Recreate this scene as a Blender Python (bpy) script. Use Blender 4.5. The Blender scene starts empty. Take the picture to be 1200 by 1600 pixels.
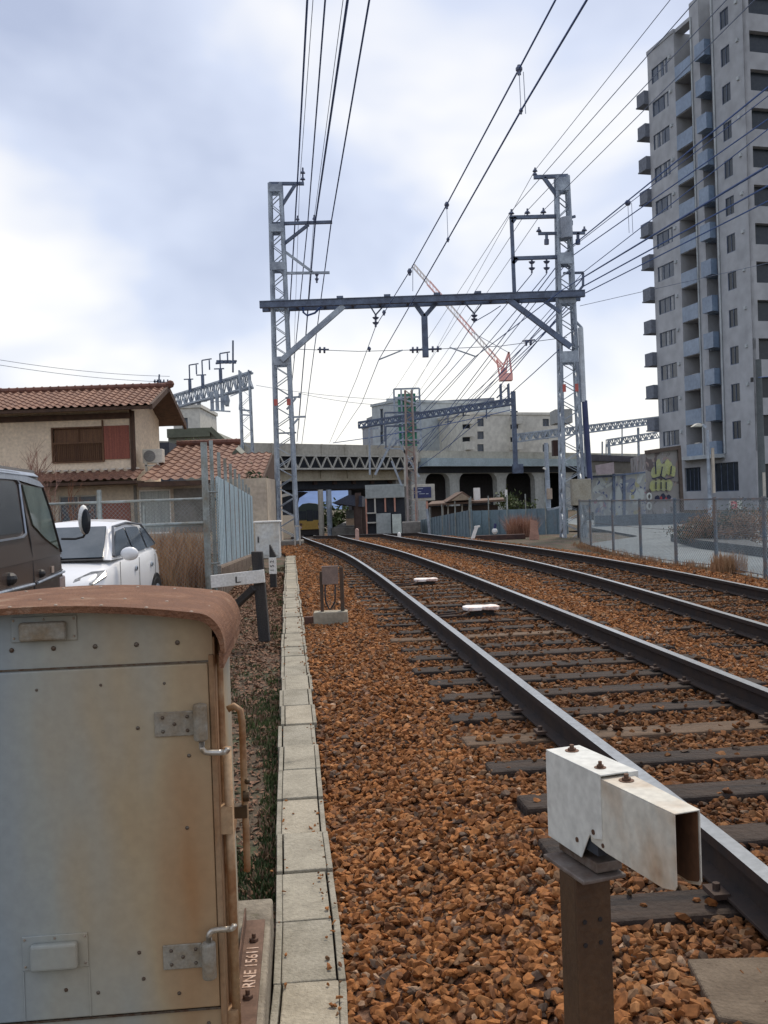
import bpy, math, random
import numpy as np
from mathutils import Vector, Matrix
random.seed(7); np.random.seed(7)
V = Vector
scene = bpy.context.scene
col = scene.collection
rad = math.radians

# ---------------------------------------------------------------- camera
F = 1500.0
CAM = V((0, 0, 1.475))
ROT = Matrix.Rotation(rad(90 - 0.573), 3, 'X') @ Matrix.Rotation(rad(-2.0), 3, 'Z')
cd = bpy.data.cameras.new('camera'); cam = bpy.data.objects.new('camera', cd); col.objects.link(cam)
cam.matrix_world = Matrix.Translation(CAM) @ ROT.to_4x4()
cd.sensor_fit = 'VERTICAL'; cd.sensor_height = 36.0; cd.lens = F / 1600 * 36
cd.clip_start = 0.05; cd.clip_end = 6000
scene.camera = cam

def ray(px, py):
    return ROT @ V(((px - 600) / F, -(py - 800) / F, -1))
def at(px, py, Y):
    d = ray(px, py); return CAM + d * (Y / d.y)
def gp(px, py, z=0.0):
    d = ray(px, py); return CAM + d * ((z - CAM.z) / d.z)
def hz(px, py, z):            # point of a level wire of known height
    return gp(px, py, z)
def onplane(px, py, A, B):    # vertical plane through A, B: returns (distance along, z)
    A = V((A[0], A[1], 0)); B = V((B[0], B[1], 0)); u = (B - A).normalized(); n = V((-u.y, u.x, 0))
    d = ray(px, py); t = (A - CAM).dot(n) / d.dot(n); p = CAM + d * t
    return (p - A).dot(u), p.z

# ---------------------------------------------------------------- sky, sun, exposure
SUN_EL, SUN_AZ = rad(55), rad(22)
w = bpy.data.worlds.new('World'); scene.world = w; w.use_nodes = True
nt = w.node_tree; N = nt.nodes; L = nt.links; N.clear()
def nd(t, **k):
    n = N.new(t)
    for a, b in k.items(): setattr(n, a, b)
    return n
out = nd('ShaderNodeOutputWorld'); bg = nd('ShaderNodeBackground')
sky = nd('ShaderNodeTexSky', sky_type='NISHITA', sun_disc=False, sun_elevation=SUN_EL, sun_rotation=SUN_AZ)
tc = nd('ShaderNodeTexCoord'); mp = nd('ShaderNodeMapping'); mp.inputs['Scale'].default_value = (1.15, 1.15, 1.9)
mp.inputs['Location'].default_value = (0.55, 0.25, 0.1)
n1 = nd('ShaderNodeTexNoise'); n1.inputs['Scale'].default_value = 2.3; n1.inputs['Detail'].default_value = 4; n1.inputs['Roughness'].default_value = .5
n1.inputs['Distortion'].default_value = .25
cr = nd('ShaderNodeValToRGB'); e = cr.color_ramp.elements
e[0].position = .33; e[0].color = (3.9, 4.4, 5.8, 1)
e[1].position = .69; e[1].color = (9.0, 8.75, 8.3, 1)
m = cr.color_ramp.elements.new(.52); m.color = (5.7, 6.2, 7.5, 1)
sep = nd('ShaderNodeSeparateXYZ'); low = nd('ShaderNodeMapRange'); low.inputs[1].default_value = -.02; low.inputs[2].default_value = .33
low.inputs[3].default_value = .2; low.inputs[4].default_value = 0
add = nd('ShaderNodeMath', operation='ADD')
L.new(tc.outputs['Generated'], mp.inputs[0]); L.new(mp.outputs[0], n1.inputs['Vector'])
L.new(tc.outputs['Generated'], sep.inputs[0]); L.new(sep.outputs['Z'], low.inputs[0])
L.new(n1.outputs['Fac'], add.inputs[0]); L.new(low.outputs[0], add.inputs[1]); L.new(add.outputs[0], cr.inputs[0])
mix = nd('ShaderNodeMix', data_type='RGBA'); mix.inputs[0].default_value = .88
L.new(sky.outputs[0], mix.inputs[6]); L.new(cr.outputs[0], mix.inputs[7]); L.new(mix.outputs[2], bg.inputs[0])
bg.inputs[1].default_value = .1; L.new(bg.outputs[0], out.inputs[0])
sd = bpy.data.lights.new('sun', 'SUN'); sd.energy = 2.1; sd.angle = rad(12); sd.color = (1, .88, .72)
so = bpy.data.objects.new('sun', sd); col.objects.link(so)
sdir = V((math.sin(SUN_AZ) * math.cos(SUN_EL), math.cos(SUN_AZ) * math.cos(SUN_EL), math.sin(SUN_EL)))
so.rotation_euler = sdir.to_track_quat('Z', 'Y').to_euler(); so.location = (0, 0, 60)
vs = scene.view_settings; vs.view_transform = 'Standard'; vs.look = 'None'; vs.exposure = 0.36; vs.gamma = 1.0

# ---------------------------------------------------------------- materials
MATS = {}
def mat(name, c, rough=.7, metal=0, c2=None, scale=4, detail=5, bump=0, bscale=None, lo=.4, hi=.62, stretch=(1, 1, 1), spec=.5, c3=None, alpha=None, trans=0, grain=1.0):
    mt = bpy.data.materials.new(name); mt.use_nodes = True
    n, l = mt.node_tree.nodes, mt.node_tree.links; b = n['Principled BSDF']
    b.inputs['Roughness'].default_value = rough; b.inputs['Metallic'].default_value = metal
    b.inputs['Specular IOR Level'].default_value = spec; b.inputs['Base Color'].default_value = (*c, 1)
    t = n.new('ShaderNodeTexCoord'); mpp = n.new('ShaderNodeMapping'); mpp.inputs['Scale'].default_value = stretch
    l.new(t.outputs['Object'], mpp.inputs[0])
    nz = n.new('ShaderNodeTexNoise'); nz.inputs['Scale'].default_value = scale; nz.inputs['Detail'].default_value = detail
    nz.inputs['Roughness'].default_value = .62; l.new(mpp.outputs[0], nz.inputs['Vector'])
    if c2 is None: c2 = tuple(x * .8 for x in c)
    r = n.new('ShaderNodeValToRGB'); r.color_ramp.elements[0].position = lo; r.color_ramp.elements[1].position = hi
    r.color_ramp.elements[0].color = (*c, 1); r.color_ramp.elements[1].color = (*c2, 1)
    if c3:
        q = r.color_ramp.elements.new(min(.99, hi + .12)); q.color = (*c3, 1)
    l.new(nz.outputs['Fac'], r.inputs[0]); last = r.outputs[0]
    # a second, finer grain
    nf = n.new('ShaderNodeTexNoise'); nf.inputs['Scale'].default_value = scale * 9; nf.inputs['Detail'].default_value = 4
    l.new(t.outputs['Object'], nf.inputs['Vector'])
    mr = n.new('ShaderNodeMapRange'); mr.inputs[1].default_value = .3; mr.inputs[2].default_value = .7; mr.inputs[3].default_value = 1 - .16 * grain; mr.inputs[4].default_value = 1 + .12 * grain
    l.new(nf.outputs['Fac'], mr.inputs[0])
    mx = n.new('ShaderNodeMix'); mx.data_type = 'RGBA'; mx.blend_type = 'MULTIPLY'; mx.inputs[0].default_value = 1
    l.new(last, mx.inputs[6]); l.new(mr.outputs[0], mx.inputs[7]); l.new(mx.outputs[2], b.inputs['Base Color'])
    rr = n.new('ShaderNodeMapRange'); rr.inputs[3].default_value = max(.02, rough - .1 * grain); rr.inputs[4].default_value = min(1, rough + .12 * grain)
    l.new(nz.outputs['Fac'], rr.inputs[0]); l.new(rr.outputs[0], b.inputs['Roughness'])
    if bump:
        bn = n.new('ShaderNodeTexNoise'); bn.inputs['Scale'].default_value = bscale or scale * 6; bn.inputs['Detail'].default_value = 6
        l.new(t.outputs['Object'], bn.inputs['Vector'])
        bp = n.new('ShaderNodeBump'); bp.inputs['Strength'].default_value = min(1, bump); bp.inputs['Distance'].default_value = .02 * max(1, bump)
        l.new(bn.outputs['Fac'], bp.inputs['Height']); l.new(bp.outputs[0], b.inputs['Normal'])
    if trans: b.inputs['Transmission Weight'].default_value = trans
    if alpha is not None: b.inputs['Alpha'].default_value = alpha
    MATS[name] = mt; return mt

steel = mat('galvanised_steel', (.40, .46, .52), .55, .3, c2=(.24, .28, .34), scale=1.5)
steel_dark = mat('dark_steel', (.13, .17, .25), .55, .2, c2=(.08, .10, .15), scale=2)
steel_rust = mat('rust_stained_steel', (.22, .20, .18), .7, .2, c2=(.16, .09, .05), scale=1.2)
red_paint = mat('red_band_paint', (.5, .12, .1), .6)
wire_m = mat('wire_blue_grey', (.05, .11, .30), .6, .0)
wire_thin = mat('thin_wire_grey', (.13, .17, .26), .6, .0)
insul = mat('insulator_glaze', (.09, .11, .18), .25)
white_ins = mat('white_insulator', (.6, .62, .65), .3)
concrete = mat('old_concrete', (.37, .335, .26), .92, c2=(.28, .25, .19), scale=3, bump=.35, c3=(.20, .18, .15))
concrete_d = mat('dark_concrete', (.24, .23, .21), .92, c2=(.15, .145, .13), scale=1.4, bump=.3)
concrete_l = mat('pale_concrete', (.45, .43, .37), .9, c2=(.35, .33, .28), scale=.5, bump=.2, stretch=(1, 1, .25))
lid_m = mat('trough_lid_concrete', (.35, .32, .25), .93, c2=(.27, .245, .19), scale=5, bump=.5, bscale=90, c3=(.15, .14, .11))
white_paint = mat('white_paint', (.82, .82, .79), .55, c2=(.72, .71, .66), scale=5)
black_wood = mat('tarred_wood', (.028, .027, .028), .75, c2=(.05, .045, .04), scale=12, stretch=(1, 1, .15), bump=.5)
glass_d = mat('dark_glass', (.02, .028, .04), .25, c2=(.03, .04, .05), spec=.35, grain=.2)
glass_m = mat('window_glass', (.03, .045, .07), .15, c2=(.07, .09, .12), scale=.7, spec=.45, grain=.3)
black = mat('black_plastic', (.02, .02, .022), .5)
shade_dark = mat('painted_dark_shade', (.03, .035, .045), .9)  # near-black colour stands in for shade inside openings and beneath things

# ---------------------------------------------------------------- mesh builder and tags
class Frame:
    def __init__(s, o, u, v=None):
        s.o = V(o); s.u = V((u[0], u[1], 0)).normalized(); s.v = V((-s.u.y, s.u.x, 0)) if v is None else V(v); s.z = V((0, 0, 1))
    def p(s, a, b, c): return s.o + s.u * a + s.v * b + s.z * c
W0 = Frame((0, 0, 0), (1, 0))
class MB:
    def __init__(s): s.v = []; s.f = []; s.m = []; s.k = 0
    def add(s, vs, fs, m=None):
        n = len(s.v); s.v += [tuple(x) for x in vs]; s.f += [tuple(n + i for i in f) for f in fs]; s.m += [s.k if m is None else m] * len(fs)
    def hexa(s, p):   # 8 points: bottom 4, top 4
        s.add(p, [(3, 2, 1, 0), (4, 5, 6, 7), (0, 1, 5, 4), (1, 2, 6, 5), (2, 3, 7, 6), (3, 0, 4, 7)])
    def fb(s, F, a0, a1, b0, b1, c0, c1):
        s.hexa([F.p(a0, b0, c0), F.p(a1, b0, c0), F.p(a1, b1, c0), F.p(a0, b1, c0), F.p(a0, b0, c1), F.p(a1, b0, c1), F.p(a1, b1, c1), F.p(a0, b1, c1)])
    def box(s, *a): s.fb(W0, *a)
    def bar(s, p, q, w, h=None, up=V((0, 0, 1))):
        p = V(p); q = V(q); h = h or w; d = (q - p)
        if d.length < 1e-6: return
        d.normalize()
        x = d.cross(up)
        if x.length < .01: x = d.cross(V((0, 1, 0)))
        x.normalize(); y = x.cross(d); x *= w / 2; y *= h / 2
        s.hexa([p - x - y, p + x - y, p + x + y, p - x + y, q - x - y, q + x - y, q + x + y, q - x + y])
    def tube(s, p, q, r, r2=None, n=8):
        s.path([p, q], r, n, r2)
    def path(s, pts, r, n=6, r2=None):
        pts = [V(p) for p in pts]; rings = []; N = len(pts); px = None
        for i, p in enumerate(pts):
            d = (pts[min(i + 1, N - 1)] - pts[max(i - 1, 0)]).normalized()
            x = d.cross(V((0, 0, 1))) if px is None else px - d * px.dot(d)
            if x.length < .05: x = d.cross(V((0, 1, 0)))
            x.normalize(); px = x; y = d.cross(x); rr = r if r2 is None else r + (r2 - r) * i / (N - 1)
            rings.append([p + (x * math.cos(2 * math.pi * k / n) + y * math.sin(2 * math.pi * k / n)) * rr for k in range(n)])
        vs = [q for g in rings for q in g]; fs = []
        for i in range(N - 1):
            for k in range(n):
                a = i * n + k; b = i * n + (k + 1) % n; fs.append((a, b, b + n, a + n))
        fs.append(tuple(range(n))[::-1]); fs.append(tuple((N - 1) * n + k for k in range(n)))
        s.add(vs, fs)
    def prism(s, poly, vec):
        n = len(poly); P = [V(p) for p in poly]; Q = [p + V(vec) for p in P]
        s.add(P + Q, [tuple(range(n))[::-1], tuple(range(n, 2 * n))] + [(i, (i + 1) % n, (i + 1) % n + n, i + n) for i in range(n)])
    def sph(s, c, r, n=8, sz=(1, 1, 1)):
        c = V(c); vs = [c + V((0, 0, -r * sz[2]))]; fs = []; K = max(3, n // 2)
        for i in range(1, K):
            t = math.pi * i / K
            for k in range(n): vs.append(c + V((math.sin(t) * math.cos(2 * math.pi * k / n) * sz[0], math.sin(t) * math.sin(2 * math.pi * k / n) * sz[1], -math.cos(t) * sz[2])) * r)
        vs.append(c + V((0, 0, r * sz[2]))); T = len(vs) - 1
        for k in range(n):
            fs.append((0, 1 + (k + 1) % n, 1 + k)); fs.append((T, T - n + k, T - n + (k + 1) % n))
            for i in range(K - 2):
                a = 1 + i * n + k; b = 1 + i * n + (k + 1) % n; fs.append((a, b, b + n, a + n))
        s.add(vs, fs)
    def wall(s, F, a0, a1, c0, c1, holes, depth=.15):   # wall face in F's u-z plane (v=0, facing -v), with openings
        xs = sorted({a0, a1, *[h[0] for h in holes], *[h[1] for h in holes]}); zs = sorted({c0, c1, *[h[2] for h in holes], *[h[3] for h in holes]})
        for i in range(len(xs) - 1):
            for j in range(len(zs) - 1):
                cx, cz = (xs[i] + xs[i + 1]) / 2, (zs[j] + zs[j + 1]) / 2
                if any(h[0] < cx < h[1] and h[2] < cz < h[3] for h in holes): continue
                s.add([F.p(xs[i], 0, zs[j]), F.p(xs[i + 1], 0, zs[j]), F.p(xs[i + 1], 0, zs[j + 1]), F.p(xs[i], 0, zs[j + 1])], [(0, 1, 2, 3)])
        for h in holes:
            x0, x1, z0, z1 = h[:4]
            A = [F.p(x0, 0, z0), F.p(x1, 0, z0), F.p(x1, 0, z1), F.p(x0, 0, z1)]; B = [F.p(x0, depth, z0), F.p(x1, depth, z0), F.p(x1, depth, z1), F.p(x0, depth, z1)]
            s.add(A + B, [(0, 4, 5, 1), (1, 5, 6, 2), (2, 6, 7, 3), (3, 7, 4, 0)])
    def build(s, name, mt, parent=None, bevel=0, smooth=False, label=None, cat=None, group=None, kind=None, origin=None, seg=2):
        if parent is not None: o0 = parent_loc(parent)
        elif origin is not None: o0 = V(origin)
        else:
            a = np.array(s.v); o0 = V(((a[:, 0].min() + a[:, 0].max()) / 2, (a[:, 1].min() + a[:, 1].max()) / 2, a[:, 2].min()))
        me = bpy.data.meshes.new(name)
        me.from_pydata([(x[0] - o0.x, x[1] - o0.y, x[2] - o0.z) for x in s.v], [], s.f)
        ms = mt if isinstance(mt, (list, tuple)) else [mt]
        for q in ms: me.materials.append(q)
        if len(ms) > 1: me.polygons.foreach_set('material_index', s.m)
        if smooth: me.polygons.foreach_set('use_smooth', [True] * len(me.polygons))
        me.update(); o = bpy.data.objects.new(name, me); col.objects.link(o)
        if parent is not None: o.parent = parent
        else: o.location = o0
        o['_loc'] = list(o0)
        if bevel:
            bm_ = o.modifiers.new('bevel', 'BEVEL'); bm_.width = bevel; bm_.segments = seg; bm_.limit_method = 'ANGLE'; bm_.angle_limit = rad(35)
        tag(o, label, cat, group, kind); return o
def parent_loc(p): return V(p['_loc'])
def tag(o, label=None, cat=None, group=None, kind=None):
    if label: o['label'] = label
    if cat: o['category'] = cat
    if group: o['group'] = group
    if kind: o['kind'] = kind
def thing(name, loc, label, cat, group=None):
    o = bpy.data.objects.new(name, None); col.objects.link(o); o.location = loc; o.empty_display_size = .2
    o['_loc'] = list(loc); tag(o, label, cat, group); return o
def children(o): return [c for c in bpy.data.objects if c.parent == o]
def copy_thing(o, loc, rz=0, label=None, sc=None):
    c = o.copy(); col.objects.link(c); c.location = loc; c.rotation_euler = (0, 0, rz); c['_loc'] = list(loc)
    if sc: c.scale = sc
    if label: c['label'] = label
    for ch in children(o):
        d = ch.copy(); col.objects.link(d); d.parent = c
        for g in children(ch):
            e = g.copy(); col.objects.link(e); e.parent = d
    return c
def text(body, size, mt, origin, ux, uz, parent=None, name='lettering', depth=.003, align='LEFT', offs=0, sx=1):
    cu = bpy.data.curves.new(name, 'FONT'); cu.body = body; cu.size = size; cu.extrude = depth; cu.align_x = align; cu.offset = offs; cu.resolution_u = 2
    t = bpy.data.objects.new('tmp', cu); col.objects.link(t)
    dg = bpy.context.evaluated_depsgraph_get(); me = bpy.data.meshes.new_from_object(t.evaluated_get(dg)); bpy.data.objects.remove(t)
    X = V(ux).normalized(); Z = V(uz).normalized(); Yn = X.cross(Z)
    M = Matrix((X * sx, Z, -Yn * -1)).transposed().to_4x4()   # glyph x, y, thickness
    mb = MB(); mb.add([V(origin) + M.to_3x3() @ v.co for v in me.vertices], [tuple(p.vertices) for p in me.polygons])
    return mb.build(name, mt, parent)

def sst(x, a, b):
    t = np.clip((np.asarray(x, float) - a) / (b - a), 0, 1); return t * t * (3 - 2 * t)

# ---------------------------------------------------------------- track alignments (metres, forward = Y)
C1 = [(-8, 1.95), (-2, 2.0), (3.2, 1.95), (6, 1.69), (8.1, 1.49), (12.2, 1.09), (18, .50), (25, -.34), (31, -1.3), (36, -2.15), (50, -4.1), (70, -5.9), (90, -7.35), (113, -8.75), (150, -11)]
C2 = [(-8, 4.5), (-2, 4.5), (3, 4.48), (6, 4.42), (9, 4.28), (12.2, 4.15), (15.8, 3.96), (19.1, 3.68), (24.4, 3.05), (28, 2.45), (36, 1.1), (50, -.8), (70, -2.6), (90, -4.05), (113, -5.4), (150, -7.7)]
def spline(P):
    y = np.array([p[0] for p in P], float); x = np.array([p[1] for p in P], float)
    d = np.gradient(x, y)
    def f(t):
        t = np.asarray(t, float); i = np.clip(np.searchsorted(y, t) - 1, 0, len(y) - 2)
        h = y[i + 1] - y[i]; s = (t - y[i]) / h
        return (2 * s**3 - 3 * s**2 + 1) * x[i] + (s**3 - 2 * s**2 + s) * h * d[i] + (-2 * s**3 + 3 * s**2) * x[i + 1] + (s**3 - s**2) * h * d[i + 1]
    return f
c1, c2 = spline(C1), spline(C2)
RAILTOP = .195
def fall(Y): return -.031 * np.clip(np.asarray(Y, float) - 39, 0, 76)
TP = [(480, 1600, -.22), (484, 1500, -.22), (471, 1300, -.21), (467, 1160, -.14), (461, 1050, -.02), (459.5, 1000, .02), (456, 930, .05), (455, 900, .06), (453.5, 870, .06)]
tp = [gp(*q) for q in TP]; tp = [tp[0] + (tp[0] - tp[1]) * 3.5] + tp
tY = [p.y for p in tp]; tX = [p.x for p in tp]; tZ = [p.z for p in tp]
def tc_(y): return float(np.interp(y, tY, tX)), float(np.interp(y, tY, tZ))
def xl(Y): return np.where(np.asarray(Y, float) < 26, np.interp(Y, tY, tX) + .13, c1(Y) - 2.06)
def gz(X, Y):
    X = np.asarray(X, float); Y = np.asarray(Y, float)
    dip = -.26 * (1 - sst(X - xl(np.clip(Y, -8, 150)), .05, .95)) * (1 - sst(Y, 4.6, 9.5))
    f = fall(Y) * (1 - sst(X, 13, 19)) * sst(X, -60, -40)
    return dip + f

# ground sheet to the horizon
ground_m = mat('bare_earth_and_moss', (.125, .075, .05), .95, c2=(.075, .058, .035), scale=1.7, bump=.8, bscale=40, c3=(.042, .06, .022), lo=.36, hi=.52)
def grid(name, xs, ys, zf, mt, dz=0, **kw):
    XX, YY = np.meshgrid(xs, ys); Z = zf(XX, YY) + dz; n, m = XX.shape
    mb = MB(); mb.v = list(zip(XX.ravel().tolist(), YY.ravel().tolist(), Z.ravel().tolist()))
    mb.f = [(i * m + j, i * m + j + 1, (i + 1) * m + j + 1, (i + 1) * m + j) for i in range(n - 1) for j in range(m - 1)]; mb.m = [0] * len(mb.f)
    return mb.build(name, mt, smooth=True, kind='structure', origin=(0, 0, 0), **kw)
ys = np.r_[-2500, -600, -60, np.linspace(-6, 12, 61), np.linspace(12.6, 42, 50), np.linspace(43, 120, 40), 150, 300, 900, 4000]
xs = np.r_[-3000, -700, -150, np.linspace(-62, -14, 17), np.linspace(-13, -3, 14), np.linspace(-2.9, 3, 50), np.linspace(3.2, 24, 40), 60, 150, 700, 3000]
grid('ground', xs, ys, gz, ground_m, dz=-.075)

# ballast sheet
bal_m = mat('ballast_bed', (.16, .066, .026), .97, c2=(.08, .036, .018), scale=9, bump=1.6, bscale=26, c3=(.27, .15, .09), lo=.38, hi=.55)
ysb = np.r_[np.linspace(-5, 12, 90), np.linspace(12.2, 60, 160), np.linspace(61, 125, 40)]
T = np.linspace(0, 1, 60)
XLb = xl(ysb) + .0; XRb = c2(ysb) + 2.2
XX = XLb[:, None] + (XRb - XLb)[:, None] * T; YY = np.repeat(ysb[:, None], 60, 1)
ZZ = gz(XX, YY) + .012 * np.sin(XX * 9) * np.sin(YY * 7) - .012
ZZ[:, -1] -= .25; ZZ[:, -2] -= .06
mb = MB(); mb.v = list(zip(XX.ravel().tolist(), YY.ravel().tolist(), ZZ.ravel().tolist())); n_, m_ = XX.shape
mb.f = [(i * m_ + j, i * m_ + j + 1, (i + 1) * m_ + j + 1, (i + 1) * m_ + j) for i in range(n_ - 1) for j in range(m_ - 1)]; mb.m = [0] * len(mb.f)
mb.build('ballast_bed', bal_m, kind='structure', smooth=True, origin=(0, 0, 0))

# ---------------------------------------------------------------- tracks
rail_side = mat('rail_rusty_side', (.032, .018, .012), .9, .0, c2=(.020, .014, .013), scale=6)
rail_top = mat('rail_running_surface', (.33, .36, .39), .36, .8, c2=(.24, .26, .29), scale=3, stretch=(1, .2, 1))
sleeper_m = mat('creosoted_sleeper', (.042, .026, .017), .92, c2=(.020, .015, .013), scale=5, stretch=(.3, 2.5, 2.5), bump=.8, bscale=30)
sleeper_y = mat('weathered_sleeper', (.135, .085, .05), .9, c2=(.085, .055, .034), scale=5, stretch=(.3, 2.5, 2.5), bump=.8, bscale=30)
clip_m = mat('rail_fastening_iron', (.07, .045, .035), .8, .2)
def heading(c, Y):
    d = (float(c(Y + .2)) - float(c(Y - .2))) / .4; return V((d, 1, 0)).normalized()
RP = [(-.0325, .195), (.0325, .195), (.0325, .158), (.009, .146), (.009, .066), (.0675, .052), (.0675, .042), (-.0675, .042), (-.0675, .052), (-.009, .066), (-.009, .146), (-.0325, .158)]
SLEEP = []
def track(c, label, y0, y1, ylast):
    root = thing('railway_track', (float(c(0)), 0, 0), label, 'railway track', 'ballasted railway tracks side by side')
    Ys = np.r_[np.arange(-6, 40, .5), np.arange(40, 124, 2)]
    for sgn in (-1, 1):
        mb = MB(); ring = []
        for Y in Ys:
            h = heading(c, Y); nrm = V((h.y, -h.x, 0)); o = V((float(c(Y)), Y, float(fall(Y)))) + nrm * sgn * .7175
            ring.append([o + nrm * a + V((0, 0, b)) for a, b in RP])
        k = len(RP); vs_ = [p for r in ring for p in r]; fs_ = []; ms_ = []
        for i in range(len(ring) - 1):
            for j in range(k):
                a, b = i * k + j, i * k + (j + 1) % k; fs_.append((a, b, b + k, a + k)); ms_.append(1 if j == 0 else 0)
        mb.add(vs_, fs_); mb.m = ms_
        mb.build('rail', [rail_side, rail_top], root)
    i = 0; rest = MB(); Y = y0; fast = MB(); cnt = 0
    while Y < ylast:
        yy = Y + random.uniform(-.03, .03); h = heading(c, yy); a_ = random.uniform(-.012, .012); h = V((h.x + a_, h.y, 0)).normalized()
        Fr = Frame((float(c(yy)), yy, float(fall(yy))), (h.y, -h.x)); L2_ = 1.25 + random.uniform(-.05, .05)
        sh = random.uniform(-.04, .04); wv = .11 + random.uniform(-.008, .008); yel = random.random() < .14
        mbs = MB() if yy < y1 else rest
        mbs.fb(Fr, -L2_ + sh, L2_ + sh, -wv, wv, -.12, .030 + random.uniform(-.006, .006))
        SLEEP.append((Fr.o.x, Fr.o.y, Fr.u.x, Fr.u.y, L2_, wv))
        if yy < y1: mbs.build('sleeper', sleeper_y if yel else sleeper_m, root, bevel=.016)
        if yy < 20:
            for sg in (-1, 1):
                for e in (-1, 1):
                    x = sg * .7175 + e * .085
                    fast.fb(Fr, x - .03, x + .03, -.05, .05, .043, .062); fast.tube(Fr.p(x, 0, .06), Fr.p(x, 0, .085), .014, n=6)
        Y += .61; cnt += 1
    r = rest.build('sleeper', sleeper_m, root); r['kind'] = 'stuff'
    fo = fast.build('rail_fastenings', clip_m, root); fo['kind'] = 'stuff'
    return root
track(c1, 'curving railway track nearest the concrete cable trough, with two white beacons between its rails', 3.47, 44, 110)
track(c2, 'railway track on the right, running close beside the wire mesh fence of the parking area', .55, 44, 110)
SL = np.array(SLEEP)

# ---------------------------------------------------------------- stones of the ballast
def hull(npts, rg):
    import bmesh
    p = rg.normal(size=(npts, 3)); p /= np.linalg.norm(p, axis=1)[:, None]; p *= rg.uniform(.78, 1.0, (npts, 1)); p *= rg.uniform([.85, .6, .45], [1.35, 1.0, .8])
    bm = bmesh.new(); [bm.verts.new(q) for q in p]; r_ = bmesh.ops.convex_hull(bm, input=bm.verts)
    bm.verts.ensure_lookup_table(); bmesh.ops.delete(bm, geom=[v for v in bm.verts if not v.link_faces], context='VERTS'); bmesh.ops.triangulate(bm, faces=bm.faces); bm.verts.index_update()
    v = np.array([x.co[:] for x in bm.verts]); f = np.array([[q.index for q in g.verts] for g in bm.faces]); bm.free(); return v, f
def rocks(name, P, size, sub, mt, pal, label=None):
    rg = np.random.default_rng(5 + sub); SH = [hull({2: 15, 1: 11}[sub] + int(rg.integers(-2, 3)), rg) for _ in range(16)]; n = len(P)
    kk = np.random.randint(0, 16, n); th = np.random.uniform(0, 2 * np.pi, n); tl = np.random.normal(0, .5, n); tx = np.random.normal(0, .4, n)
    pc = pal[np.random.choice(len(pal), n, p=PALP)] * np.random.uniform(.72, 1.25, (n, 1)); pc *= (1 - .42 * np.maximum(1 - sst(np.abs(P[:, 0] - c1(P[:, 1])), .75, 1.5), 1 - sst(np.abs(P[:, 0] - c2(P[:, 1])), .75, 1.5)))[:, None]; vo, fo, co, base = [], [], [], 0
    for k, (bv, bf) in enumerate(SH):
        i = np.where(kk == k)[0]; m = len(i)
        if not m: continue
        vv = bv[None] * size[i, None, None]; c, s = np.cos(th[i])[:, None], np.sin(th[i])[:, None]; ct, st = np.cos(tl[i])[:, None], np.sin(tl[i])[:, None]; cx, sx = np.cos(tx[i])[:, None], np.sin(tx[i])[:, None]
        x = vv[:, :, 0]; y = vv[:, :, 1] * ct - vv[:, :, 2] * st; z = vv[:, :, 1] * st + vv[:, :, 2] * ct; x, z = x * cx + z * sx, -x * sx + z * cx
        vv = np.stack([x * c - y * s, x * s + y * c, z], 2) + P[i][:, None, :]; nv = len(bv)
        vo.append(vv.reshape(-1, 3)); fo.append((bf[None] + (base + np.arange(m) * nv)[:, None, None]).reshape(-1, 3)); co.append(np.repeat(pc[i], nv, 0)); base += m * nv
    vo, fo, co = np.concatenate(vo), np.concatenate(fo), np.concatenate(co)
    me = bpy.data.meshes.new(name); me.vertices.add(len(vo)); me.vertices.foreach_set('co', vo.reshape(-1).astype(np.float32))
    me.loops.add(len(fo) * 3); me.loops.foreach_set('vertex_index', fo.reshape(-1).astype(np.int32))
    me.polygons.add(len(fo)); me.polygons.foreach_set('loop_start', np.arange(0, len(fo) * 3, 3, dtype=np.int32)); me.update(calc_edges=True)
    ca = np.ones((len(vo), 4), np.float32); ca[:, :3] = co
    at_ = me.attributes.new('stone', 'FLOAT_COLOR', 'POINT'); at_.data.foreach_set('color', ca.reshape(-1))
    me.polygons.foreach_set('use_smooth', np.zeros(len(fo), bool))
    me.materials.append(mt); o = bpy.data.objects.new(name, me); col.objects.link(o); tag(o, label, None, None, 'stuff'); return o
st_m = bpy.data.materials.new('ballast_stone'); st_m.use_nodes = True
n, l = st_m.node_tree.nodes, st_m.node_tree.links; b = n['Principled BSDF']; b.inputs['Roughness'].default_value = .88; b.inputs['Specular IOR Level'].default_value = .3
a = n.new('ShaderNodeAttribute'); a.attribute_name = 'stone'; t = n.new('ShaderNodeTexCoord'); z = n.new('ShaderNodeTexNoise'); z.inputs['Scale'].default_value = 60; l.new(t.outputs['Object'], z.inputs['Vector'])
r = n.new('ShaderNodeMapRange'); r.inputs[1].default_value = .3; r.inputs[2].default_value = .7; r.inputs[3].default_value = .65; r.inputs[4].default_value = 1.25; l.new(z.outputs['Fac'], r.inputs[0])
mx = n.new('ShaderNodeMix'); mx.data_type = 'RGBA'; mx.blend_type = 'MULTIPLY'; mx.inputs[0].default_value = 1; l.new(a.outputs['Color'], mx.inputs[6]); l.new(r.outputs[0], mx.inputs[7]); l.new(mx.outputs[2], b.inputs['Base Color'])
PAL = np.array([(.31, .125, .038), (.26, .103, .033), (.36, .165, .062), (.165, .072, .030), (.22, .125, .065), (.42, .28, .18), (.125, .085, .06)])
PALP = [.30, .26, .13, .14, .11, .02, .04]
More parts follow.
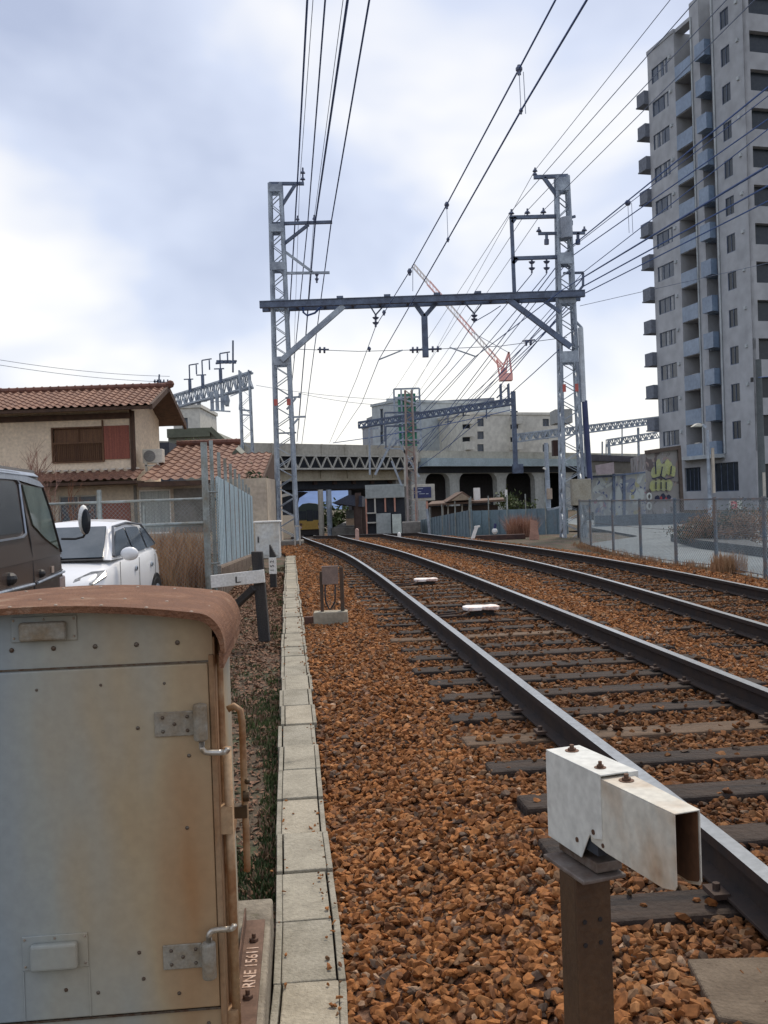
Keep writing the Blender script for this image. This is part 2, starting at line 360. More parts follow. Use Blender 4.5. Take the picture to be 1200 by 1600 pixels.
def scatter(y0, y1, dens, s0, s1, sub, lift=0.0):
    W_ = 16; n = int(dens * (y1 - y0) * W_); Y = np.random.uniform(y0, y1, n); X = xl(Y) + np.random.uniform(.0, 1, n) * (c2(Y) + 2.15 - xl(Y) + .0)
    n = int(dens * (y1 - y0) * 8.1); X, Y = X[:n], Y[:n]
    ok = (np.abs(X) < .44 * Y + 1.6); X, Y = X[ok], Y[ok]
    idx = np.argmin(np.abs(Y[:, None] - SL[None, :, 1]) + 5 * (np.abs(X[:, None] - SL[None, :, 0]) > 1.62), 1); q = SL[idx]
    dx, dy = X - q[:, 0], Y - q[:, 1]; la = dx * q[:, 2] + dy * q[:, 3]; lb = -dx * q[:, 3] + dy * q[:, 2]
    ons = (np.abs(la) < q[:, 4] + .0) & (np.abs(lb) < q[:, 5] + .006); pr_ = np.maximum(np.interp(Y, [4, 10, 18, 30], [.04, .14, .42, .7]), np.where(np.abs(X - c2(Y)) < 1.5, .62, 0)); rail_ = np.abs(np.abs(la) - .7175) < .09
    keep = (~ons | (np.random.uniform(0, 1, len(X)) < pr_)) & ~(rail_ & ons); ons = ons[keep]; X, Y = X[keep], Y[keep]
    sz = np.random.uniform(s0, s1, len(X)) * np.random.choice([.75, 1, 1.3], len(X), p=[.35, .5, .15])
    Z = gz(X, Y) + np.random.uniform(-.012, .016, len(X)) + lift + ons * .03
    return np.stack([X, Y, Z], 1), sz
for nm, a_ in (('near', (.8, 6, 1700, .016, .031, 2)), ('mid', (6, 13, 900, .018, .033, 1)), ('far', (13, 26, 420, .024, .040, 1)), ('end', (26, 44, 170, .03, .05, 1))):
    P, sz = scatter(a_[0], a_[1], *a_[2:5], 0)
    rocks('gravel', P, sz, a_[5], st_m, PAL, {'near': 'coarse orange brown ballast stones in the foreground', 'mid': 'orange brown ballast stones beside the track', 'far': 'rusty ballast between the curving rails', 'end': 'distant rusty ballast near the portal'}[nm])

# ================================================================ FOREGROUND
# ---- concrete cable trough with lids
tr = thing('cable_trough', (tc_(6)[0], 6, 0), 'long grey concrete cable trough running along the left edge of the ballast', 'cable trough')
body = MB(); Y = .9; k = 0; lidrng = random.Random(3)
lid_m2 = mat('trough_lid_grey', (.32, .295, .235), .93, c2=(.24, .22, .17), scale=7, bump=.5, bscale=90)
lid_m3 = mat('trough_lid_warm', (.385, .345, .265), .93, c2=(.30, .265, .20), scale=6, bump=.5, bscale=90)
while Y < 26.5:
    ln = .5 if Y > 1.5 else .5; x0, z0 = tc_(Y); x1, z1 = tc_(Y + ln)
    jx = lidrng.uniform(-.009, .009); jz = lidrng.uniform(-.007, .008); tw = lidrng.uniform(-.006, .006)
    Fr = Frame((x0 + jx, Y, 0), (ln, -(x1 - x0) - tw), None); Fr = Frame((x0 + jx, Y, (z0 + z1) / 2 + jz), (1, -(x1 - x0) / ln + tw))
    Fr.v = V(((x1 - x0) / ln, 1, (z1 - z0) / ln)).normalized()
    lid = MB(); lid.fb(Fr, -.098, .098, .003, ln - .003, -.035, .004)
    lid.build('lid', lidrng.choice([lid_m, lid_m, lid_m2, lid_m3]), tr, bevel=.006)
    if Y < 9 and lidrng.random() < .5: pass
    j2 = lidrng.uniform(-.004, .004)
    for s_ in (-1, 1): body.fb(Fr, s_ * .116 - .013 + j2, s_ * .116 + .013 + j2, .002, ln - .002, -.22, .003 + lidrng.uniform(-.006, .004))
    body.fb(Fr, -.10, .10, 0, ln, -.22, -.06)
    Y += ln; k += 1
body.build('channel', lid_m2, tr, bevel=.004)
gy = np.random.uniform(2.4, 16, 240); sd_ = np.where(np.random.rand(240) < .8, .085, -.09) + np.random.normal(0, .022, 240)
rocks('gravel', np.array([(tc_(y)[0] + s_, y, tc_(y)[1] + .012) for y, s_ in zip(gy, sd_)]), np.random.uniform(.006, .016, 240), 1, st_m, PAL, 'stray small stones lying on the trough lids')

# ---- big equipment cabinet
cab_m = bpy.data.materials.new('weathered_grey_paint'); cab_m.use_nodes = True
n, l = cab_m.node_tree.nodes, cab_m.node_tree.links; b = n['Principled BSDF']
t = n.new('ShaderNodeTexCoord'); sp = n.new('ShaderNodeSeparateXYZ'); l.new(t.outputs['Object'], sp.inputs[0])
mpp = n.new('ShaderNodeMapping'); mpp.inputs['Scale'].default_value = (3, 3, .8); l.new(t.outputs['Object'], mpp.inputs[0])
nz = n.new('ShaderNodeTexNoise'); nz.inputs['Scale'].default_value = 1.1; nz.inputs['Detail'].default_value = 2.5; nz.inputs['Roughness'].default_value = .5; l.new(mpp.outputs[0], nz.inputs['Vector'])
gx = n.new('ShaderNodeMapRange'); gx.inputs[1].default_value = -.42; gx.inputs[2].default_value = .50; gx.inputs[3].default_value = -.30; gx.inputs[4].default_value = .23; l.new(sp.outputs['X'], gx.inputs[0])
ad = n.new('ShaderNodeMath'); l.new(nz.outputs['Fac'], ad.inputs[0]); l.new(gx.outputs[0], ad.inputs[1])
r = n.new('ShaderNodeValToRGB'); E_ = r.color_ramp.elements; E_[0].position = .22; E_[0].color = (.25, .295, .325, 1); E_[1].position = .95; E_[1].color = (.31, .16, .065, 1)
q = E_.new(.50); q.color = (.315, .325, .29, 1); q = E_.new(.74); q.color = (.37, .29, .18, 1)
l.new(ad.outputs[0], r.inputs[0])
nf = n.new('ShaderNodeTexNoise'); nf.inputs['Scale'].default_value = 38; nf.inputs['Detail'].default_value = 5; l.new(t.outputs['Object'], nf.inputs['Vector'])
mr = n.new('ShaderNodeMapRange'); mr.inputs[1].default_value = .3; mr.inputs[2].default_value = .7; mr.inputs[3].default_value = .94; mr.inputs[4].default_value = 1.05; l.new(nf.outputs['Fac'], mr.inputs[0])
mx = n.new('ShaderNodeMix'); mx.data_type = 'RGBA'; mx.blend_type = 'MULTIPLY'; mx.inputs[0].default_value = 1; l.new(r.outputs[0], mx.inputs[6]); l.new(mr.outputs[0], mx.inputs[7]); l.new(mx.outputs[2], b.inputs['Base Color'])
b.inputs['Roughness'].default_value = .55
bp = n.new('ShaderNodeBump'); bp.inputs['Strength'].default_value = .12; bp.inputs['Distance'].default_value = .01; l.new(nz.outputs['Fac'], bp.inputs['Height']); l.new(bp.outputs[0], b.inputs['Normal'])
roof_rust = mat('rust_brown_roof', (.150, .062, .028), .85, .0, c2=(.205, .095, .048), scale=9, bump=.6, bscale=120, c3=(.27, .17, .11), lo=.40, hi=.58)
trim_rust = mat('rust_streaked_trim', (.30, .20, .115), .75, c2=(.24, .12, .05), scale=7, stretch=(1, 1, .25), c3=(.14, .065, .03))
plate_m = mat('grey_tan_plate', (.28, .26, .215), .6, .1, c2=(.22, .17, .11), scale=14)
shiny = mat('worn_bright_steel', (.52, .50, .46), .38, .7, c2=(.36, .30, .22), scale=20)
pipe_rust = mat('tan_rusty_pipe', (.40, .27, .155), .6, .15, c2=(.26, .13, .055), scale=9)
rivet = mat('dull_rivet', (.14, .12, .095), .5, .5, c2=(.09, .05, .03), scale=60)
rivet_l = mat('pale_rivet', (.40, .33, .26), .5, .4)
CF = Frame((-.515, 2.8, 0), (1, .087)); CF.o.z = 0
CABW, CABD = .985, .62
cabinet = thing('equipment_cabinet', CF.p(-CABW / 2, CABD / 2, -.09), 'large weathered grey metal lineside cabinet with a curved rust brown roof, in the left foreground', 'equipment cabinet')
def arch(u, dz=0):  # roof underside height at offset u from right edge
    x = (u + CABW / 2) / (CABW / 2 + .03); x = abs(x)
    z = 1.195 - .05 * x * x
    if x > .87: tt = (x - .87) / .13; z -= .085 * (1 - math.sqrt(max(0, 1 - min(1, tt) ** 2.2)))
    return z + dz
us = [-CABW / 2 + s * (CABW / 2) for s in np.r_[-1, -np.cos(np.linspace(.06, math.pi - .06, 41)) * 1, 1]]
mb = MB()
for b0, b1, mm in ((0.0, CABD, 0),):
    n_ = len(us); P0 = [CF.p(u, 0, arch(u)) for u in us]; P1 = [CF.p(u, CABD, arch(u)) for u in us]
    Q0 = [CF.p(u, 0, -.09) for u in us]; Q1 = [CF.p(u, CABD, -.09) for u in us]
    for i in range(n_ - 1):
        mb.add([Q0[i], Q0[i + 1], P0[i + 1], P0[i]], [(0, 1, 2, 3)]); mb.add([Q1[i + 1], Q1[i], P1[i], P1[i + 1]], [(0, 1, 2, 3)])
    mb.add([Q0[-1], Q1[-1], P1[-1], P0[-1]], [(0, 1, 2, 3)]); mb.add([Q1[0], Q0[0], P0[0], P1[0]], [(0, 1, 2, 3)])
mb.build('body', cab_m, cabinet)
# curved roof sheet with overhang
ur = [-CABW / 2 + s * (CABW / 2 + .03) for s in -np.cos(np.linspace(0, math.pi, 61))]
mb = MB(); top = [arch(u, .022) for u in ur]; bot = [arch(u, .003) for u in ur]
top[0] = top[-1] = arch(ur[0], .0); ov0, ov1 = -.075, CABD + .03
rows = []
for bb in (ov0, ov1):
    rows.append([CF.p(u * 1 + 0, bb, z) for u, z in zip([-CABW / 2 + (x + CABW / 2) * 1.022 for x in ur], top)]); rows.append([CF.p(u, bb, z) for u, z in zip(ur, bot)])
nn_ = len(ur); vs_ = [p for r_ in rows for p in r_]; fs_ = []
for i in range(nn_ - 1):
    fs_ += [(i, i + 1, 2 * nn_ + i + 1, 2 * nn_ + i), (nn_ + i + 1, nn_ + i, 3 * nn_ + i, 3 * nn_ + i + 1), (nn_ + i, nn_ + i + 1, i + 1, i), (2 * nn_ + i, 2 * nn_ + i + 1, 3 * nn_ + i + 1, 3 * nn_ + i)]
fs_ += [(0, 2 * nn_, 3 * nn_, nn_), (nn_ - 1, 2 * nn_ - 1, 4 * nn_ - 1, 3 * nn_ - 1)]
mb.add(vs_, fs_)
# skirts down the roof sides
for sg in (-1, 1):
    ue = -CABW / 2 + sg * (CABW / 2 + .031); mb.fb(CF, ue - .006, ue + .006, ov0, ov1, 1.02, arch(ur[0]) + .004)
mb.build('roof', roof_rust, cabinet)
mb = MB()
for u in np.linspace(-.93, -.05, 8):
    for du, bq in ((0, ov0 + .02), (.03, ov0 + .22), (0, CABD - .06)):
        mb = MB(); mb.sph(CF.p(u + du, bq, arch(u + du, .022) + .001), .006, 8, (1, 1, .5)); mb.build('rivet', rivet_l, cabinet)
# door
door = MB(); door.fb(CF, -CABW + .012, -.014, -.012, -.001, .022, 1.026)
dr = door.build('door', cab_m, cabinet, bevel=.004)
mb = MB(); mb.fb(CF, -CABW + .004, -.004, -.006, .0005, 1.028, 1.033); mb.build('door_seam', rivet, cabinet); mb = MB(); mb.fb(CF, -CABW + .004, -.004, -.007, .0005, .012, .018); mb.build('door_seam', rivet, cabinet)
mb = MB(); mb.fb(CF, -.012, .004, -.0135, .0, -.085, 1.05); mb.fb(CF, .0005, .007, -.002, .10, -.085, 1.10); mb.fb(CF, .0005, .006, .10, CABD, .35, .39); mb.build('corner_trim', trim_rust, cabinet, bevel=.003)
def riv(u, v_, z, r):
    mb = MB(); mb.sph(CF.p(u, v_, z), r, 8, (1, .6, 1)); mb.build('rivet', rivet, cabinet)
for u in np.linspace(-.92, -.10, 8): riv(u, -.001, 1.088, .0075)
for u in (-.50, -.32, -.14, -.68, -.86): riv(u, -.0125, .975 + random.uniform(-.004, .004), .0045)
for u, z in ((-.047, .76), (-.06, .55), (-.20, .12), (-.33, .09), (-.10, .07), (-.19, .848), (-.21, .197), (-.42, .105)): riv(u - .03, -.0125, z, .006)
for u in np.linspace(-.9, -.05, 6): riv(u, -.001, -.03, .006)
def rbox(mb, F, a0, a1, b0, b1, c0, c1): mb.fb(F, a0, a1, b0, b1, c0, c1)
# vent hoods
for (cu, z0, z1, bb, lift) in ((-.475, 1.110, 1.182, -.001, 0), (-.475, .170, .268, -.012, 0)):
    mb = MB(); mb.fb(CF, cu - .092, cu + .092, bb - .005, bb, z0, z1); pl = mb.build('vent_plate', cab_m, cabinet, bevel=.002)
    mb = MB(); mb.fb(CF, cu - .066, cu + .066, bb - .030, bb - .005, z0 + .003, z1 - .018 if z0 < 1 else z1 - .014); mb.build('vent_hood', plate_m if z0 > 1 else cab_m, cabinet, bevel=.009, seg=3)
    mb = MB()
    for du in (-.084, 0, .084): mb.sph(CF.p(cu + du, bb - .006, z1 - .009), .004, 6)
    for du in (-.084, .084): mb.sph(CF.p(cu + du, bb - .006, z0 + .012), .004, 6)
    mb.build('vent_screws', rivet_l, pl)
for du in (-.092, .092): mb = MB(); mb.fb(CF, -.475 + du - .002, -.475 + du + .002, -.0145, -.012, .025, .168); mb.build('door_rib', cab_m, cabinet)
# hinges
for z, up in ((.855, -1), (.178, 1)):
    h = MB(); h.fb(CF, -.172, -.060, -.018, -.0125, z - .036, z + .036); ho = h.build('hinge', plate_m, cabinet, bevel=.004)
    h = MB()
    for du, dz in ((-.148, .02), (-.148, -.02), (-.115, 0), (-.078, .02), (-.078, -.02)): h.sph(CF.p(du, -.019, z + dz), .0055, 8, (1, .7, 1))
    h.build('hinge_bolt', rivet, ho)
    h = MB(); zc = z + .006 * -up; h.tube(CF.p(-.038, -.040, zc - .048), CF.p(-.038, -.040, zc + .048), .0205, n=20); h.sph(CF.p(-.038, -.040, zc - up * -.048), .0205, 14, (1, 1, .35)); h.sph(CF.p(-.038, -.040, zc + up * -.048), .0205, 14, (1, 1, .35))
    h.fb(CF, -.064, -.038, -.030, -.014, z - .030, z + .030)
    h.build('hinge_barrel', plate_m, ho, smooth=False, bevel=.002)
    h = MB(); e = zc + up * .048; pts = [CF.p(-.036, -.042, e), CF.p(-.036, -.043, e + up * .022)]
    for t_ in np.linspace(0, 1, 6): pts.append(CF.p(-.036 + .018 * (1 - math.cos(t_ * 1.57)), -.044, e + up * (.022 + .018 * math.sin(t_ * 1.57))))
    pts += [CF.p(.012, -.045, e + up * .041), CF.p(.026, -.046, e + up * .041)]
    for t_ in np.linspace(0, 1, 5): pts.append(CF.p(.026 + .012 * math.sin(t_ * 1.57), -.046, e + up * (.041 + .012 * (1 - math.cos(t_ * 1.57)))))
    if up == -1: pts[-5:] = [CF.p(.026 + .012 * math.sin(t_ * 1.57), -.046, e - .041 + .012 * (1 - math.cos(t_ * 1.57))) for t_ in np.linspace(0, 1, 5)]
    else: pts[-5:] = [CF.p(.026 + .012 * math.sin(t_ * 1.57), -.046, e + .041 + .012 * (1 - math.cos(t_ * 1.57))) for t_ in np.linspace(0, 1, 5)]
    h.path(pts, .0085, 10); h.build('hinge_rod', shiny, ho, smooth=True)
# vertical bars and lock on the right side
h = MB(); h.tube(CF.p(.030, .02, -.08), CF.p(.030, .02, .77), .013, n=12); h.build('side_pipe', pipe_rust, cabinet, smooth=True)
h = MB(); h.tube(CF.p(.012, .06, -.08), CF.p(.012, .06, 1.04), .012, n=12); h.fb(CF, .006, .040, .0, .08, .52, .60); h.fb(CF, .006, .036, .0, .07, -.04, .0); h.build('side_pipe', pipe_rust, cabinet, smooth=False)
h = MB(); h.path([CF.p(.01, .34, .815), CF.p(.03, .34, .825), CF.p(.050, .34, .81), CF.p(.055, .34, .77), CF.p(.055, .34, .29), CF.p(.053, .34, .28)], .0115, 10); h.build('lock_bar', pipe_rust, cabinet, smooth=True)
h = MB(); h.fb(CF, .005, .062, .32, .36, .46, .50); h.tube(CF.p(.070, .33, .53), CF.p(.05, .33, .53), .018, n=12); h.sph(CF.p(.066, .32, .58), .010, 8); h.build('padlock', mat('dark_brass', (.10, .07, .04), .5, .6), cabinet, bevel=.002)

pm = mat('rough_base_concrete', (.27, .235, .18), .95, c2=(.16, .135, .10), scale=4, bump=.6, bscale=60, c3=(.11, .10, .05))
mb = MB(); mb.fb(CF, -1.25, .105, -.35, 1.03, -.55, -.092); mb.build('concrete_plinth', pm, None, bevel=.012, label='rough concrete base slab beneath the large grey cabinet', cat='base slab')
ir = MB(); ir.fb(CF, .012, .083, .02, .80, -.090, -.078); ir.fb(CF, .008, .014, .02, .80, -.090, -.03)
for bq in (.62, .22):
    ir.tube(CF.p(.05, bq, -.079), CF.p(.05, bq, -.066), .017, n=6); ir.tube(CF.p(.05, bq, -.066), CF.p(.05, bq, -.050), .008, n=8)
brk = ir.build('anchor_bracket', mat('brown_bracket', (.15, .085, .055), .8, .1, c2=(.10, .055, .035), scale=12), cabinet, bevel=.003)
text('RNE 15611', .058, mat('chalky_stencil', (.62, .47, .38), .9, c2=(.35, .22, .15), scale=60), CF.p(.068, .28, -.0765), CF.v, -CF.u, brk, 'stencilled_number', .0008, offs=.0008, sx=1.1)

# ---- lineside sensor on a brown post, lower right
sens = thing('optical_sensor', (.43, 2.2, .3), 'white boxy sensor head with a rust stained open hood, in the lower right foreground', 'sensor')
sw = mat('sensor_white_paint', (.62, .63, .59), .5, c2=(.55, .55, .51), scale=4, lo=.45, hi=.68, detail=2)
sr = mat('sensor_hood_stained_paint', (.56, .54, .47), .55, c2=(.46, .36, .26), scale=4.5, c3=(.34, .18, .085), lo=.42, hi=.60, detail=4, stretch=(1, 1, .7))
ins_ = mat('rusty_hood_inside', (.16, .075, .035), .85, c2=(.045, .028, .02), scale=7, stretch=(1, 1, .3))
u_ = V((.33, -.944, 0)); w_ = V((.944, .33, 0))
class FF(Frame):
    def __init__(s, o, u, v): s.o = V(o); s.u = V(u); s.v = V(v); s.z = V((0, 0, 1))
A0 = at(852, 1172, 2.345); A = FF(A0, u_, w_)
LA = .246; zt = 0; t_ = .003; WA = .092
mb = MB()
side = [(0, 0), (0, -.205), (.10, -.222), (.155, -.238), (.182, -.238 + .055), (.195, -.238 + .085), (.22, -.20 + .04), (LA, -.158), (LA, 0)]
def plate(mb, F, prof, v0, v1): mb.prism([F.p(a, v0, c) for a, c in prof], F.v * (v1 - v0))
side = [(.010, 0), (.003, -.003), (0, -.010), (0, -.210), (.155, -.212), (.195, -.146), (.215, -.150), (LA, -.142), (LA, 0)]
plate(mb, A, side, 0, t_); plate(mb, A, [(.008, 0), (0, -.01), (0, -.20), (LA, -.20), (LA, 0)], WA - t_, WA)
mb.fb(A, .004, LA + .004, -.001, WA + .001, -.001, .003); mb.fb(A, 0, t_, t_, WA - t_, -.2, -.002)
mb.fb(A, LA + .004, LA + .010, .068, WA + .001, -.022, .003)
mb.build('rear_housing', sw, sens, bevel=.0035)
mb = MB(); mb.fb(A, .012, LA - .03, .008, WA - .008, -.19, -.01); mb.build('housing_inside', shade_dark, sens)
B0 = at(931, 1218, 2.12) + V((.25, .088, 0)).normalized() * .007; B = FF(B0, V((.088, -.25, 0)).normalized(), V((.25, .088, 0)).normalized()); LB = .272
mb = MB()
hp = [(-.055, -.118), (-.03, -.105), (0, -.02), (0, 0), (LB, 0), (LB, -.152), (LB - .030, -.158), (.0, -.172), (-.045, -.160)]
hp = [(-.045, -.01), (-.047, -.120), (-.040, -.152), (.02, -.158), (LB - .045, -.160), (LB - .006, -.150), (LB, -.140), (LB, 0), (-.045, 0)]
plate(mb, B, hp, 0, t_)
wv0, wv1 = .080, .058     # hood narrows to its mouth
P = lambda a, c, o=0: B.p(a, wv0 + (wv1 - wv0) * max(0, a) / LB + o, c)
mb.prism([P(a, c) for a, c in hp], B.v * t_)
mb.hexa([B.p(-.03, 0, 0), B.p(LB, 0, 0), P(LB, 0, t_), P(-.03, 0, t_), B.p(-.03, 0, .003), B.p(LB, 0, .003), P(LB, .003, t_), P(-.03, .003, t_)])
mb.build('hood', sr, sens, bevel=.002)
mb = MB(); mb.prism([B.p(a, t_ + .001, c) for a, c in ((.0, -.152), (LB - .046, -.154), (LB - .010, -.143), (LB - .004, -.136), (LB - .004, -.004), (.0, -.004))], B.v * .001)
mb.prism([P(a, c, -.002) for a, c in ((.0, -.152), (LB - .046, -.154), (LB - .010, -.143), (LB - .004, -.136), (LB - .004, -.004), (.0, -.004))], B.v * .001)
mb.hexa([B.p(.01, .005, -.15), B.p(.05, .005, -.15), P(.05, -.15, -.003), P(.01, -.15, -.003), B.p(.01, .005, -.003), B.p(.05, .005, -.003), P(.05, -.003, -.003), P(.01, -.003, -.003)])
mb.build('hood_lining', ins_, sens)
scr = mat('rusty_screw', (.13, .07, .045), .6, .5)
for F_, a, bq, r_ in ((A, .045, .048, .010), (A, .20, .03, .008), (B, .045, .042, .010)):
    mb = MB(); mb.tube(F_.p(a, bq, .003), F_.p(a, bq, .010), r_, n=6); mb.tube(F_.p(a, bq, .009), F_.p(a, bq, .018), r_ * .55, n=6); mb.tube(F_.p(a, bq, .0031), F_.p(a, bq, .0045), r_ * 1.7, n=14); mb.build('screw', scr, sens)
for F_, a, c, r_ in ((A, .140, -.175, .006), (A, .212, -.135, .006), (B, -.02, -.13, .005), (B, .01, -.145, .005)):
    mb = MB(); mb.tube(F_.p(a, -.002, c), F_.p(a, .002, c), r_, n=10); mb.build('screw', scr, sens)
# mounting plate and post
pb = mat('brown_painted_post', (.062, .032, .015), .6, c2=(.085, .045, .02), scale=7, stretch=(1, 1, .3), bump=.15, c3=(.045, .030, .024))
mb = MB(); mb.fb(A, .03, .20, .012, .080, -.236, -.212); mb.fb(A, .03, .215, -.032, .080, -.250, -.240); mb.build('mounting_plate', mat('grimy_plate', (.20, .17, .15), .6, .2, c2=(.10, .065, .045), scale=10, c3=(.07, .045, .03)), sens, bevel=.003)
PF = FF(A.p(.178, -.026, 0), u_, w_); zb = A0.z - .2505
mb = MB()
PF.o.z = 0
cB = PF
mb.fb(cB, -.005, 0, -.004, .086, -.35, zb); mb.fb(cB, -.075, -.005, -.004, .002, -.35, zb); mb.fb(cB, -.075, -.005, .080, .086, -.35, zb)
post = mb.build('post', pb, sens, bevel=.002)
mb = MB()
for x_ in (.016, .056):
    for z_ in (.505, .452): mb.tube(cB.p(.0, x_, z_), cB.p(.002, x_, z_), .0055, n=8)
mb.build('bolt_hole', black, post)

# ---- concrete slab by the near right edge
mb = MB(); q0, q1, q2, q3 = gp(1073, 1497, .03), gp(1275, 1492, .03), gp(1400, 1640, .03), gp(1122, 1588, .03)
mb.hexa([p + V((0, 0, -.14)) for p in (q3, q2, q1, q0)] + [q3, q2, q1, q0])
mb.build('concrete_block', mat('brown_stained_concrete', (.12, .088, .058), .93, c2=(.17, .13, .09), scale=8, bump=.6, bscale=70), None, bevel=.008, label='flat brown stained concrete block half buried in ballast at the lower right corner', cat='concrete block')

# ---- junction box on a concrete footing beside the track
jb = thing('junction_box', gp(516, 975, 0), 'small grey junction box on two dark legs in a concrete footing beside the trough', 'junction box')
jY = gp(516, 975, 0).y
def jat(px, py): return at(px, py, jY)
c0, c3_ = jat(491, 974), jat(543, 955); mb = MB(); mb.box(c0.x, c3_.x, jY - .10, jY + .12, -.08, jat(516, 955).z); mb.build('footing', concrete, jb, bevel=.01)
lg = mat('dark_green_brown_leg', (.06, .05, .038), .8, c2=(.10, .06, .04), scale=9)
for x0, x1, yt in ((499, 504, 893), (530, 536, 886)):
    mb = MB(); a_, b_ = jat(x0, yt), jat(x1, yt); mb.box(a_.x, b_.x, jY - .02, jY + .025, .05, a_.z); mb.build('leg', lg, jb, bevel=.004)
mb = MB(); a_, b_ = jat(504, 913), jat(528, 885); mb.box(a_.x, b_.x, jY - .07, jY - .025, a_.z, b_.z); mb.fb(W0, a_.x - .005, b_.x + .005, jY - .075, jY - .02, b_.z, b_.z + .012); mb.build('box', mat('greyed_wood_box', (.26, .19, .155), .8, c2=(.20, .15, .13), scale=9), jb, bevel=.006)
mb = MB(); pts = [jat(508.5, 913), jat(508.5, 930), jat(509.5, 940), jat(514, 949.5), jat(516, 951), jat(518, 949.5), jat(523.5, 940), jat(524, 930), jat(524, 913)]
mb.path([p + V((0, -.05, 0)) for p in pts], .010, 8); mb.build('cable', black, jb, smooth=True)
jz = MB(); jz.box(jat(476, 960).x, c0.x + .02, jY - .08, jY + .02, -.12, jat(480, 963).z); jz.build('cable_entry', mat('dark_brick_box', (.10, .05, .035), .9), jb, bevel=.006)

# ---- marker posts with white boards
def ybase(px, py, z=0): return gp(px, py, z).y
mY = ybase(412, 1001); M_ = lambda x, y, d=0: at(x, y, mY + d)
mk = thing('marker_post', M_(412, 1001), 'black tarred post with a tilted white board lettered L', 'marker post')
mb = MB(); b0, b1, t1, t0 = M_(404, 1003), M_(421, 1003), M_(409, 862), M_(392, 862)
mb.hexa([b0, b1, b1 + V((0, .12, 0)), b0 + V((0, .12, 0)), t0, t1, t1 + V((0, .12, 0)), t0 + V((0, .12, 0))]); mb.build('post', black_wood, mk, bevel=.008)
mb = MB(); mb.bar(M_(398, 918, -.0), M_(345, 968, .15), .11, .07); mb.build('brace', black_wood, mk, bevel=.006)
mb = MB(); p0, p1, p2, p3 = M_(330, 919, -.045), M_(414, 910, -.045), M_(412, 890, -.045), M_(328.5, 899.5, -.045)
mb.hexa([p0, p1, p1 + V((0, .04, 0)), p0 + V((0, .04, 0)), p3, p2, p2 + V((0, .04, 0)), p3 + V((0, .04, 0))]); bd = mb.build('board', white_paint, mk, bevel=.004)
ux = (p1 - p0).normalized(); text('L', .10, black, M_(366.5, 911, -.049), ux, V((0, 0, 1)), bd, 'letter', .002, sx=1.5)
m2 = ybase(426, 918); M2 = lambda x, y, d=0: at(x, y, m2 + d)
mk2 = thing('marker_post', M2(426, 918), 'slimmer black post with pointed top and small upright white plate', 'marker post')
mb = MB(); pp = [M2(422, 918), M2(431.5, 918), M2(430.5, 868), M2(421.5, 851), M2(420.5, 851)]; mb.prism(pp, (0, .14, 0)); mb.build('post', black_wood, mk2, bevel=.006)
mb = MB(); a_, b_ = M2(420.5, 897, -.03), M2(431.5, 871, -.03); mb.box(a_.x, b_.x, m2 - .03, m2 - .008, a_.z, b_.z); p_ = mb.build('plate', white_paint, mk2, bevel=.003)
text('1 5 2', .10, black, M2(428.3, 893, -.034), (0, 0, 1), (-1, 0, 0), p_, 'numerals', .001)

# ---- beacons between the rails
bw = mat('chipped_white_beacon', (.85, .80, .76), .6, c2=(.62, .45, .38), scale=5, c3=(.16, .08, .06), lo=.50, hi=.60)
for px, py, wd, lab in ((751, 947, .42, 'larger chipped white beacon between the rails, nearer the camera'), (665, 904, .38, 'smaller looking white beacon between the rails, farther along the track')):
    p = gp(px, py, .13); h = heading(c1, p.y); Fr = Frame((p.x, p.y, 0), (h.y, -h.x))
    tg = thing('track_beacon', (p.x, p.y, .03), lab, 'track beacon', 'white beacons between the rails')
    mb = MB(); mb.prism([Fr.p(a * wd * .55, b_ * .17, .088) for a, b_ in ((-1, -.3), (-.75, -1), (-.1, -.9), (.05, -.45), (.3, -.8), (.8, -1), (1, -.3), (.95, .5), (.7, 1), (.35, .75), (.15, .95), (-.7, 1), (-.95, .5))], (0, 0, .045)); mb.sph(Fr.p(-.1, 0, .118), .035, 8, (1.4, 1, .3)); mb.sph(Fr.p(.1, .02, .118), .03, 8, (1.4, 1, .3)); mb.build('housing', bw, tg, bevel=.012)
    mb = MB(); mb.fb(Fr, -.16, .16, -.05, .05, .03, .085); mb.build('bracket', black, tg)
    mb = MB(); mb.path([Fr.p(-.2, -.05, .09), Fr.p(-.32, -.12, .07), Fr.p(-.62, -.13, .055), Fr.p(-.70, -.13, .055)], .012, 6); mb.path([Fr.p(-.15, -.14, .09), Fr.p(-.30, -.32, .06), Fr.p(-.68, -.34, .055)], .012, 6); mb.build('cable', clip_m, tg)
# metal plates near sleepers
# ---- small white distance peg beside the far track
def peg(px, py0, py1, wpx, z, lab, m_=white_paint):
    Y = gp(px, py0, z).y; a_ = at(px - wpx / 2, py0, Y); b_ = at(px + wpx / 2, py1, Y); mb = MB(); mb.box(a_.x, b_.x, Y, Y + (b_.x - a_.x), a_.z, b_.z - .05)
    mb.sph(((a_.x + b_.x) / 2, Y + (b_.x - a_.x) / 2, b_.z - .05), (b_.x - a_.x) / 2, 8)
    mb.build('marker_peg', m_, None, label=lab, cat='marker peg')
peg(624, 846, 832, 5, 0, 'short white peg standing beside the track below the central mast')
peg(558, 850, 826, 5, 0, 'thin pale peg standing between the rails near the station', mat('pinkish_peg', (.55, .36, .30), .7))

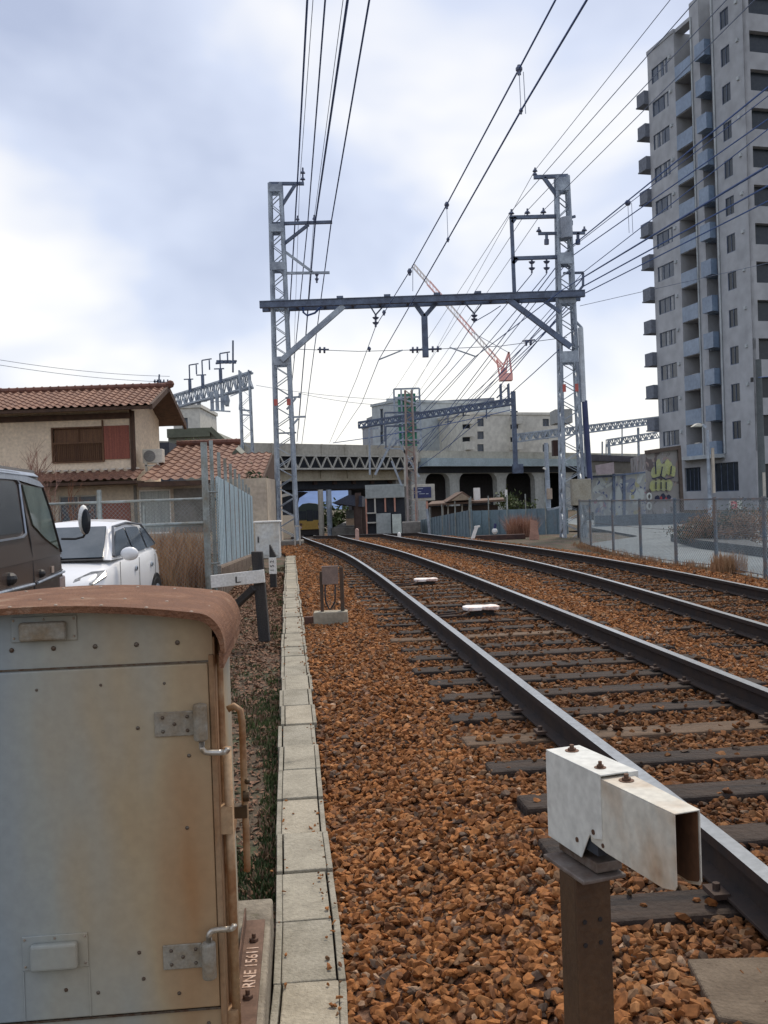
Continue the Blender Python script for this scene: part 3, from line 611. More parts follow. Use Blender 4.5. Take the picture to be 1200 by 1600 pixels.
# ================================================================ CATENARY PORTAL AND WIRES
PY = 36.0
def pa(px, py, d=0): return at(px, py, PY + d)
def mast(mb, X, Y, z0, z1, w0, w1, n, leg=.09, lace=.035, plates=(), mbp=None):
    c = [(-1, -1), (1, -1), (1, 1), (-1, 1)]
    P = lambda k, t: V((X + c[k][0] * (w0 + (w1 - w0) * t) / 2, Y + c[k][1] * (w0 + (w1 - w0) * t) / 2, z0 + (z1 - z0) * t))
    for k in range(4): mb.bar(P(k, 0), P(k, 1), leg)
    for i in range(n):
        t0, t1 = i / n, (i + 1) / n
        for k in range(4):
            q = (k + 1) % 4; a_, b_ = ((k, q), (q, k))[(i + (k > 1)) % 2]; mb.bar(P(a_, t0), P(b_, t1), lace, .025)
    m2 = mbp or mb
    for t0, t1 in plates:
        a = (w0 + (w1 - w0) * t0) / 2 + .05
        m2.box(X - a, X + a, Y - a - .01, Y - a + .02, z0 + (z1 - z0) * t0, z0 + (z1 - z0) * t1); m2.box(X - a, X + a, Y + a - .02, Y + a + .01, z0 + (z1 - z0) * t0, z0 + (z1 - z0) * t1)
portal = thing('catenary_portal', (1.8, PY, 0), 'grey lattice steel portal spanning both tracks with two tall masts and crossarms', 'catenary portal')
LX, RX = pa(440, 560).x, pa(887, 560).x
zL, zR = pa(431, 288).z, pa(878, 277).z
zt = lambda py, px=440: (pa(px, py).z)
mb = MB(); pl = [(zt(a) / zL, zt(b) / zL) for a, b in ((302, 291), (364, 352), (423, 411), (482, 468), (570, 557))]
mast(mb, LX, PY, -.1, zL, .70, .40, 36, .095, .06, plates=pl); mb.build('mast', steel, portal)
mb = MB(); pr = [(zt(b, 880) / zR, zt(a, 880) / zR) for a, b in ((280, 300), (345, 372), (395, 412), (455, 472), (545, 562))]
mast(mb, RX, PY, -.3, zR, .78, .40, 36, .095, .06, plates=pr); rm = mb.build('mast', steel, portal)
for X_ in (LX, RX):
    mb = MB(); pz = (635, 625) if X_ == LX else (614, 602); t_ = zt(pz[0], 880 if X_ == RX else 440), zt(pz[1], 880 if X_ == RX else 440); a_ = .31
    mb.box(X_ - a_, X_ - a_ + .14, PY - .36, PY - .33, *t_); mb.box(X_ + a_ - .14, X_ + a_, PY - .36, PY - .33, *t_); mb.build('painted_band', red_paint, portal)
mb = MB(); p, q = pa(408, 479), pa(910, 463); zc = (p.z + q.z) / 2
for d in (-.42, .42):
    mb.bar((p.x, PY + d, zc), (q.x, PY + d, zc), .14, .20)
mb.bar((p.x, PY - .42, zc + .11), (q.x, PY - .42, zc + .11), .20, .03); mb.bar((p.x, PY - .42, zc - .11), (q.x, PY - .42, zc - .11), .20, .03)
for k in range(12): x = p.x + .3 + (q.x - p.x - .6) * k / 11; mb.bar((x, PY - .42, zc), (x, PY + .42, zc), .1)
for px in (532, 605, 682, 745): x = pa(px, 470).x; mb.box(x - .12, x + .12, PY - .55, PY - .3, zc + .12, zc + .2)
beam = mb.build('beam', steel_dark, portal)
mb = MB(); mb.bar(pa(440, 563, -.4), pa(537, 478, -.4), .16, .2); mb.bar(pa(440, 563, .4), pa(537, 478, .4), .16, .2); mb.build('knee_brace', steel, portal)
mb = MB(); mb.bar(pa(892, 542, -.4), pa(793, 467, -.4), .16, .2); mb.bar(pa(892, 542, .4), pa(793, 467, .4), .16, .2); mb.bar(pa(876, 488, -.3), pa(850, 470, -.3), .1, .12); mb.build('knee_brace', steel_dark, portal)
def insul_stack(mb, p, q, r=.11, n=2, rod=.035):
    p = V(p); q = V(q); mb.tube(p, q, rod, n=6)
    for k in range(n):
        c = p + (q - p) * ((k + .7) / (n + .4)); d = (q - p).normalized(); mb.tube(c - d * .04, c + d * .03, r, r * .6, 8)
def arm(name, pts, w=.11, m_=steel_dark):
    mb = MB()
    for a, b in pts: mb.bar(a, b, w, w)
    return mb.build(name, m_, portal)
arm('crossarm', [(pa(421, 287), pa(475, 287)), (pa(438, 325), pa(461, 289))])
arm('crossarm', [(pa(424, 350), pa(519, 347)), (pa(440, 384), pa(482, 351))])
arm('crossarm', [(pa(440, 427), pa(515, 426)), (pa(441, 390), pa(488, 425))], .09, steel)
arm('small_bracket', [(pa(446, 622), pa(468, 620)), (pa(448, 640), pa(462, 622)), (pa(468, 622), pa(468, 614))], .07, steel)
arm('small_bracket', [(pa(450, 652), pa(478, 651)), (pa(452, 670), pa(466, 654))], .07, steel)
arm('small_bracket', [(pa(435, 677), pa(463, 676))], .06, steel)
mb = MB(); insul_stack(mb, pa(473, 286), pa(473, 262), .10, 2); mb.build('insulator', insul, portal)
for x, y in ((465, 347), (491, 346)): mb = MB(); insul_stack(mb, pa(x, y), pa(x, y - 10), .08, 1); mb.build('insulator', insul, portal)
mb = MB(); insul_stack(mb, pa(495, 425), pa(495, 442), .08, 2); mb.build('insulator', insul, portal)
# right mast arms
arm('crossarm', [(pa(834, 277), pa(887, 275)), (pa(850, 278), pa(872, 308))], .13)
arm('arm_frame', [(pa(796, 340), pa(875, 338)), (pa(799, 340), pa(804, 466)), (pa(802, 404), pa(892, 401)), (pa(800, 348), pa(806, 340)), (pa(801, 412), pa(808, 404))], .13)
arm('crossarm', [(pa(841, 365), pa(914, 364)), (pa(854, 366), pa(854, 374)), (pa(903, 364), pa(903, 374))], .10)
arm('crossarm', [(pa(880, 427), pa(912, 426)), (pa(911, 427), pa(911, 446)), (pa(911, 446), pa(900, 460))], .08)
arm('crossarm', [(pa(888, 341), pa(899, 338)), (pa(893, 345), pa(893, 352))], .09)
for x, y0, y1, nn_, r_ in ((836, 276, 262, 2, .10), (799, 338, 327, 1, .12), (824, 337, 326, 1, .12), (849, 336, 325, 1, .12), (831, 404, 427, 2, .13), (854, 403, 427, 2, .13), (842, 365, 355, 1, .11), (913, 364, 354, 1, .11)):
    mb = MB(); insul_stack(mb, pa(x, y0), pa(x, y1), r_, nn_); mb.build('insulator', insul, portal)
for (x, y) in ((854, 374), (903, 374)): mb = MB(); mb.tube(pa(x, y, -.1), pa(x, y + 8, -.1), .09, n=8); mb.build('insulator', insul, portal)
mb = MB(); mb.tube(pa(886, 372, -.42), pa(884, 340, -.42), .21, n=16); mb.build('pole_transformer', mat('grey_transformer', (.30, .34, .40), .5), portal)
# hangers below the beam
def hang(x0, x1, xm, y0, ym, y1, w, name='y_hanger', ins=False):
    mb = MB(); mb.bar(pa(x0, y0), pa(xm, ym), w); mb.bar(pa(x1, y0 - 1), pa(xm, ym), w)
    if ins:
        o = mb.build('insulator_hanger', steel_dark, portal); mb = MB(); insul_stack(mb, pa(xm, ym), pa(xm, y1), .13, 2, .04); mb.build('insulator', insul, o)
    else: mb.bar(pa(xm, ym), pa(xm + 2, y1), w * 1.5); mb.build(name, steel_dark, portal)
hang(648, 682, 663, 474, 495, 558, .15)
hang(577, 602, 587, 476, 492, 511, .05, ins=True); hang(726, 755, 741, 473, 490, 504, .05, ins=True)
mb = MB(); hp_ = [pa(473, 476), pa(474, 488), pa(480, 493), pa(492, 489), pa(502, 479)]; mb.path(hp_, .04, 6); mb.build('loop_cable', wire_m, portal)
# span wire with insulators and steady arms
mb = MB(); mb.path([pa(450, 545), pa(560, 549), pa(640, 547), pa(690, 545), pa(780, 541), pa(886, 527)], .012, 4)
sp_ = mb.build('span_wire', wire_thin, portal)
for xs_ in ((500,), (507,), (645,), (652,), (676,), (684,), (822,), (829,)):
    x = xs_[0]; y = float(np.interp(x, [450, 560, 640, 690, 780, 886], [545, 549, 547, 545, 541, 527])); mb = MB(); mb.tube(pa(x - 1.5, y), pa(x + 1.5, y), .12, n=8); mb.build('insulator', insul, portal)
mb = MB(); mb.tube(pa(640, 547), pa(690, 545), .04); mb.tube(pa(496, 546), pa(514, 546), .03); mb.tube(pa(816, 533), pa(836, 531), .03); mb.build('insulator_rod', steel_dark, portal)
mb = MB(); mb.bar(pa(592, 562), pa(629, 547), .045); mb.build('steady_arm', steel, portal)
mb = MB(); mb.bar(pa(743, 557), pa(703, 543), .045); mb.build('steady_arm', steel, portal)
# equipment on right mast
mb = MB(); a_, b_ = pa(893, 790, -.6), pa(921, 748, -.6); mb.box(a_.x, b_.x, PY - .85, PY - .45, a_.z, b_.z); mb.build('switch_box', mat('beige_steel_box', (.33, .31, .25), .6, c2=(.26, .23, .17), scale=2), portal, bevel=.02)
mb = MB(); mb.tube(pa(903, 792, -.6), pa(904, 850, -.6), .04); mb.path([pa(912, 792, -.6), pa(916, 810, -.6), pa(908, 828, -.6), pa(914, 856, -.6)], .05); mb.box(pa(910, 810).x, pa(921, 810).x, PY - .75, PY - .5, pa(915, 812).z, pa(915, 800).z); mb.build('cables', black, portal)
mb = MB(); mb.tube(pa(907, 512, -.3), pa(912, 628, -.3), .10); mb.build('conduit', mat('pale_conduit', (.50, .55, .60), .4), portal)
mb = MB(); mb.tube(pa(913.5, 626, -.3), pa(922, 750, -.3), .10); mb.build('conduit', mat('blue_conduit', (.02, .035, .12), .35), portal)
mb = MB(); mb.path([pa(896, 498), pa(903, 506), pa(909, 512)], .05); mb.bar(pa(905, 515), pa(916, 745), .06); mb.bar(pa(900, 548), pa(908, 535), .04); mb.bar(pa(903, 624), pa(914, 624), .05); mb.build('conduit_frame', steel, portal)
mb = MB(); mb.box(RX - .5, RX + 1.3, PY - .9, PY + .6, -.7, -.10); mb.build('footing', mat('tan_footing', (.36, .27, .19), .95, c2=(.25, .19, .14), scale=3, bump=.5), portal, bevel=.04)
mb = MB(); mb.box(LX - .5, LX + .55, PY - .6, PY + .6, -.6, .18); mb.build('footing', concrete_d, portal, bevel=.04)

# ---- wires
def wires(name, lab, cat, group, specs, extras=None):
    return
def sagline(p, q, sag, n=14): return [p + (q - p) * t + V((0, 0, -4 * sag * t * (1 - t))) for t in np.linspace(0, 1, n)]
def wire(near, mid, far, r, lab, grp, r2=None, name='overhead_wire', m_=None, marks=(), back=8, sag=.0):
    """near: pixel of the wire near the picture edge (same height as at the portal); mid: portal; far: (px,py,Y)"""
    pm = pa(*mid); pn = hz(near[0], near[1], pm.z); d = pn - pm; pe = pn + d.normalized() * back
    pts = [pe] + sagline(pn, pm, sag, 8)
    if far: pts += sagline(pm, at(*far), sag * .5, 8)[1:]
    mb = MB(); mb.path(pts, r, 5); o = mb.build(name, m_ or wire_m, None, label=lab, cat='overhead wire', group=grp, origin=pm); return pm, pn
G1 = 'feeder wires over the left edge of the track'; G2 = 'catenary wires above the tracks'; G3 = 'thin power wires over the right mast'; G4 = 'thick cables strung to the right mast'
wire((480, 0), (464.5, 287), (448, 560, 60), .030, 'leftmost and thickest feeder wire running down to the left mast', G1)
wire((489, 0), (468, 290), (459, 560, 60), .010, 'hair thin wire just right of the leftmost thick feeder', G1, m_=wire_thin)
wire((508, 0), (481, 347), (452, 640, 62), .022, 'second thick feeder wire from the left above the left mast arms', G1)
wire((536, 0), (490, 347), (467, 670, 75), .009, 'hair thin wire beside the third thick feeder', G1, m_=wire_thin)
wire((543, 0), (492.5, 347), (464, 690, 80), .032, 'third thick feeder wire from the left', G1)
wire((577, 0), (517.5, 347), (471, 697, 85), .024, 'rightmost feeder wire of the left bundle, over the arm tip', G1)
# catenary of the near track
def polywire(pts, r, lab, grp, m_=None, n=5, org=None):
    mb = MB(); mb.path(pts, r, n); return mb.build('overhead_wire', m_ or wire_m, None, label=lab, cat='overhead wire', group=grp, origin=org or pts[len(pts) // 2])
def towards(px, py, zz): return gp(px, py, zz)
a0 = pa(587, 510); ex = lambda n_, m_, k=8: n_ + (n_ - m_).normalized() * k
z1 = a0.z
c_a = [gp(868, 0, z1 + .0), gp(811, 108, z1 - .1), gp(698, 320, z1 - .25), gp(640, 424, z1 - .2)]
pts = [ex(c_a[0], c_a[1])] + c_a + [a0] + [at(557, 592, 50), at(515, 692, 78)]
o1 = polywire(pts, .0145, 'upper messenger wire of the near track, hung from the left insulator', G2)
b0 = pa(592, 562); z2 = b0.z
c_b = [gp(917, 0, z2), gp(814, 173, z2), gp(700, 374, z2)]
pts2 = [ex(c_b[0], c_b[1])] + c_b + [b0] + [at(565, 630, 50), at(523, 692, 74)]
o2 = polywire(pts2, .0145, 'contact wire of the near track, held by the left steady arm', G2)
def clampball(p, r, lab, par=None):
    mb = MB(); mb.sph(p, r, 10); mb.tube(p - V((0, 0, r * 1.6)), p + V((0, 0, r * 1.1)), r * .5)
    return mb.build('wire_clamp', insul, par)
clampball(c_a[1], .055, '', o1); clampball(c_a[2], .055, '', o1); clampball(c_a[3], .07, '', o1); clampball(at(577, 545, 41), .08, '', o1); clampball(pa(600, 488, -1.5), .07, '', o1)
clampball(c_b[1], .03, '', o2); clampball(c_b[2], .035, '', o2)
mb = MB(); mb.tube(c_a[1], c_b[1] , .006, n=4); mb.tube(c_a[1] + V((.08, .1, 0)), c_b[1] + V((.08, .1, 0)), .006, n=4); mb.tube(c_a[2], c_b[2] + (c_b[1] - c_b[2]) * 0, .006, n=4); mb.build('dropper', wire_thin, o1)
# catenary of the far track, from the right mast downwards
polywire([pa(782, 478, -1.5), pa(767, 488, -.6), pa(741, 503), at(700, 568, 42), at(622, 660, 60), at(590, 700, 70)], .016, 'messenger wire of the far track, hung from the right insulator', G2)
polywire([gp(1330, 180, pa(743, 557).z), pa(880, 452, -6), pa(743, 557), at(665, 640, 50), at(600, 712, 66)], .016, 'contact wire of the far track, held by the right steady arm', G2)
# thin lines on the right mast
wire((1047, 0), (836, 266), (640, 620, 90), .011, 'thin wire over the topmost insulator of the right mast', G3, m_=wire_thin)
wire((1088, 0), (799, 330), (596, 640, 90), .012, 'thin wire on the outermost insulator of the arm frame', G3, m_=wire_thin)
wire((1135, 0), (824, 329), (610, 660, 90), .012, 'thin wire on the middle insulator of the arm frame', G3, m_=wire_thin)
wire((1179, 0), (849, 329), (622, 660, 90), .012, 'thin wire on the innermost insulator of the arm frame', G3, m_=wire_thin)
wire((1200, 136), (893, 385), (640, 722, 75), .022, 'highest thick cable on the right, carrying a round ball near the tower', G4)
wire((1200, 150), (895, 386), None, .012, 'thinner cable just below the highest one on the right', G4)
wire((1200, 186), (894, 400), (648, 715, 75), .018, 'third cable from the top on the right side of the mast', G4)
wire((1200, 202), (912, 425), (665, 705, 78), .014, 'fourth cable from the top reaching the short bracket', G4)
wire((1200, 260), (912, 433), (690, 690, 80), .024, 'fifth cable from the top reaching the short bracket', G4)
wire((1200, 290), (912, 447), (700, 700, 80), .024, 'next to lowest thick cable on the right', G4)
wire((1200, 314), (914, 458), (620, 740, 75), .020, 'lowest thick cable on the right', G4)
polywire([gp(1400, 352, pa(906, 478).z), gp(1200, 411, pa(906, 478).z), pa(906, 478)], .010, 'thin dashed looking wire below the thick cables on the right', G4, wire_thin)
pz = pa(893, 385).z; c_ = gp(981, 317, pz); d_ = gp(983, 364, pa(912, 425).z)
mb = MB(); mb.sph(c_, .10, 10); mb.tube(c_, d_, .008, n=4); mb.tube(c_ + V((.12, 0, 0)), d_ + V((.12, 0, 0)), .008, n=4); mb.build('cable_spacer', insul, None, label='round ball clamp with thin dropper on the highest right cable', cat='wire clamp')
for (a_, b_, Yb, lab) in (((831, 428), (600, 690), 75, 'cable from the left hanging insulator of the arm frame'), ((854, 428), (612, 700), 75, 'cable from the right hanging insulator of the arm frame'), ((880, 480), (640, 700), 70, 'upper cable leaving the right mast below the beam'), ((876, 495), (705, 655), 70, 'cable leaving the right mast level with the brace'), ((875, 545), (640, 740), 66, 'lowest cable leaving the right mast below the brace')):
    polywire(sagline(pa(*a_), at(*b_, Yb), .25, 10), .018, lab, 'cables fanning down from the right mast')
# distant lines across the sky
polywire(sagline(at(-60, 552, 60), at(265, 588, 75), .3), .018, 'upper faint line crossing the sky above the tiled house', 'faint lines crossing the sky', wire_thin)
polywire(sagline(at(-60, 560, 60), at(270, 597, 75), .3), .018, 'lower faint line crossing the sky above the tiled house', 'faint lines crossing the sky', wire_thin)
polywire(sagline(at(400, 602, 90), at(640, 625, 90), .3), .02, 'upper faint line crossing behind the left mast', 'faint lines crossing the sky', wire_thin)
polywire(sagline(at(470, 615, 90), at(640, 634, 90), .3), .02, 'lower faint line crossing behind the left mast', 'faint lines crossing the sky', wire_thin)
polywire(sagline(at(520, 692, 76), at(800, 640, 76), .2), .03, 'cable rising from the viaduct to the dark pole', 'faint lines crossing the sky')

# ================================================================ BACKGROUND
def frame2(A, B): return Frame((A[0], A[1], 0), (B[0] - A[0], B[1] - A[1]))
def uz(Fr, px, py):
    s, z = onplane(px, py, Fr.o, Fr.o + Fr.u); return s, z
def window(parent, Fr, x0, x1, z0, z1, dep=.12, mt=None, mull=1, fr=None, name='window', fw=.05):
    mb = MB()
    mb.fb(Fr, x0, x1, dep + .02, dep + .04, z0, z1); o = mb.build(name, mt or glass_m, parent)
    mb = MB(); f = fw
    mb.fb(Fr, x0, x0 + f, dep - .03, dep + .018, z0, z1); mb.fb(Fr, x1 - f, x1, dep - .03, dep + .018, z0, z1); mb.fb(Fr, x0 + f, x1 - f, dep - .03, dep + .018, z0, z0 + f); mb.fb(Fr, x0 + f, x1 - f, dep - .03, dep + .018, z1 - f, z1)
    for k in range(mull): x = x0 + (x1 - x0) * (k + 1) / (mull + 1); mb.fb(Fr, x - f * .4, x + f * .4, dep - .02, dep + .016, z0 + f, z1 - f)
    mb.build('frame', fr or steel_dark, o); return o

# hills and far trees behind the station
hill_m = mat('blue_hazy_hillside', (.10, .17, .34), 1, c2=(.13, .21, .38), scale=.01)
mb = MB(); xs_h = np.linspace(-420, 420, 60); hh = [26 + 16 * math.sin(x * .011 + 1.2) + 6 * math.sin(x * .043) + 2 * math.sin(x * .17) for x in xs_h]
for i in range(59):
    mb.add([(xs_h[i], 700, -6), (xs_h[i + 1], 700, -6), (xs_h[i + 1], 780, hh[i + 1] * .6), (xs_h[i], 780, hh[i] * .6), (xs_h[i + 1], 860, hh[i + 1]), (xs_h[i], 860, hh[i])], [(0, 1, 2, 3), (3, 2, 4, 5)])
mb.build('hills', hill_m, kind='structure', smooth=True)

leaf_g = mat('leaf_green', (.055, .085, .028), .8, c2=(.10, .12, .04), scale=1.2)
leaf_d = mat('leaf_dark_green', (.03, .05, .022), .8, c2=(.06, .08, .03), scale=1.2)
leaf_br = mat('dry_leaf_brown', (.22, .12, .06), .9, c2=(.30, .17, .09), scale=2)
bark = mat('bark', (.10, .075, .055), .9)
def crown(mb, c, rx, ry, rz, n, s, rng):
    cl = [(rng.gauss(0, .42), rng.gauss(0, .42), rng.gauss(0, .42)) for _ in range(max(6, n // 60))]
    for i in range(n):
        b_ = rng.choice(cl); p = V((c[0] + (b_[0] + rng.gauss(0, .22)) * rx, c[1] + (b_[1] + rng.gauss(0, .22)) * ry, c[2] + (b_[2] + rng.gauss(0, .22)) * rz))
        if p.z < c[2] - rz: p.z = c[2] - rz * rng.random()
        a = V((rng.gauss(0, 1), rng.gauss(0, 1), rng.gauss(0, 1))).normalized() * s; b2 = V((rng.gauss(0, 1), rng.gauss(0, 1), rng.gauss(0, 1))).normalized() * s * .6
        mb.add([p - a, p + b2, p + a, p - b2], [(0, 1, 2, 3)])
def bush(name, c, r, n, s, mt, lab, cat, group=None, seed=1, stems=5):
    rng = random.Random(seed); t = thing(name, (c[0], c[1], c[2] - r[2]), lab, cat, group)
    mb = MB(); crown(mb, c, *r, n, s, rng); mb.build('foliage', mt, t)
    mb = MB()
    for k in range(stems):
        x, y = c[0] + rng.uniform(-.4, .4) * r[0], c[1] + rng.uniform(-.4, .4) * r[1]
        mb.tube((c[0] + (x - c[0]) * .3, c[1] + (y - c[1]) * .3, c[2] - r[2] - .1), (x, y, c[2] + r[2] * .5), .03 * max(1, r[0]), .01, 5)
    mb.build('stem', bark, t); return t

# ---- viaduct
VA, VB = (-22.0, 65.5), (31.4, 115.0)
VF = frame2(VA, VB); VL = (V(VB) - V(VA)).length if False else math.hypot(VB[0] - VA[0], VB[1] - VA[1])
def vz(px, py): return uz(VF, px, py)
via = thing('railway_viaduct', (VF.p(VL / 2, 5, 0)[0], VF.p(VL / 2, 5, 0)[1], -2), 'long pale concrete elevated railway viaduct crossing the whole background', 'viaduct')
us_, _ = vz(652, 705); _, zpt = vz(400, 692); _, zpb = vz(400, 711); _, zgt = vz(500, 733); _, zgb = vz(500, 750)
_, zpt2 = vz(800, 706)
zd = zpb
mb = MB(); mb.fb(VF, -60, us_, 0, .25, zpb, zpt); mb.fb(VF, us_ + .01, VL + 25, 0, .25, zpt2 - 1.05, zpt2)
for k in range(60):
    u = -55 + k * 2.6
    if u < us_: mb.fb(VF, u, u + .14, -.10, -.002, zpb, zpt + .01)
mb.fb(VF, -60, us_, 10, 10.25, zpb, zpt); mb.fb(VF, us_, VL + 25, 10, 10.25, zpt2 - 1.05, zpt2)
mb.build('parapet', concrete_l, via)
mb = MB(); mb.fb(VF, -60, us_, .3, 9.9, zgt - .05, zpb + .1); mb.fb(VF, us_ + .01, VL + 25, .3, 9.9, zpt2 - 2.1, zpt2 - 1.06); mb.fb(VF, us_ - 30, us_, 1.4, 9.5, zgb - .75, zgt - .06); mb.build('deck_and_shade', shade_dark, via)  # lowest box added as a dark band standing for shade beneath the deck
tan_g = mat('cream_girder', (.42, .38, .29), .85, c2=(.33, .29, .21), scale=.6, stretch=(1, 1, .2))
mb = MB(); mb.fb(VF, us_ - 30, us_ - .6, .8, 1.1, zgb, zgt); mb.fb(VF, us_ - 30, us_ - .6, .6, 1.3, zgb - .05, zgb + .12); mb.fb(VF, us_ - 30, us_ - .6, 9.0, 9.3, zgb, zgt)
for k in range(10): mb.fb(VF, us_ - 29 + k * 3, us_ - 28.9 + k * 3, .68, .8, zgb, zgt)
mb.build('girder', tan_g, via)
brown_u = mat('dark_brown_underside', (.07, .045, .04), .9)  # very dark brown for the beams beneath the viaduct
mb = MB()
for k in range(14): mb.fb(VF, us_ - 29 + k * 2.2, us_ - 28.6 + k * 2.2, 1.2, 9, zgb - .35, zgb + .2)
mb.build('cross_beam', brown_u, via)
truss_m = mat('pale_steel_truss', (.50, .49, .44), .6, .1)
u0t, _ = vz(405, 720); u1t, _ = vz(645, 720); ztt = zpb - .03; ztb = zgt + .02
mb = MB(); mb.bar(VF.p(u0t, -.25, ztt), VF.p(u1t, -.25, ztt), .12); mb.bar(VF.p(u0t, -.25, ztb), VF.p(u1t, -.25, ztb), .14); nT = 14
for k in range(nT):
    ua = u0t + (u1t - u0t) * k / nT; ub = u0t + (u1t - u0t) * (k + 1) / nT; um = (ua + ub) / 2
    mb.bar(VF.p(ua, -.25, ztb), VF.p(um, -.25, ztt), .12); mb.bar(VF.p(um, -.25, ztt), VF.p(ub, -.25, ztb), .12)
mb.build('walkway_truss', truss_m, via)
fas = mat('pale_blue_fascia', (.42, .52, .56), .7, c2=(.34, .43, .47), scale=.8)
uf0, zf1 = vz(657, 716); uf1, zf0 = vz(892, 730); _, zf0 = vz(760, 729); _, zf1 = vz(760, 717)
mb = MB(); mb.fb(VF, uf0, VL + 25, -.9, .28, zf0, zf1); mb.build('fascia', fas, via)
# rigid frame with arched openings
_, zat = vz(760, 739); holes = []
wallF = Frame(VF.p(0, .5, 0), VF.u)
ops = [(665, 703), (718, 777), (791, 836), (851, 884), (893, 925)]
mb = MB(); zb_ = -3.0; zt_ = zf0
cs = []
for a_, b_ in ops: cs.append((uz(wallF, a_, 760)[0], uz(wallF, b_, 760)[0]))
edges = [us_ - .4] + [q for c in cs for q in c] + [VL + 25]
for i in range(0, len(edges), 2): mb.fb(wallF, edges[i], edges[i + 1], 0, .6, zb_, zt_)
for (a_, b_) in cs:
    r_ = .85; pts = [(a_, zt_ + .001), (a_, zat - r_)] + [(a_ + r_ * (1 - math.cos(t)), zat - r_ * (1 - math.sin(t))) for t in np.linspace(.2, 1.57, 5)] + [(b_ - r_ * (1 - math.cos(t)), zat - r_ * (1 - math.sin(t))) for t in np.linspace(1.57, .2, 5)] + [(b_, zat - r_), (b_, zt_ + .001)]
    mb.prism([wallF.p(x, 0.01, z) for x, z in pts], wallF.v * .58)
mb.build('arched_frame', mat('pale_blue_concrete', (.50, .52, .50), .9, c2=(.38, .40, .39), scale=.5, stretch=(1, 1, .3)), via)
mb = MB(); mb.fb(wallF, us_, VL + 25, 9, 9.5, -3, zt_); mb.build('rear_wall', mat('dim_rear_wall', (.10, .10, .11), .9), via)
mb = MB(); mb.fb(wallF, us_ - 2.2, us_ - .41, 0.2, 1.4, -3.2, zgb - .06); mb.build('pier', concrete_d, via); mb = MB(); mb.fb(wallF, us_ - 31, us_ - 28.5, 0.2, 1.4, -3.2, zgb - .06); mb.build('pier', concrete_d, via)

# ---- overhead gantries standing on the viaduct
def truss(mb, p, q, h, n, w=.12, dw=.07, depth=.8):
    p, q = V(p), V(q); dd = V((0, depth, 0))
    for o in (V((0, 0, 0)), dd):
        mb.bar(p + o, q + o, w); mb.bar(p + o + V((0, 0, h)), q + o + V((0, 0, h)), w)
        for k in range(n):
            a = p + (q - p) * k / n + o; b = p + (q - p) * (k + 1) / n + o; m = (a + b) / 2
            mb.bar(a, m + V((0, 0, h)), dw); mb.bar(m + V((0, 0, h)), b, dw); mb.bar(a, a + V((0, 0, h)), dw)
g1 = thing('overhead_gantry', at(386, 705, 71), 'blue grey lattice gantry with insulators rising behind the tiled house', 'overhead gantry')
mb = MB(); pA, pB = at(240, 645, 92), at(393, 604, 71); truss(mb, pA, pB, 1.1, 16, .14, .08); mb.build('beam', steel, g1)
mb = MB(); c_ = at(386, 720, 71); t_ = at(383, 578, 71); mast(mb, c_.x, 71.4, 2.5, t_.z, .8, .7, 14, .12, .06); mb.build('column', steel, g1)
for px, py, Y in ((297, 609, 82), (317, 603, 79), (345, 594, 76)):
    mb = MB(); b_ = at(px, py, Y); mb.box(b_.x - .12, b_.x + .12, Y - .1, Y + .1, b_.z - .2, b_.z + .9); mb.bar(b_ + V((-.5, 0, .9)), b_ + V((.3, 0, .9)), .09); mb.bar(b_ + V((0, 0, .8)), b_ + V((0, 0, 2.1)), .10); mb.bar(b_ + V((0, 0, 2.1)), b_ + V((.8, 0, 2.2)), .09); mb.bar(b_ + V((.6, 0, 2.1)), b_ + V((.6, 0, 1.3)), .10); mb.build('insulator_bracket', steel_dark, g1)
mb = MB(); b0_ = at(366, 590, 74); mb.tube(at(364, 582, 74), at(364, 532, 74), .07); mb.bar(at(337, 568, 74), at(370, 564, 74), .13)
for x in (341, 347, 353, 359, 366): mb.tube(at(x, 568, 74), at(x, 563, 74), .16, n=6)
mb.build('lightning_rod', steel_dark, g1)
mb = MB()
for x0, x1, y0, y1 in ((329, 331, 612, 642), (337, 339, 610, 642), (345, 347, 608, 642), (352, 355, 618, 635)): a_, b_ = at(x0, y1, 75), at(x1, y0, 75); mb.box(a_.x, b_.x + .1, 75, 75.2, a_.z, b_.z)
mb.bar(at(328, 641, 75), at(360, 643, 75), .10); mb.bar(at(330, 628, 75), at(352, 627, 75), .06); mb.sph(at(354, 626, 75), .45, 8, (.6, .3, 1)); mb.bar(at(377, 603, 71.5), at(374, 640, 71.5), .10); mb.bar(at(374, 640, 71.5), at(392, 642, 71.5), .12); mb.bar(at(378, 612, 71), at(360, 619, 71), .06); mb.bar(at(377, 648, 71), at(392, 649, 71), .1); mb.bar(at(292, 630, 84), at(323, 627, 80), .06); mb.bar(at(310, 617, 82), at(311, 632, 82), .3)
mb.build('signal_frame', steel, g1)
g2 = thing('overhead_gantry', at(805, 735, 94), 'dark truss gantry on the viaduct running from the central mast to a dark pole', 'overhead gantry')
mb = MB(); truss(mb, at(560, 668, 100), at(803, 631, 94), .55, 26, .15, .10); mb.build('beam', steel_dark, g2)
mb = MB(); a_ = at(803, 735, 94); b_ = at(808, 611, 94); mb.box(a_.x, a_.x + .42, 94, 94.5, a_.z, b_.z); mb.box(a_.x - .1, a_.x + .9, 93.8, 94.6, a_.z - .3, a_.z + .6); mb.build('pole', steel_dark, g2)
mb = MB()
for x, y in ((640, 650), (700, 648), (760, 640)): mb.bar(at(x, y, 95), at(x, y + 14, 95), .12); mb.bar(at(x - 5, y + 12, 95), at(x + 6, y + 10, 95), .10)
mb.build('hanger', steel_dark, g2)
g3 = thing('overhead_gantry', at(880, 700, 100), 'short truss gantry between the dark pole and the right mast', 'overhead gantry')
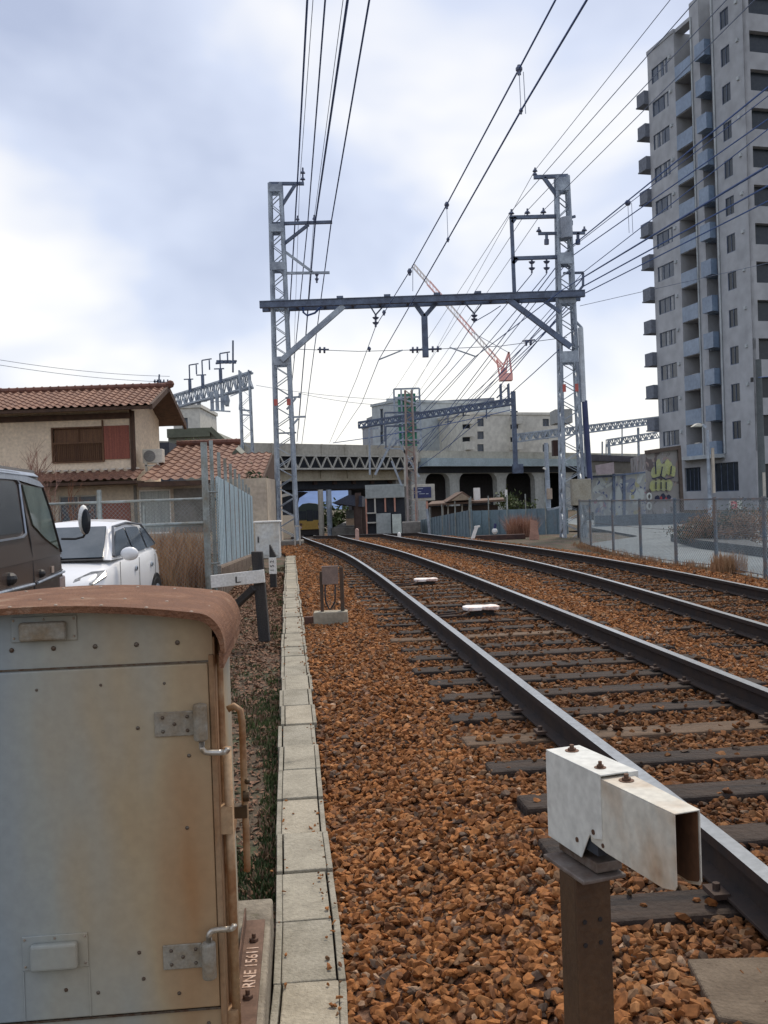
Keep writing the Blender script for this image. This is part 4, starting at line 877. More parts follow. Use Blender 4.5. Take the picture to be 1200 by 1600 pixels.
mb = MB(); truss(mb, at(808, 690, 96), at(1030, 661, 112), .75, 24, .14, .09); mb.build('beam', steel, g3)
mb = MB(); a_ = at(868, 712, 99); mb.box(a_.x - .2, a_.x + .9, 99, 100, a_.z, a_.z + 1.6); mb.build('hanging_box', mat('brown_dark_box', (.06, .03, .025), .8), g3)
g4 = thing('overhead_gantry', at(953, 712, 104), 'farther short truss gantry seen low beside the apartment tower', 'overhead gantry')
mb = MB(); truss(mb, at(950, 697, 104), at(1030, 684, 110), .7, 8, .13, .08); mb.bar(at(952, 714, 104), at(951, 690, 104), .28); mb.bar(at(998, 712, 106), at(997, 668, 106), .22); mb.bar(at(972, 712, 106), at(972, 664, 106), .12); mb.bar(at(941, 712, 106), at(941, 690, 106), .15); mb.bar(at(947, 712, 106), at(947, 694, 106), .12); mb.build('frame', steel, g4)
g5 = thing('lattice_signal_mast', at(641, 842, 48), 'slim lattice mast with concrete base standing in front of the green netted tower', 'lattice mast')
cm = at(641, 700, 48); zt_c = at(640, 610, 48).z; zg = float(gz(cm.x, 48))
lat_l = mat('light_rusty_lattice', (.36, .34, .33), .6, .2, c2=(.30, .20, .16), scale=.8)
mb = MB(); mast(mb, cm.x, 48, zg, zt_c, .50, .32, 30, .07, .04); mb.build('mast', lat_l, g5)
mb = MB(); a_, b_ = at(630, 845, 47.6), at(657, 815, 47.6); mb.box(a_.x, b_.x, 47.5, 48.7, a_.z - .4, b_.z); mb.build('base', concrete_d, g5, bevel=.03)
mb = MB()
for x0, x1, y in ((601, 655, 645), (603, 650, 666), (632, 660, 672), (630, 655, 693)): mb.bar(at(x0, y, 48), at(x1, y - 1, 48), .08)
mb.bar(at(603, 666, 48), at(603, 700, 48), .07); mb.bar(at(601, 645, 48), at(601, 690, 48), .06)
mb.build('crossarm', steel_dark, g5)
g6 = thing('frame_support', at(610, 735, 60), 'pale A shaped steel frame and post beside the central mast', 'steel frame')
mb = MB(); mb.bar(at(578, 742, 60), at(577, 670, 60), .12); mb.bar(at(577, 670, 60), at(592, 669, 60), .1); mb.bar(at(586, 742, 60), at(617, 680, 60), .14); mb.bar(at(617, 680, 60), at(655, 745, 60), .12); mb.bar(at(612, 720, 60), at(628, 760, 60), .12); mb.bar(at(600, 700, 60), at(633, 702, 60), .08); mb.build('frame', steel, g6)
mb = MB(); mb.bar(at(633, 760, 60), at(632, 700, 60), .12); mb.bar(at(649, 762, 60), at(652, 706, 60), .16); mb.build('post', truss_m, g6)
net = mat('green_netting', (.035, .19, .12), .9, c2=(.08, .28, .19), scale=.9, stretch=(1, 1, .3))
nt_ = thing('netted_tower', at(637, 705, 120), 'construction tower wrapped in green netting beside the grey building', 'scaffold tower')
a_, b_ = at(619, 715, 120), at(655, 607, 120)
mb = MB(); mb.box(a_.x + .5, b_.x - .5, 119.9, 123, a_.z, b_.z - .6); mb.build('netting', net, nt_)
mb = MB()
for x in (a_.x, a_.x + .9, b_.x - .9, b_.x): mb.bar((x, 119.8, a_.z), (x, 119.8, b_.z), .22)
for k in range(9): z_ = a_.z + (b_.z - a_.z) * k / 8.0; mb.bar((a_.x, 119.8, z_), (b_.x, 119.8, z_), .2)
mb.bar((a_.x, 119.7, b_.z - 1), (b_.x, 119.7, b_.z - 2), .2); mb.build('scaffold', steel, nt_)

# ---- generic slab building
def building(name, lab, cat, A, B, dep, z0, z1, holes, m_, roof=None, wmat=None, mull=1, ed=.2):
    Fr = frame2(A, B); Lb = math.hypot(B[0] - A[0], B[1] - A[1]); t = thing(name, tuple(Fr.p(Lb / 2, dep / 2, z0)), lab, cat)
    mb = MB(); mb.wall(Fr, 0, Lb, z0, z1, holes, ed); mb.fb(Fr, 0, Lb, ed + .12, dep, z0, z1 - .01); mb.add([Fr.p(0, 0, z1), Fr.p(Lb, 0, z1), Fr.p(Lb, ed + .12, z1), Fr.p(0, ed + .12, z1)], [(0, 1, 2, 3)])
    mb.add([Fr.p(0, 0, z0), Fr.p(0, ed + .12, z0), Fr.p(0, ed + .12, z1), Fr.p(0, 0, z1)], [(3, 2, 1, 0)]); mb.add([Fr.p(Lb, 0, z0), Fr.p(Lb, ed + .12, z0), Fr.p(Lb, ed + .12, z1), Fr.p(Lb, 0, z1)], [(0, 1, 2, 3)])
    mb.build('wall', m_, t)
    mb = MB(); mb.fb(Fr, -.15, Lb + .15, -.15, dep + .15, z1 + .002, z1 + .35); mb.build('roof_edge', roof or m_, t)
    for h in holes: window(t, Fr, *h, dep=ed - .03, mt=wmat, mull=mull)
    return t, Fr, Lb
big_grey = mat('grey_metal_cladding', (.27, .29, .32), .7, c2=(.21, .225, .25), scale=.15, stretch=(1, 1, .1))
pale_grey = mat('pale_grey_wall', (.46, .50, .51), .8, c2=(.39, .43, .45), scale=.2)
cream_w = mat('cream_apartment_wall', (.64, .62, .55), .85, c2=(.57, .55, .49), scale=.2)
A_, B_ = at(653, 700, 160), at(800, 700, 160)
bt, bF, bL = building('grey_store_building', 'large windowless grey building with white roof lettering, behind the viaduct', 'commercial building', (A_.x, 160), (B_.x, 164), 40, -3, at(653, 640, 160).z, [], big_grey)
mb = MB(); zt1 = at(653, 640, 160).z + .36
zz0, zz1 = at(660, 622, 160).z, at(790, 614, 163).z
mb.hexa([bF.p(0, 6, zt1), bF.p(bL, 6, zt1), bF.p(bL, 36, zt1), bF.p(0, 36, zt1), bF.p(0, 6, zz0), bF.p(bL, 6, zz1), bF.p(bL, 36, zz1), bF.p(0, 36, zz0)]); mb.build('upper_storey', big_grey, bt)
p_ = at(663, 645, 159.3); text('ACTIMIRA', 1.35, mat('white_letters', (.85, .87, .88), .5), p_ + V((0, -.1, -.2)), (1, 0.02, 0), (0, 0, 1), bt, 'roof_sign', .05, offs=.05, sx=.62)
mb = MB(); a_, b_ = at(662, 648, 159.6), at(712, 646, 159.6); mb.box(a_.x, b_.x, 159.4, 159.7, a_.z - .6, a_.z - .0); mb.build('sign_rail', steel_dark, bt)
A_, B_ = at(583, 700, 140), at(622, 700, 134); hl = []
Fr_ = frame2((A_.x, 140), (B_.x, 134))
for py in (646, 664, 682):
    s0, z0 = uz(Fr_, 594, py); s1, _ = uz(Fr_, 599, py); hl.append((s0, s1, z0 - 1.1, z0 + .6))
building('pale_office_building', 'pale grey office block with stepped roof left of the netted tower', 'office building', (A_.x, 140), (B_.x, 134), 20, -3, at(600, 632, 137).z, hl, pale_grey, mull=0)
mb = MB(); a_, b_ = at(604, 634, 142), at(622, 622, 142); mb.box(a_.x, b_.x + 2, 142, 150, a_.z - 1, b_.z); mb.build('roof_structure', pale_grey, None, label='pale stepped plant room on the roof of the office block', cat='plant room')
A_, B_ = at(728, 700, 130), at(884, 700, 136); Fr_ = frame2((A_.x, 130), (B_.x, 136)); hl = []
for px in (750, 852):
    for py in (661, 681, 701):
        s0, z0 = uz(Fr_, px - 4, py); s1, _ = uz(Fr_, px + 6, py); hl.append((s0, s1, z0 - .45, z0 + .6))
at_, aF, aL = building('cream_apartment_block', 'low cream apartment block with small windows behind the viaduct arches', 'apartment block', (A_.x, 130), (B_.x, 136), 12, -3, at(728, 648, 130).z, hl, cream_w)
for py in (660, 680, 700):
    for px0, px1 in ((722, 735), (797, 810)):
        s0, z0 = uz(aF, px0, py); s1, _ = uz(aF, px1, py); mb = MB(); mb.fb(aF, s0, s1, -1.3, -.02, z0 - .3, z0 + .8); mb.build('balcony', cream_w, at_); mb = MB(); mb.fb(aF, s0 + .1, s1 - .05, -.02, -.01, z0 + .8, z0 + 1.6); mb.build('balcony_opening', shade_dark, at_)
a_, b_ = at(866, 662, 128), at(886, 640, 128); mb = MB(); mb.box(a_.x, b_.x + .5, 127, 131, a_.z, b_.z); mb.build('water_tank', mat('grey_tank', (.36, .37, .36), .7), None, label='grey box shaped rooftop tank beside the right mast', cat='water tank')
a_, b_ = at(272, 690, 100), at(312, 637, 100)
building('white_block', 'plain white building rising behind the tiled house', 'apartment block', (a_.x, 100), (b_.x, 100), 10, -2, b_.z, [(.9, 1.5, b_.z - 2.6, b_.z - 1.0), (.9, 1.5, b_.z - 4.6, b_.z - 3.0)], mat('white_render', (.62, .61, .55), .85, c2=(.55, .54, .49), scale=.3), mull=0)
# low dark streetfront on the far right skyline
# ---- tower crane
cr_red = mat('crane_red', (.88, .45, .40), .6); cr_wh = mat('crane_white', (.85, .80, .78), .6)
ct = thing('tower_crane', at(789, 650, 175), 'red and white luffing tower crane rising above the grey building', 'tower crane')
def cp(x, y, Y=175): return at(x, y, Y)
mb = MB(); q = cp(788, 600); mast(mb, q.x, 175, cp(788, 660).z - 6, q.z, 1.5, 1.4, 12, .28, .16); mb.bar(cp(776, 622), cp(792, 606), .25); mb.bar(cp(776, 636), cp(790, 628), .2); mb.build('tower', steel_dark, ct)
j0, j1 = cp(784, 572), cp(645, 414, 165)
for k in range(6):
    mb = MB(); a_ = j0 + (j1 - j0) * k / 6; b_ = j0 + (j1 - j0) * (k + 1) / 6; w0_ = .75 if k < 5 else .55
    nrm = (j1 - j0).normalized().cross(V((0, 1, 0))) * w0_ / 2
    for s1 in (-1, 1):
        for dy in (-.4, .4): mb.bar(a_ + nrm * s1 + V((0, dy, 0)), b_ + nrm * s1 + V((0, dy, 0)), .09)
    for i in range(5):
        p = a_ + (b_ - a_) * i / 5; r_ = a_ + (b_ - a_) * (i + 1) / 5; mb.bar(p + nrm, r_ - nrm, .08)
    mb.build('jib_section', [cr_red, cr_wh][k % 2] if k else cr_red, ct)
mb = MB(); a_ = cp(789, 590); mb.box(a_.x - 1.0, a_.x + 1.3, 174, 176, a_.z - .6, a_.z + .7); mb.box(a_.x - .6, a_.x + .1, 174, 176, a_.z + .7, a_.z + 1.7)
mb.bar(cp(781, 588), cp(795, 550), .3); mb.bar(cp(800, 590), cp(795, 550), .3); mb.bar(cp(790, 590), cp(794, 552), .2); mb.bar(cp(781, 590), cp(776, 562), .25); mb.bar(cp(796, 590), cp(776, 562), .2); mb.build('machinery_deck', cr_red, ct)
mb = MB(); mb.tube(cp(795, 551), j1 * .35 + cp(784, 572) * .65, .06, n=4); mb.tube(cp(645, 416, 165), cp(645, 455, 165), .05, n=4); mb.build('cable', wire_thin, ct)

# ---- apartment tower on the right
TK, TL = (28.25, 72.6), (24.75, 85.6)
TF = frame2(TL, TK); TLn = math.hypot(TK[0] - TL[0], TK[1] - TL[1])
tw_m = mat('tower_beige_grey_wall', (.39, .405, .425), .85, c2=(.33, .35, .375), scale=.12, stretch=(1, 1, .2), bump=.05)
tw_d = mat('tower_side_wall', (.37, .385, .405), .85, c2=(.32, .335, .36), scale=.12, stretch=(1, 1, .2))
blue_gl = mat('bluish_balcony_glass', (.19, .26, .36), .3, c2=(.14, .20, .29), scale=.4)
curt = mat('pale_curtain', (.36, .38, .40), .8); rr_ = random.Random(12); eb_m = mat('end_balcony_grey', (.17, .19, .23), .8)
tower = thing('apartment_tower', (33, 84, 0), 'tall grey beige apartment tower with stacked balconies filling the right edge', 'apartment tower')
def tu(px, py=530): return uz(TF, px, py)[0]
HT = 40.3; FL = 2.9; Z14 = [38.1 - FL * i for i in range(12)]
uA0, uA1 = 0, tu(1067.5); wA0, wA1 = tu(1031), tu(1056.5); uB1 = tu(1092.5); uC1 = tu(1107); uD1 = tu(1125); wE0, wE1 = tu(1140), tu(1153.5)
gz_h = [(tu(1070, 750) + .0, tu(1095, 750), 1.5, 3.5), (tu(1115, 745), tu(1154, 745), 1.4, 3.7)]
mb = MB(); hA = [(wA0, wA1, z - .65, z + .65) for z in Z14]; mb.wall(TF, uA0, uA1, 4.4, HT, hA, .25)
hE = [(wE0, wE1, z - .75, z + .65) for z in Z14]; mb.wall(TF, uD1, TLn, 4.4, HT + 2.6, hE, .25)
mb.wall(TF, uB1, uC1, 4.4, HT + 1.2, [], .2); mb.wall(TF, 0, TLn, -1, 4.4, gz_h, .25)
mb.fb(TF, uA0, uA1, .3, 12, 4.4, HT - .01); mb.fb(TF, uA0, TLn - .95, .3, 12, -1, 4.38); mb.fb(TF, uA1 + .002, uB1 - .002, 1.8, 12, 4.4, HT - .02); mb.fb(TF, uB1, uC1, .02, 12, 4.4, HT + 1.19); mb.fb(TF, uC1 + .002, uD1 - .002, 1.5, 12, 4.4, HT + 1.0); mb.fb(TF, uD1, TLn - .95, .3, 12, 4.4, HT + 2.59)
for u, z1 in ((uA0, HT), (uA1, HT), (uD1, HT + 2.6), (TLn, HT + 2.6)): mb.add([TF.p(u, 0, 4.4), TF.p(u, .3, 4.4), TF.p(u, .3, z1), TF.p(u, 0, z1)], [(0, 1, 2, 3)]); 
mb.fb(TF, uA0 - .05, uA1, -.06, .3, HT, HT + .3); mb.fb(TF, uA1, uB1, .1, 1, HT - .05, HT + .25)
mb.build('wall', tw_m, tower)
mb = MB(); SF = Frame(TF.p(TLn, 0, 0), (TF.v.x, TF.v.y)); SF.v = -TF.u * -1; SF.v = V((-TF.u.x, -TF.u.y, 0))
sh = []
for z in Z14: sh.append((.55, 4.2, z - .7, z + .9))
sh.append((.55, 4.2, .6, 3.4))
mb.wall(SF, 0.002, 12, -1, HT + 2.6, sh, .9); mb.build('side_wall', tw_d, tower)
for h in sh:
    mb = MB(); mb.fb(SF, h[0] + .05, h[1] - .05, .5, .55, h[2], h[3]); mb.build('side_window', mat_w if False else glass_d, tower)
rb = mat('recess_reddish_brown', (.10, .075, .07), .8)
for u in (uB1 + .25, uD1 + .3):
    mb = MB(); mb.tube(TF.p(u, -.08, 4.4), TF.p(u, -.08, HT), .07, n=8); mb.build('drain_pipe', pale_grey, tower)
for i, z in enumerate(Z14):
    if i % 3 != 1: mb = MB(); mb.fb(TF, uA1 + .4, uA1 + 1.2, .5, .85, z - 1.88, z - .62 + .0); mb.build('outdoor_unit', cream_w, tower)
    for c_u in (uA1 - .8, wE1 + .9): mb = MB(); mb.fb(TF, c_u, c_u + .25, -.12, -.002, z + .3, z + .55); mb.build('vent_cap', pale_grey, tower)
for z in Z14: window(tower, TF, wA0, wA1, z - .65, z + .65, dep=.08, mull=2, mt=glass_m)
for z in Z14: window(tower, TF, wE0, wE1, z - .75, z + .65, dep=.06, mull=1, mt=glass_d)
for z in Z14:
    w3 = (wA1 - wA0) / 3; mb = MB(); k = rr_.randrange(3); mb.fb(TF, wA0 + w3 * (k + .18), wA0 + w3 * (k + .6), .085, .095, z - .6, z + .6)
    if rr_.random() < .5: k = (k + 1) % 3; mb.fb(TF, wA0 + w3 * (k + .18), wA0 + w3 * (k + .45), .085, .095, z - .6, z + .6)
    mb.build('curtain', curt, tower)
for h in gz_h: window(tower, TF, *h, dep=.18, mull=3, mt=glass_d)
for z in Z14:
    mb = MB(); mb.fb(TF, uA1 + .01, uB1 - .01, -.02, .06, z - 2.0, z - .75); mb.build('balcony_panel', blue_gl, tower)
    mb = MB(); mb.fb(TF, uA1 + .01, uB1 - .01, .061, 1.78, z - 2.05, z - 1.9); mb.build('balcony_slab', tw_m, tower)
    mb = MB(); mb.fb(TF, uA1 + .05, uB1 - .05, 1.70, 1.78, z - 1.8, z + .75); mb.build('balcony_door', rb, tower)
    mb = MB(); mb.fb(TF, uC1 + .1, uD1 - .1, -.55, .02, z - 2.0, z - .75); mb.fb(TF, uC1 + .1, uD1 - .1, .02, 1.4, z - 2.05, z - 1.9); mb.build('balcony_panel', blue_gl, tower)
    mb = MB(); mb.fb(TF, uC1 + .9, uD1 - .2, 1.40, 1.48, z - 1.8, z + .4); mb.build('balcony_door', glass_d, tower)
    mb = MB(); mb.fb(TF, -1.3, -.01, -.42, 3.0, z - 1.95, z - .9); mb.fb(TF, -1.36, -.01, -.48, 3.1, z - 2.08, z - 1.96); mb.build('end_balcony', eb_m, tower)
mb = MB(); mb.fb(TF, uA1 - .3, uD1 + .2, -1.0, -.01, 4.1, 4.4); mb.build('canopy', pale_grey, tower)

# ---- station
st = thing('station_building', at(598, 842, 60), 'grey station building with a ribbed upper panel and reddish window posts', 'station building')
SFr = frame2((at(563, 800, 60).x, 60), (at(633, 800, 60).x, 60)); sL = (at(633, 800, 60).x - at(563, 800, 60).x)
sz = lambda py: at(600, py, 60).z
zg = float(gz(0, 60)); rib = mat('ribbed_pale_panel', (.40, .44, .44), .7, c2=(.33, .37, .37), scale=.6)
mb = MB()
mb.fb(SFr, .35, sL, .0, 3, sz(778), sz(757))
for k in range(22): mb.fb(SFr, .4 + k * .105, .44 + k * .105, -.03, -.001, sz(777), sz(758))
mb.build('upper_panel', rib, st)
mb = MB(); mb.fb(SFr, .3, sL, .25, 3, zg - .3, sz(778) - .001); mb.build('interior', shade_dark, st)
sal = mat('salmon_post', (.52, .27, .20), .7)
for px in (572, 586, 602, 617): mb = MB(); x = at(px, 790, 60).x - SFr.o.x; mb.fb(SFr, x - .05, x + .05, .05, .2, sz(838) if px == 572 else sz(800), sz(778)); mb.build('window_post', sal if px != 586 else truss_m, st)
mb = MB(); a_ = at(588, 820, 60).x - SFr.o.x; b_ = at(611, 820, 60).x - SFr.o.x; mb.fb(SFr, a_, b_, .02, .2, zg, sz(802)); mb.build('wall_panel', rib, st)
mb = MB(); a_ = at(613, 820, 60).x - SFr.o.x; b_ = at(627, 820, 60).x - SFr.o.x; mb.fb(SFr, a_, b_, -.6, .2, sz(836), sz(804)); mb.build('white_cabinet', mat('pale_mint_cabinet', (.58, .66, .62), .6), st)
mb = MB(); mb.fb(SFr, .4, 1.0, -.1, .1, sz(802), sz(800)); mb.fb(SFr, .4, 1.0, -.1, .1, sz(817), sz(815)); mb.build('rail', truss_m, st)
canopy = thing('platform_canopy', at(540, 790, 70), 'dark station platform canopy beside the oncoming train', 'platform canopy')
mb = MB(); P_ = [at(519, 786, 74), at(545, 773, 70), at(566, 775, 66), at(566, 792, 66), at(530, 790, 74)]; mb.prism(P_, (0, 14, 0)); mb.build('roof', mat('canopy_dark', (.035, .045, .075), .8), canopy)
mb = MB()
for px in (564, 558): a_ = at(px, 792, 68); mb.box(a_.x - .25, a_.x + .25, 68, 68.4, -3, a_.z); 
mb.box(at(557, 840, 67).x, at(566, 840, 67).x, 67, 67.5, -3, at(560, 770, 67).z); mb.build('column', mat('brown_column', (.09, .06, .05), .8), canopy)
plat = thing('station_platform', at(535, 838, 80), 'low grey platform with small pale shelter under the viaduct', 'platform')
mb = MB(); a_ = at(519, 836, 76); b_ = at(560, 820, 76); mb.box(a_.x, b_.x, 76, 125, -3.2, b_.z - .2); mb.build('platform_slab', concrete_d, plat)
mb = MB(); a_, b_ = at(541, 821, 78), at(556, 810, 78); mb.box(a_.x, b_.x, 78, 80, a_.z, b_.z); mb.build('counter', mat('peach_panel', (.55, .40, .28), .8), plat)
mb = MB(); a_, b_ = at(541, 810, 78.2), at(556, 797, 78.2); mb.box(a_.x, b_.x, 78.2, 80, a_.z, b_.z); mb.build('shelter', mat('grey_shelter', (.16, .18, .18), .7), plat)
a_ = at(516, 842, 75)
for px, w_p, lab in ((503, .22, 'pale concrete pole right beside the front of the train'), (516, .22, 'bluish pole in front of the station platform')):
    mb = MB(); p = at(px, 838, 78); t_ = at(px - 1, 765, 78); mb.tube((p.x, 78, -3), (p.x, 78, t_.z), w_p, n=10); mb.build('utility_pole', concrete_l if px == 503 else steel, None, label=lab, cat='pole')
bush('bush', tuple(at(520, 812, 135)), (3.4, 2, 2.2), 900, .35, leaf_g, 'round green trees beyond the platform poles', 'tree', seed=4)
wl = thing('lineside_shed', at(415, 815, 58), 'small shed with orange posts beyond the blue fence, under the viaduct', 'shed')
mb = MB(); a_, b_ = at(404, 850, 58), at(420, 783, 58); mb.box(a_.x, b_.x, 58, 61, -2, b_.z); mb.build('wall', mat('faded_pinkish_wall', (.30, .27, .28), .85, c2=(.36, .25, .20), scale=1), wl)
mb = MB(); mb.box(b_.x - .1, b_.x + .2, 57.8, 58, -2, b_.z + .3); mb.build('post', sal, wl)
mb = MB(); mb.bar(at(402, 785, 57.6), at(452, 772, 57.6), .18); mb.bar(at(404, 784, 57.6), at(404, 770, 57.6), .1); mb.build('eave', truss_m, wl)
mb = MB(); mb.prism([at(452, 805, 82), at(458, 778, 82), at(473, 768, 82), at(440, 768, 82), at(440, 805, 82)], (0, 6, 0)); mb.build('canopy_roof', mat('left_canopy_dark', (.05, .06, .08), .8), None, label='dark canopy edge left of the train', cat='platform canopy')

# ---- train
tp_ = at(484, 838, 113); hd = V((-.07, 1, 0)).normalized(); RF = Frame((float(c1(113)) + .15, 111, float(gz(0, 113))), (hd.y, -hd.x))
train = thing('train', tuple(RF.o), 'oncoming train with dark green upper front and yellow lower front', 'train')
dgr = mat('train_dark_green', (.030, .05, .042), .45); yel = mat('train_mustard', (.42, .28, .065), .5)
sec = [(-1.4, .95), (-1.4, 3.0), (-1.25, 3.55), (-.8, 3.92), (0, 4.02), (.8, 3.92), (1.25, 3.55), (1.4, 3.0), (1.4, .95)]
mb = MB(); mb.prism([RF.p(x, 0, z) for x, z in sec], RF.v * 38); mb.build('body', dgr, train, bevel=.05)
mb = MB(); mb.fb(RF, -1.41, 1.41, -.04, 38, .95, 2.0); mb.build('lower_panel', yel, train)
mb = MB(); mb.fb(RF, -1.2, -.42, -.05, -.01, 2.15, 3.1); mb.fb(RF, -.35, .35, -.05, -.01, 1.9, 3.2); mb.fb(RF, .42, 1.2, -.05, -.01, 2.15, 3.1); mb.build('window', glass_d, train)
for x in (-1.05, 1.05): mb = MB(); mb.tube(RF.p(x, -.10, 1.55), RF.p(x, -.03, 1.55), .16, n=12); mb.build('headlight', mat('headlight_rim', (.10, .05, .05), .5), train); mb = MB(); mb.tube(RF.p(x, -.10, 1.2), RF.p(x, -.03, 1.2), .12, n=12); mb.build('tail_light', mat('lamp_pale', (.6, .45, .45), .3), train)
mb = MB(); mb.fb(RF, -1.25, 1.25, .1, 38, .25, .93); mb.build('underframe', black, train)

# ---- sign board, wooden hut and lineside fence in the middle
sg = thing('display_sign', at(664, 770, 56), 'framed dark blue display sign board right of the central mast', 'sign')
mb = MB(); a_, b_ = at(644, 783, 56), at(679, 756, 56); mb.box(a_.x, b_.x, 56, 56.3, a_.z, b_.z); mb.build('frame', mat('cream_sign_frame', (.52, .51, .45), .7), sg, bevel=.02)
mb = MB(); a_, b_ = at(647, 778.5, 55.97), at(673.5, 760.5, 55.97); mb.box(a_.x, b_.x, 55.95, 55.99, a_.z, b_.z); mb.build('panel', mat('deep_blue_panel', (.012, .025, .13), .3), sg)
mb = MB()
for x0, x1, y in ((653, 661, 763.5), (652, 658, 768.5), (655, 664, 771.5), (665.5, 669.5, 771.5)): a_ = at(x0, y + .6, 55.93); b_ = at(x1, y - .6, 55.93); mb.box(a_.x, b_.x, 55.92, 55.94, a_.z, b_.z)
mb.build('lettering', mat('pale_sign_text', (.45, .52, .68), .5), sg)
mb = MB()
for px in (650, 667): a_ = at(px, 786, 56.1); mb.box(a_.x - .06, a_.x + .06, 56, 56.15, float(gz(0, 56)), a_.z + .1)
mb.build('leg', sal, sg)
hut = thing('wooden_hut', at(725, 815, 64), 'low dark hut with brown tiled gable roof under the viaduct arches', 'hut')
hm = mat('hut_brown_wood', (.045, .032, .026), .85, c2=(.07, .05, .04), scale=2); hr = mat('hut_roof_brown', (.17, .11, .08), .85, c2=(.11, .07, .05), scale=3)
a_, b_ = at(676, 835, 64), at(778, 789, 64); mb = MB(); mb.box(a_.x, b_.x, 64, 68, -2.6, b_.z); mb.build('wall', hm, hut)
mb = MB(); mb.hexa([at(666, 791, 63.2), at(790, 783, 63.2), at(790, 783, 69), at(666, 791, 69), at(668, 788, 63.2), at(788, 780, 63.2), at(786, 777, 69), at(675, 783, 69)]); mb.prism([at(698, 784, 63), at(742, 781, 63), at(723, 768, 63)], (0, 6, 0)); mb.build('roof', hr, hut)
mb = MB(); mb.prism([at(705, 782.5, 62.9), at(738, 780.6, 62.9), at(722, 771, 62.9)], (0, .08, 0)); mb.build('gable', mat('tan_gable', (.36, .28, .2), .8), hut)
mb = MB(); a_, b_ = at(741, 771, 66), at(750, 762, 66); mb.box(a_.x, b_.x, 66, 66.6, a_.z - .5, b_.z); mb.build('white_box', white_paint, hut)
mb = MB()
for px in (692, 700, 711, 722, 733): p = at(px, 800, 63.9); mb.bar(at(px, 818, 63.9), at(px, 788, 63.9), .10)
mb.build('post', truss_m, hut)
# distant parts seen under the arches
bush('bush', tuple(at(806, 790, 70)), (1.7, 1.5, 1.3), 700, .13, leaf_g, 'round green shrub beneath the viaduct arch', 'shrub', seed=9)
for px, lab in ((791, 'small white box on a post left of the green shrub'), (876, 'small white box on a post in the dark arch')):
    mb = MB(); Y_ = 58; a_, b_ = at(px - 1.6, 776, Y_), at(px + 1.6, 765, Y_); mb.box(a_.x, b_.x, Y_, Y_ + .2, a_.z, b_.z); mb.tube((a_.x + .1, Y_ + .1, -1), (a_.x + .1, Y_ + .1, a_.z), .05); mb.build('meter_box', white_paint, None, label=lab, cat='meter box')

# ================================================================ LEFT SIDE
# ---- tiled house
tile_m = mat('terracotta_tile', (.25, .125, .08), .75, c2=(.17, .085, .06), scale=2.2, bump=.2, c3=(.33, .20, .15))
tile_d = mat('dark_tile_ridge', (.18, .075, .05), .75, c2=(.12, .055, .04), scale=3)
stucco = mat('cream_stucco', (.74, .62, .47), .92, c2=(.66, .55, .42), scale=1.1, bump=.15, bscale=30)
brown_w = mat('brown_timber', (.09, .05, .032), .8, c2=(.06, .035, .025), scale=5)
red_sh = mat('red_brown_shutter', (.27, .085, .055), .7, c2=(.22, .07, .05), scale=2, stretch=(6, 1, .3))
slat_m = mat('brown_slat_screen', (.15, .075, .035), .75, c2=(.10, .05, .028), scale=3, stretch=(5, 1, .3))
HY = 33.0
def ha(x, y, d=0): return at(x, y, HY + d)
house = thing('tiled_house', ha(120, 840), 'two storey cream house with orange brown tiled roofs and brown shutters, on the left', 'house')
HF = Frame((ha(205, 690).x, HY, 0), (1, 0))
def hu(px, py, d=0): p = ha(px, py, d); return p.x - HF.o.x, p.z
def tile_roof(F, u0, u1, e, r, eb, rb, skew=0, pitch=.27, m_=tile_m, parent=house, name='roof', rows=9):
    """sloped pantile roof: eave at depth e height eb, ridge at depth r height rb"""
    mb = MB(); nx = int((u1 - u0) / pitch) * 8; R_ = rows; vs_ = []
    for j in range(R_ * 2 + 1):
        t = (j // 2 + (j % 2)) / R_; t = min(1, t); st = .035 if j % 2 else 0
        for i in range(nx + 1):
            u = u0 + (u1 - u0) * i / nx; ph = (i % 8) / 8 * 2 * math.pi; wv = .045 * max(-.35, math.sin(ph))
            vs_.append(F.p(u + skew * t, e + (r - e) * t, eb + (rb - eb) * t + wv + (-.035 if j % 2 == 1 else 0) + (.0)))
    fs_ = [(j * (nx + 1) + i, j * (nx + 1) + i + 1, (j + 1) * (nx + 1) + i + 1, (j + 1) * (nx + 1) + i) for j in range(R_ * 2) for i in range(nx)]
    mb.add(vs_, fs_); o = mb.build(name, m_, parent)
    return o
gz_ = -.1
# upper storey
uL = hu(-140, 690)[0]; zE = hu(205, 634, -.7)[1]; zR = hu(240, 603, 1.6)[1]
zW1 = hu(150, 737)[1]
u85, z722 = hu(84.5, 722); u160, z668 = hu(160.5, 668); u203 = hu(203, 700)[0]
mb = MB(); mb.wall(HF, uL, 0, zW1 - .4, zE + .1, [(u85, u160, z722, z668)], .12); mb.fb(HF, uL, -.001, .14, 4.2, zW1 - .4, zE + .1)
mb.build('upper_wall', stucco, house)
mb = MB(); mb.fb(HF, u85 + .01, u160 - .01, .05, .08, z722, z668)
for k in range(26): x = u85 + (u160 - u85) * (k + .5) / 26; mb.fb(HF, x - .012, x + .012, -.05, -.03, z722 + .02, z722 + .62)
mb.fb(HF, u85, u160, -.06, -.02, z722 + .60, z722 + .65); mb.fb(HF, u85 - .05, u85, -.06, .05, z722 - .04, z668 + .05); mb.fb(HF, u160 - .02, u160 + .03, -.07, .05, z722 - .04, z668 + .25); mb.fb(HF, u85 - .05, u160, -.05, .05, z668, z668 + .05); mb.fb(HF, u85, u160, -.06, .05, z722 - .05, z722); mb.fb(HF, (u85 + u160) / 2 - .02, (u85 + u160) / 2 + .02, -.01, .05, z722, z668)
mb.build('slatted_window', slat_m, house)
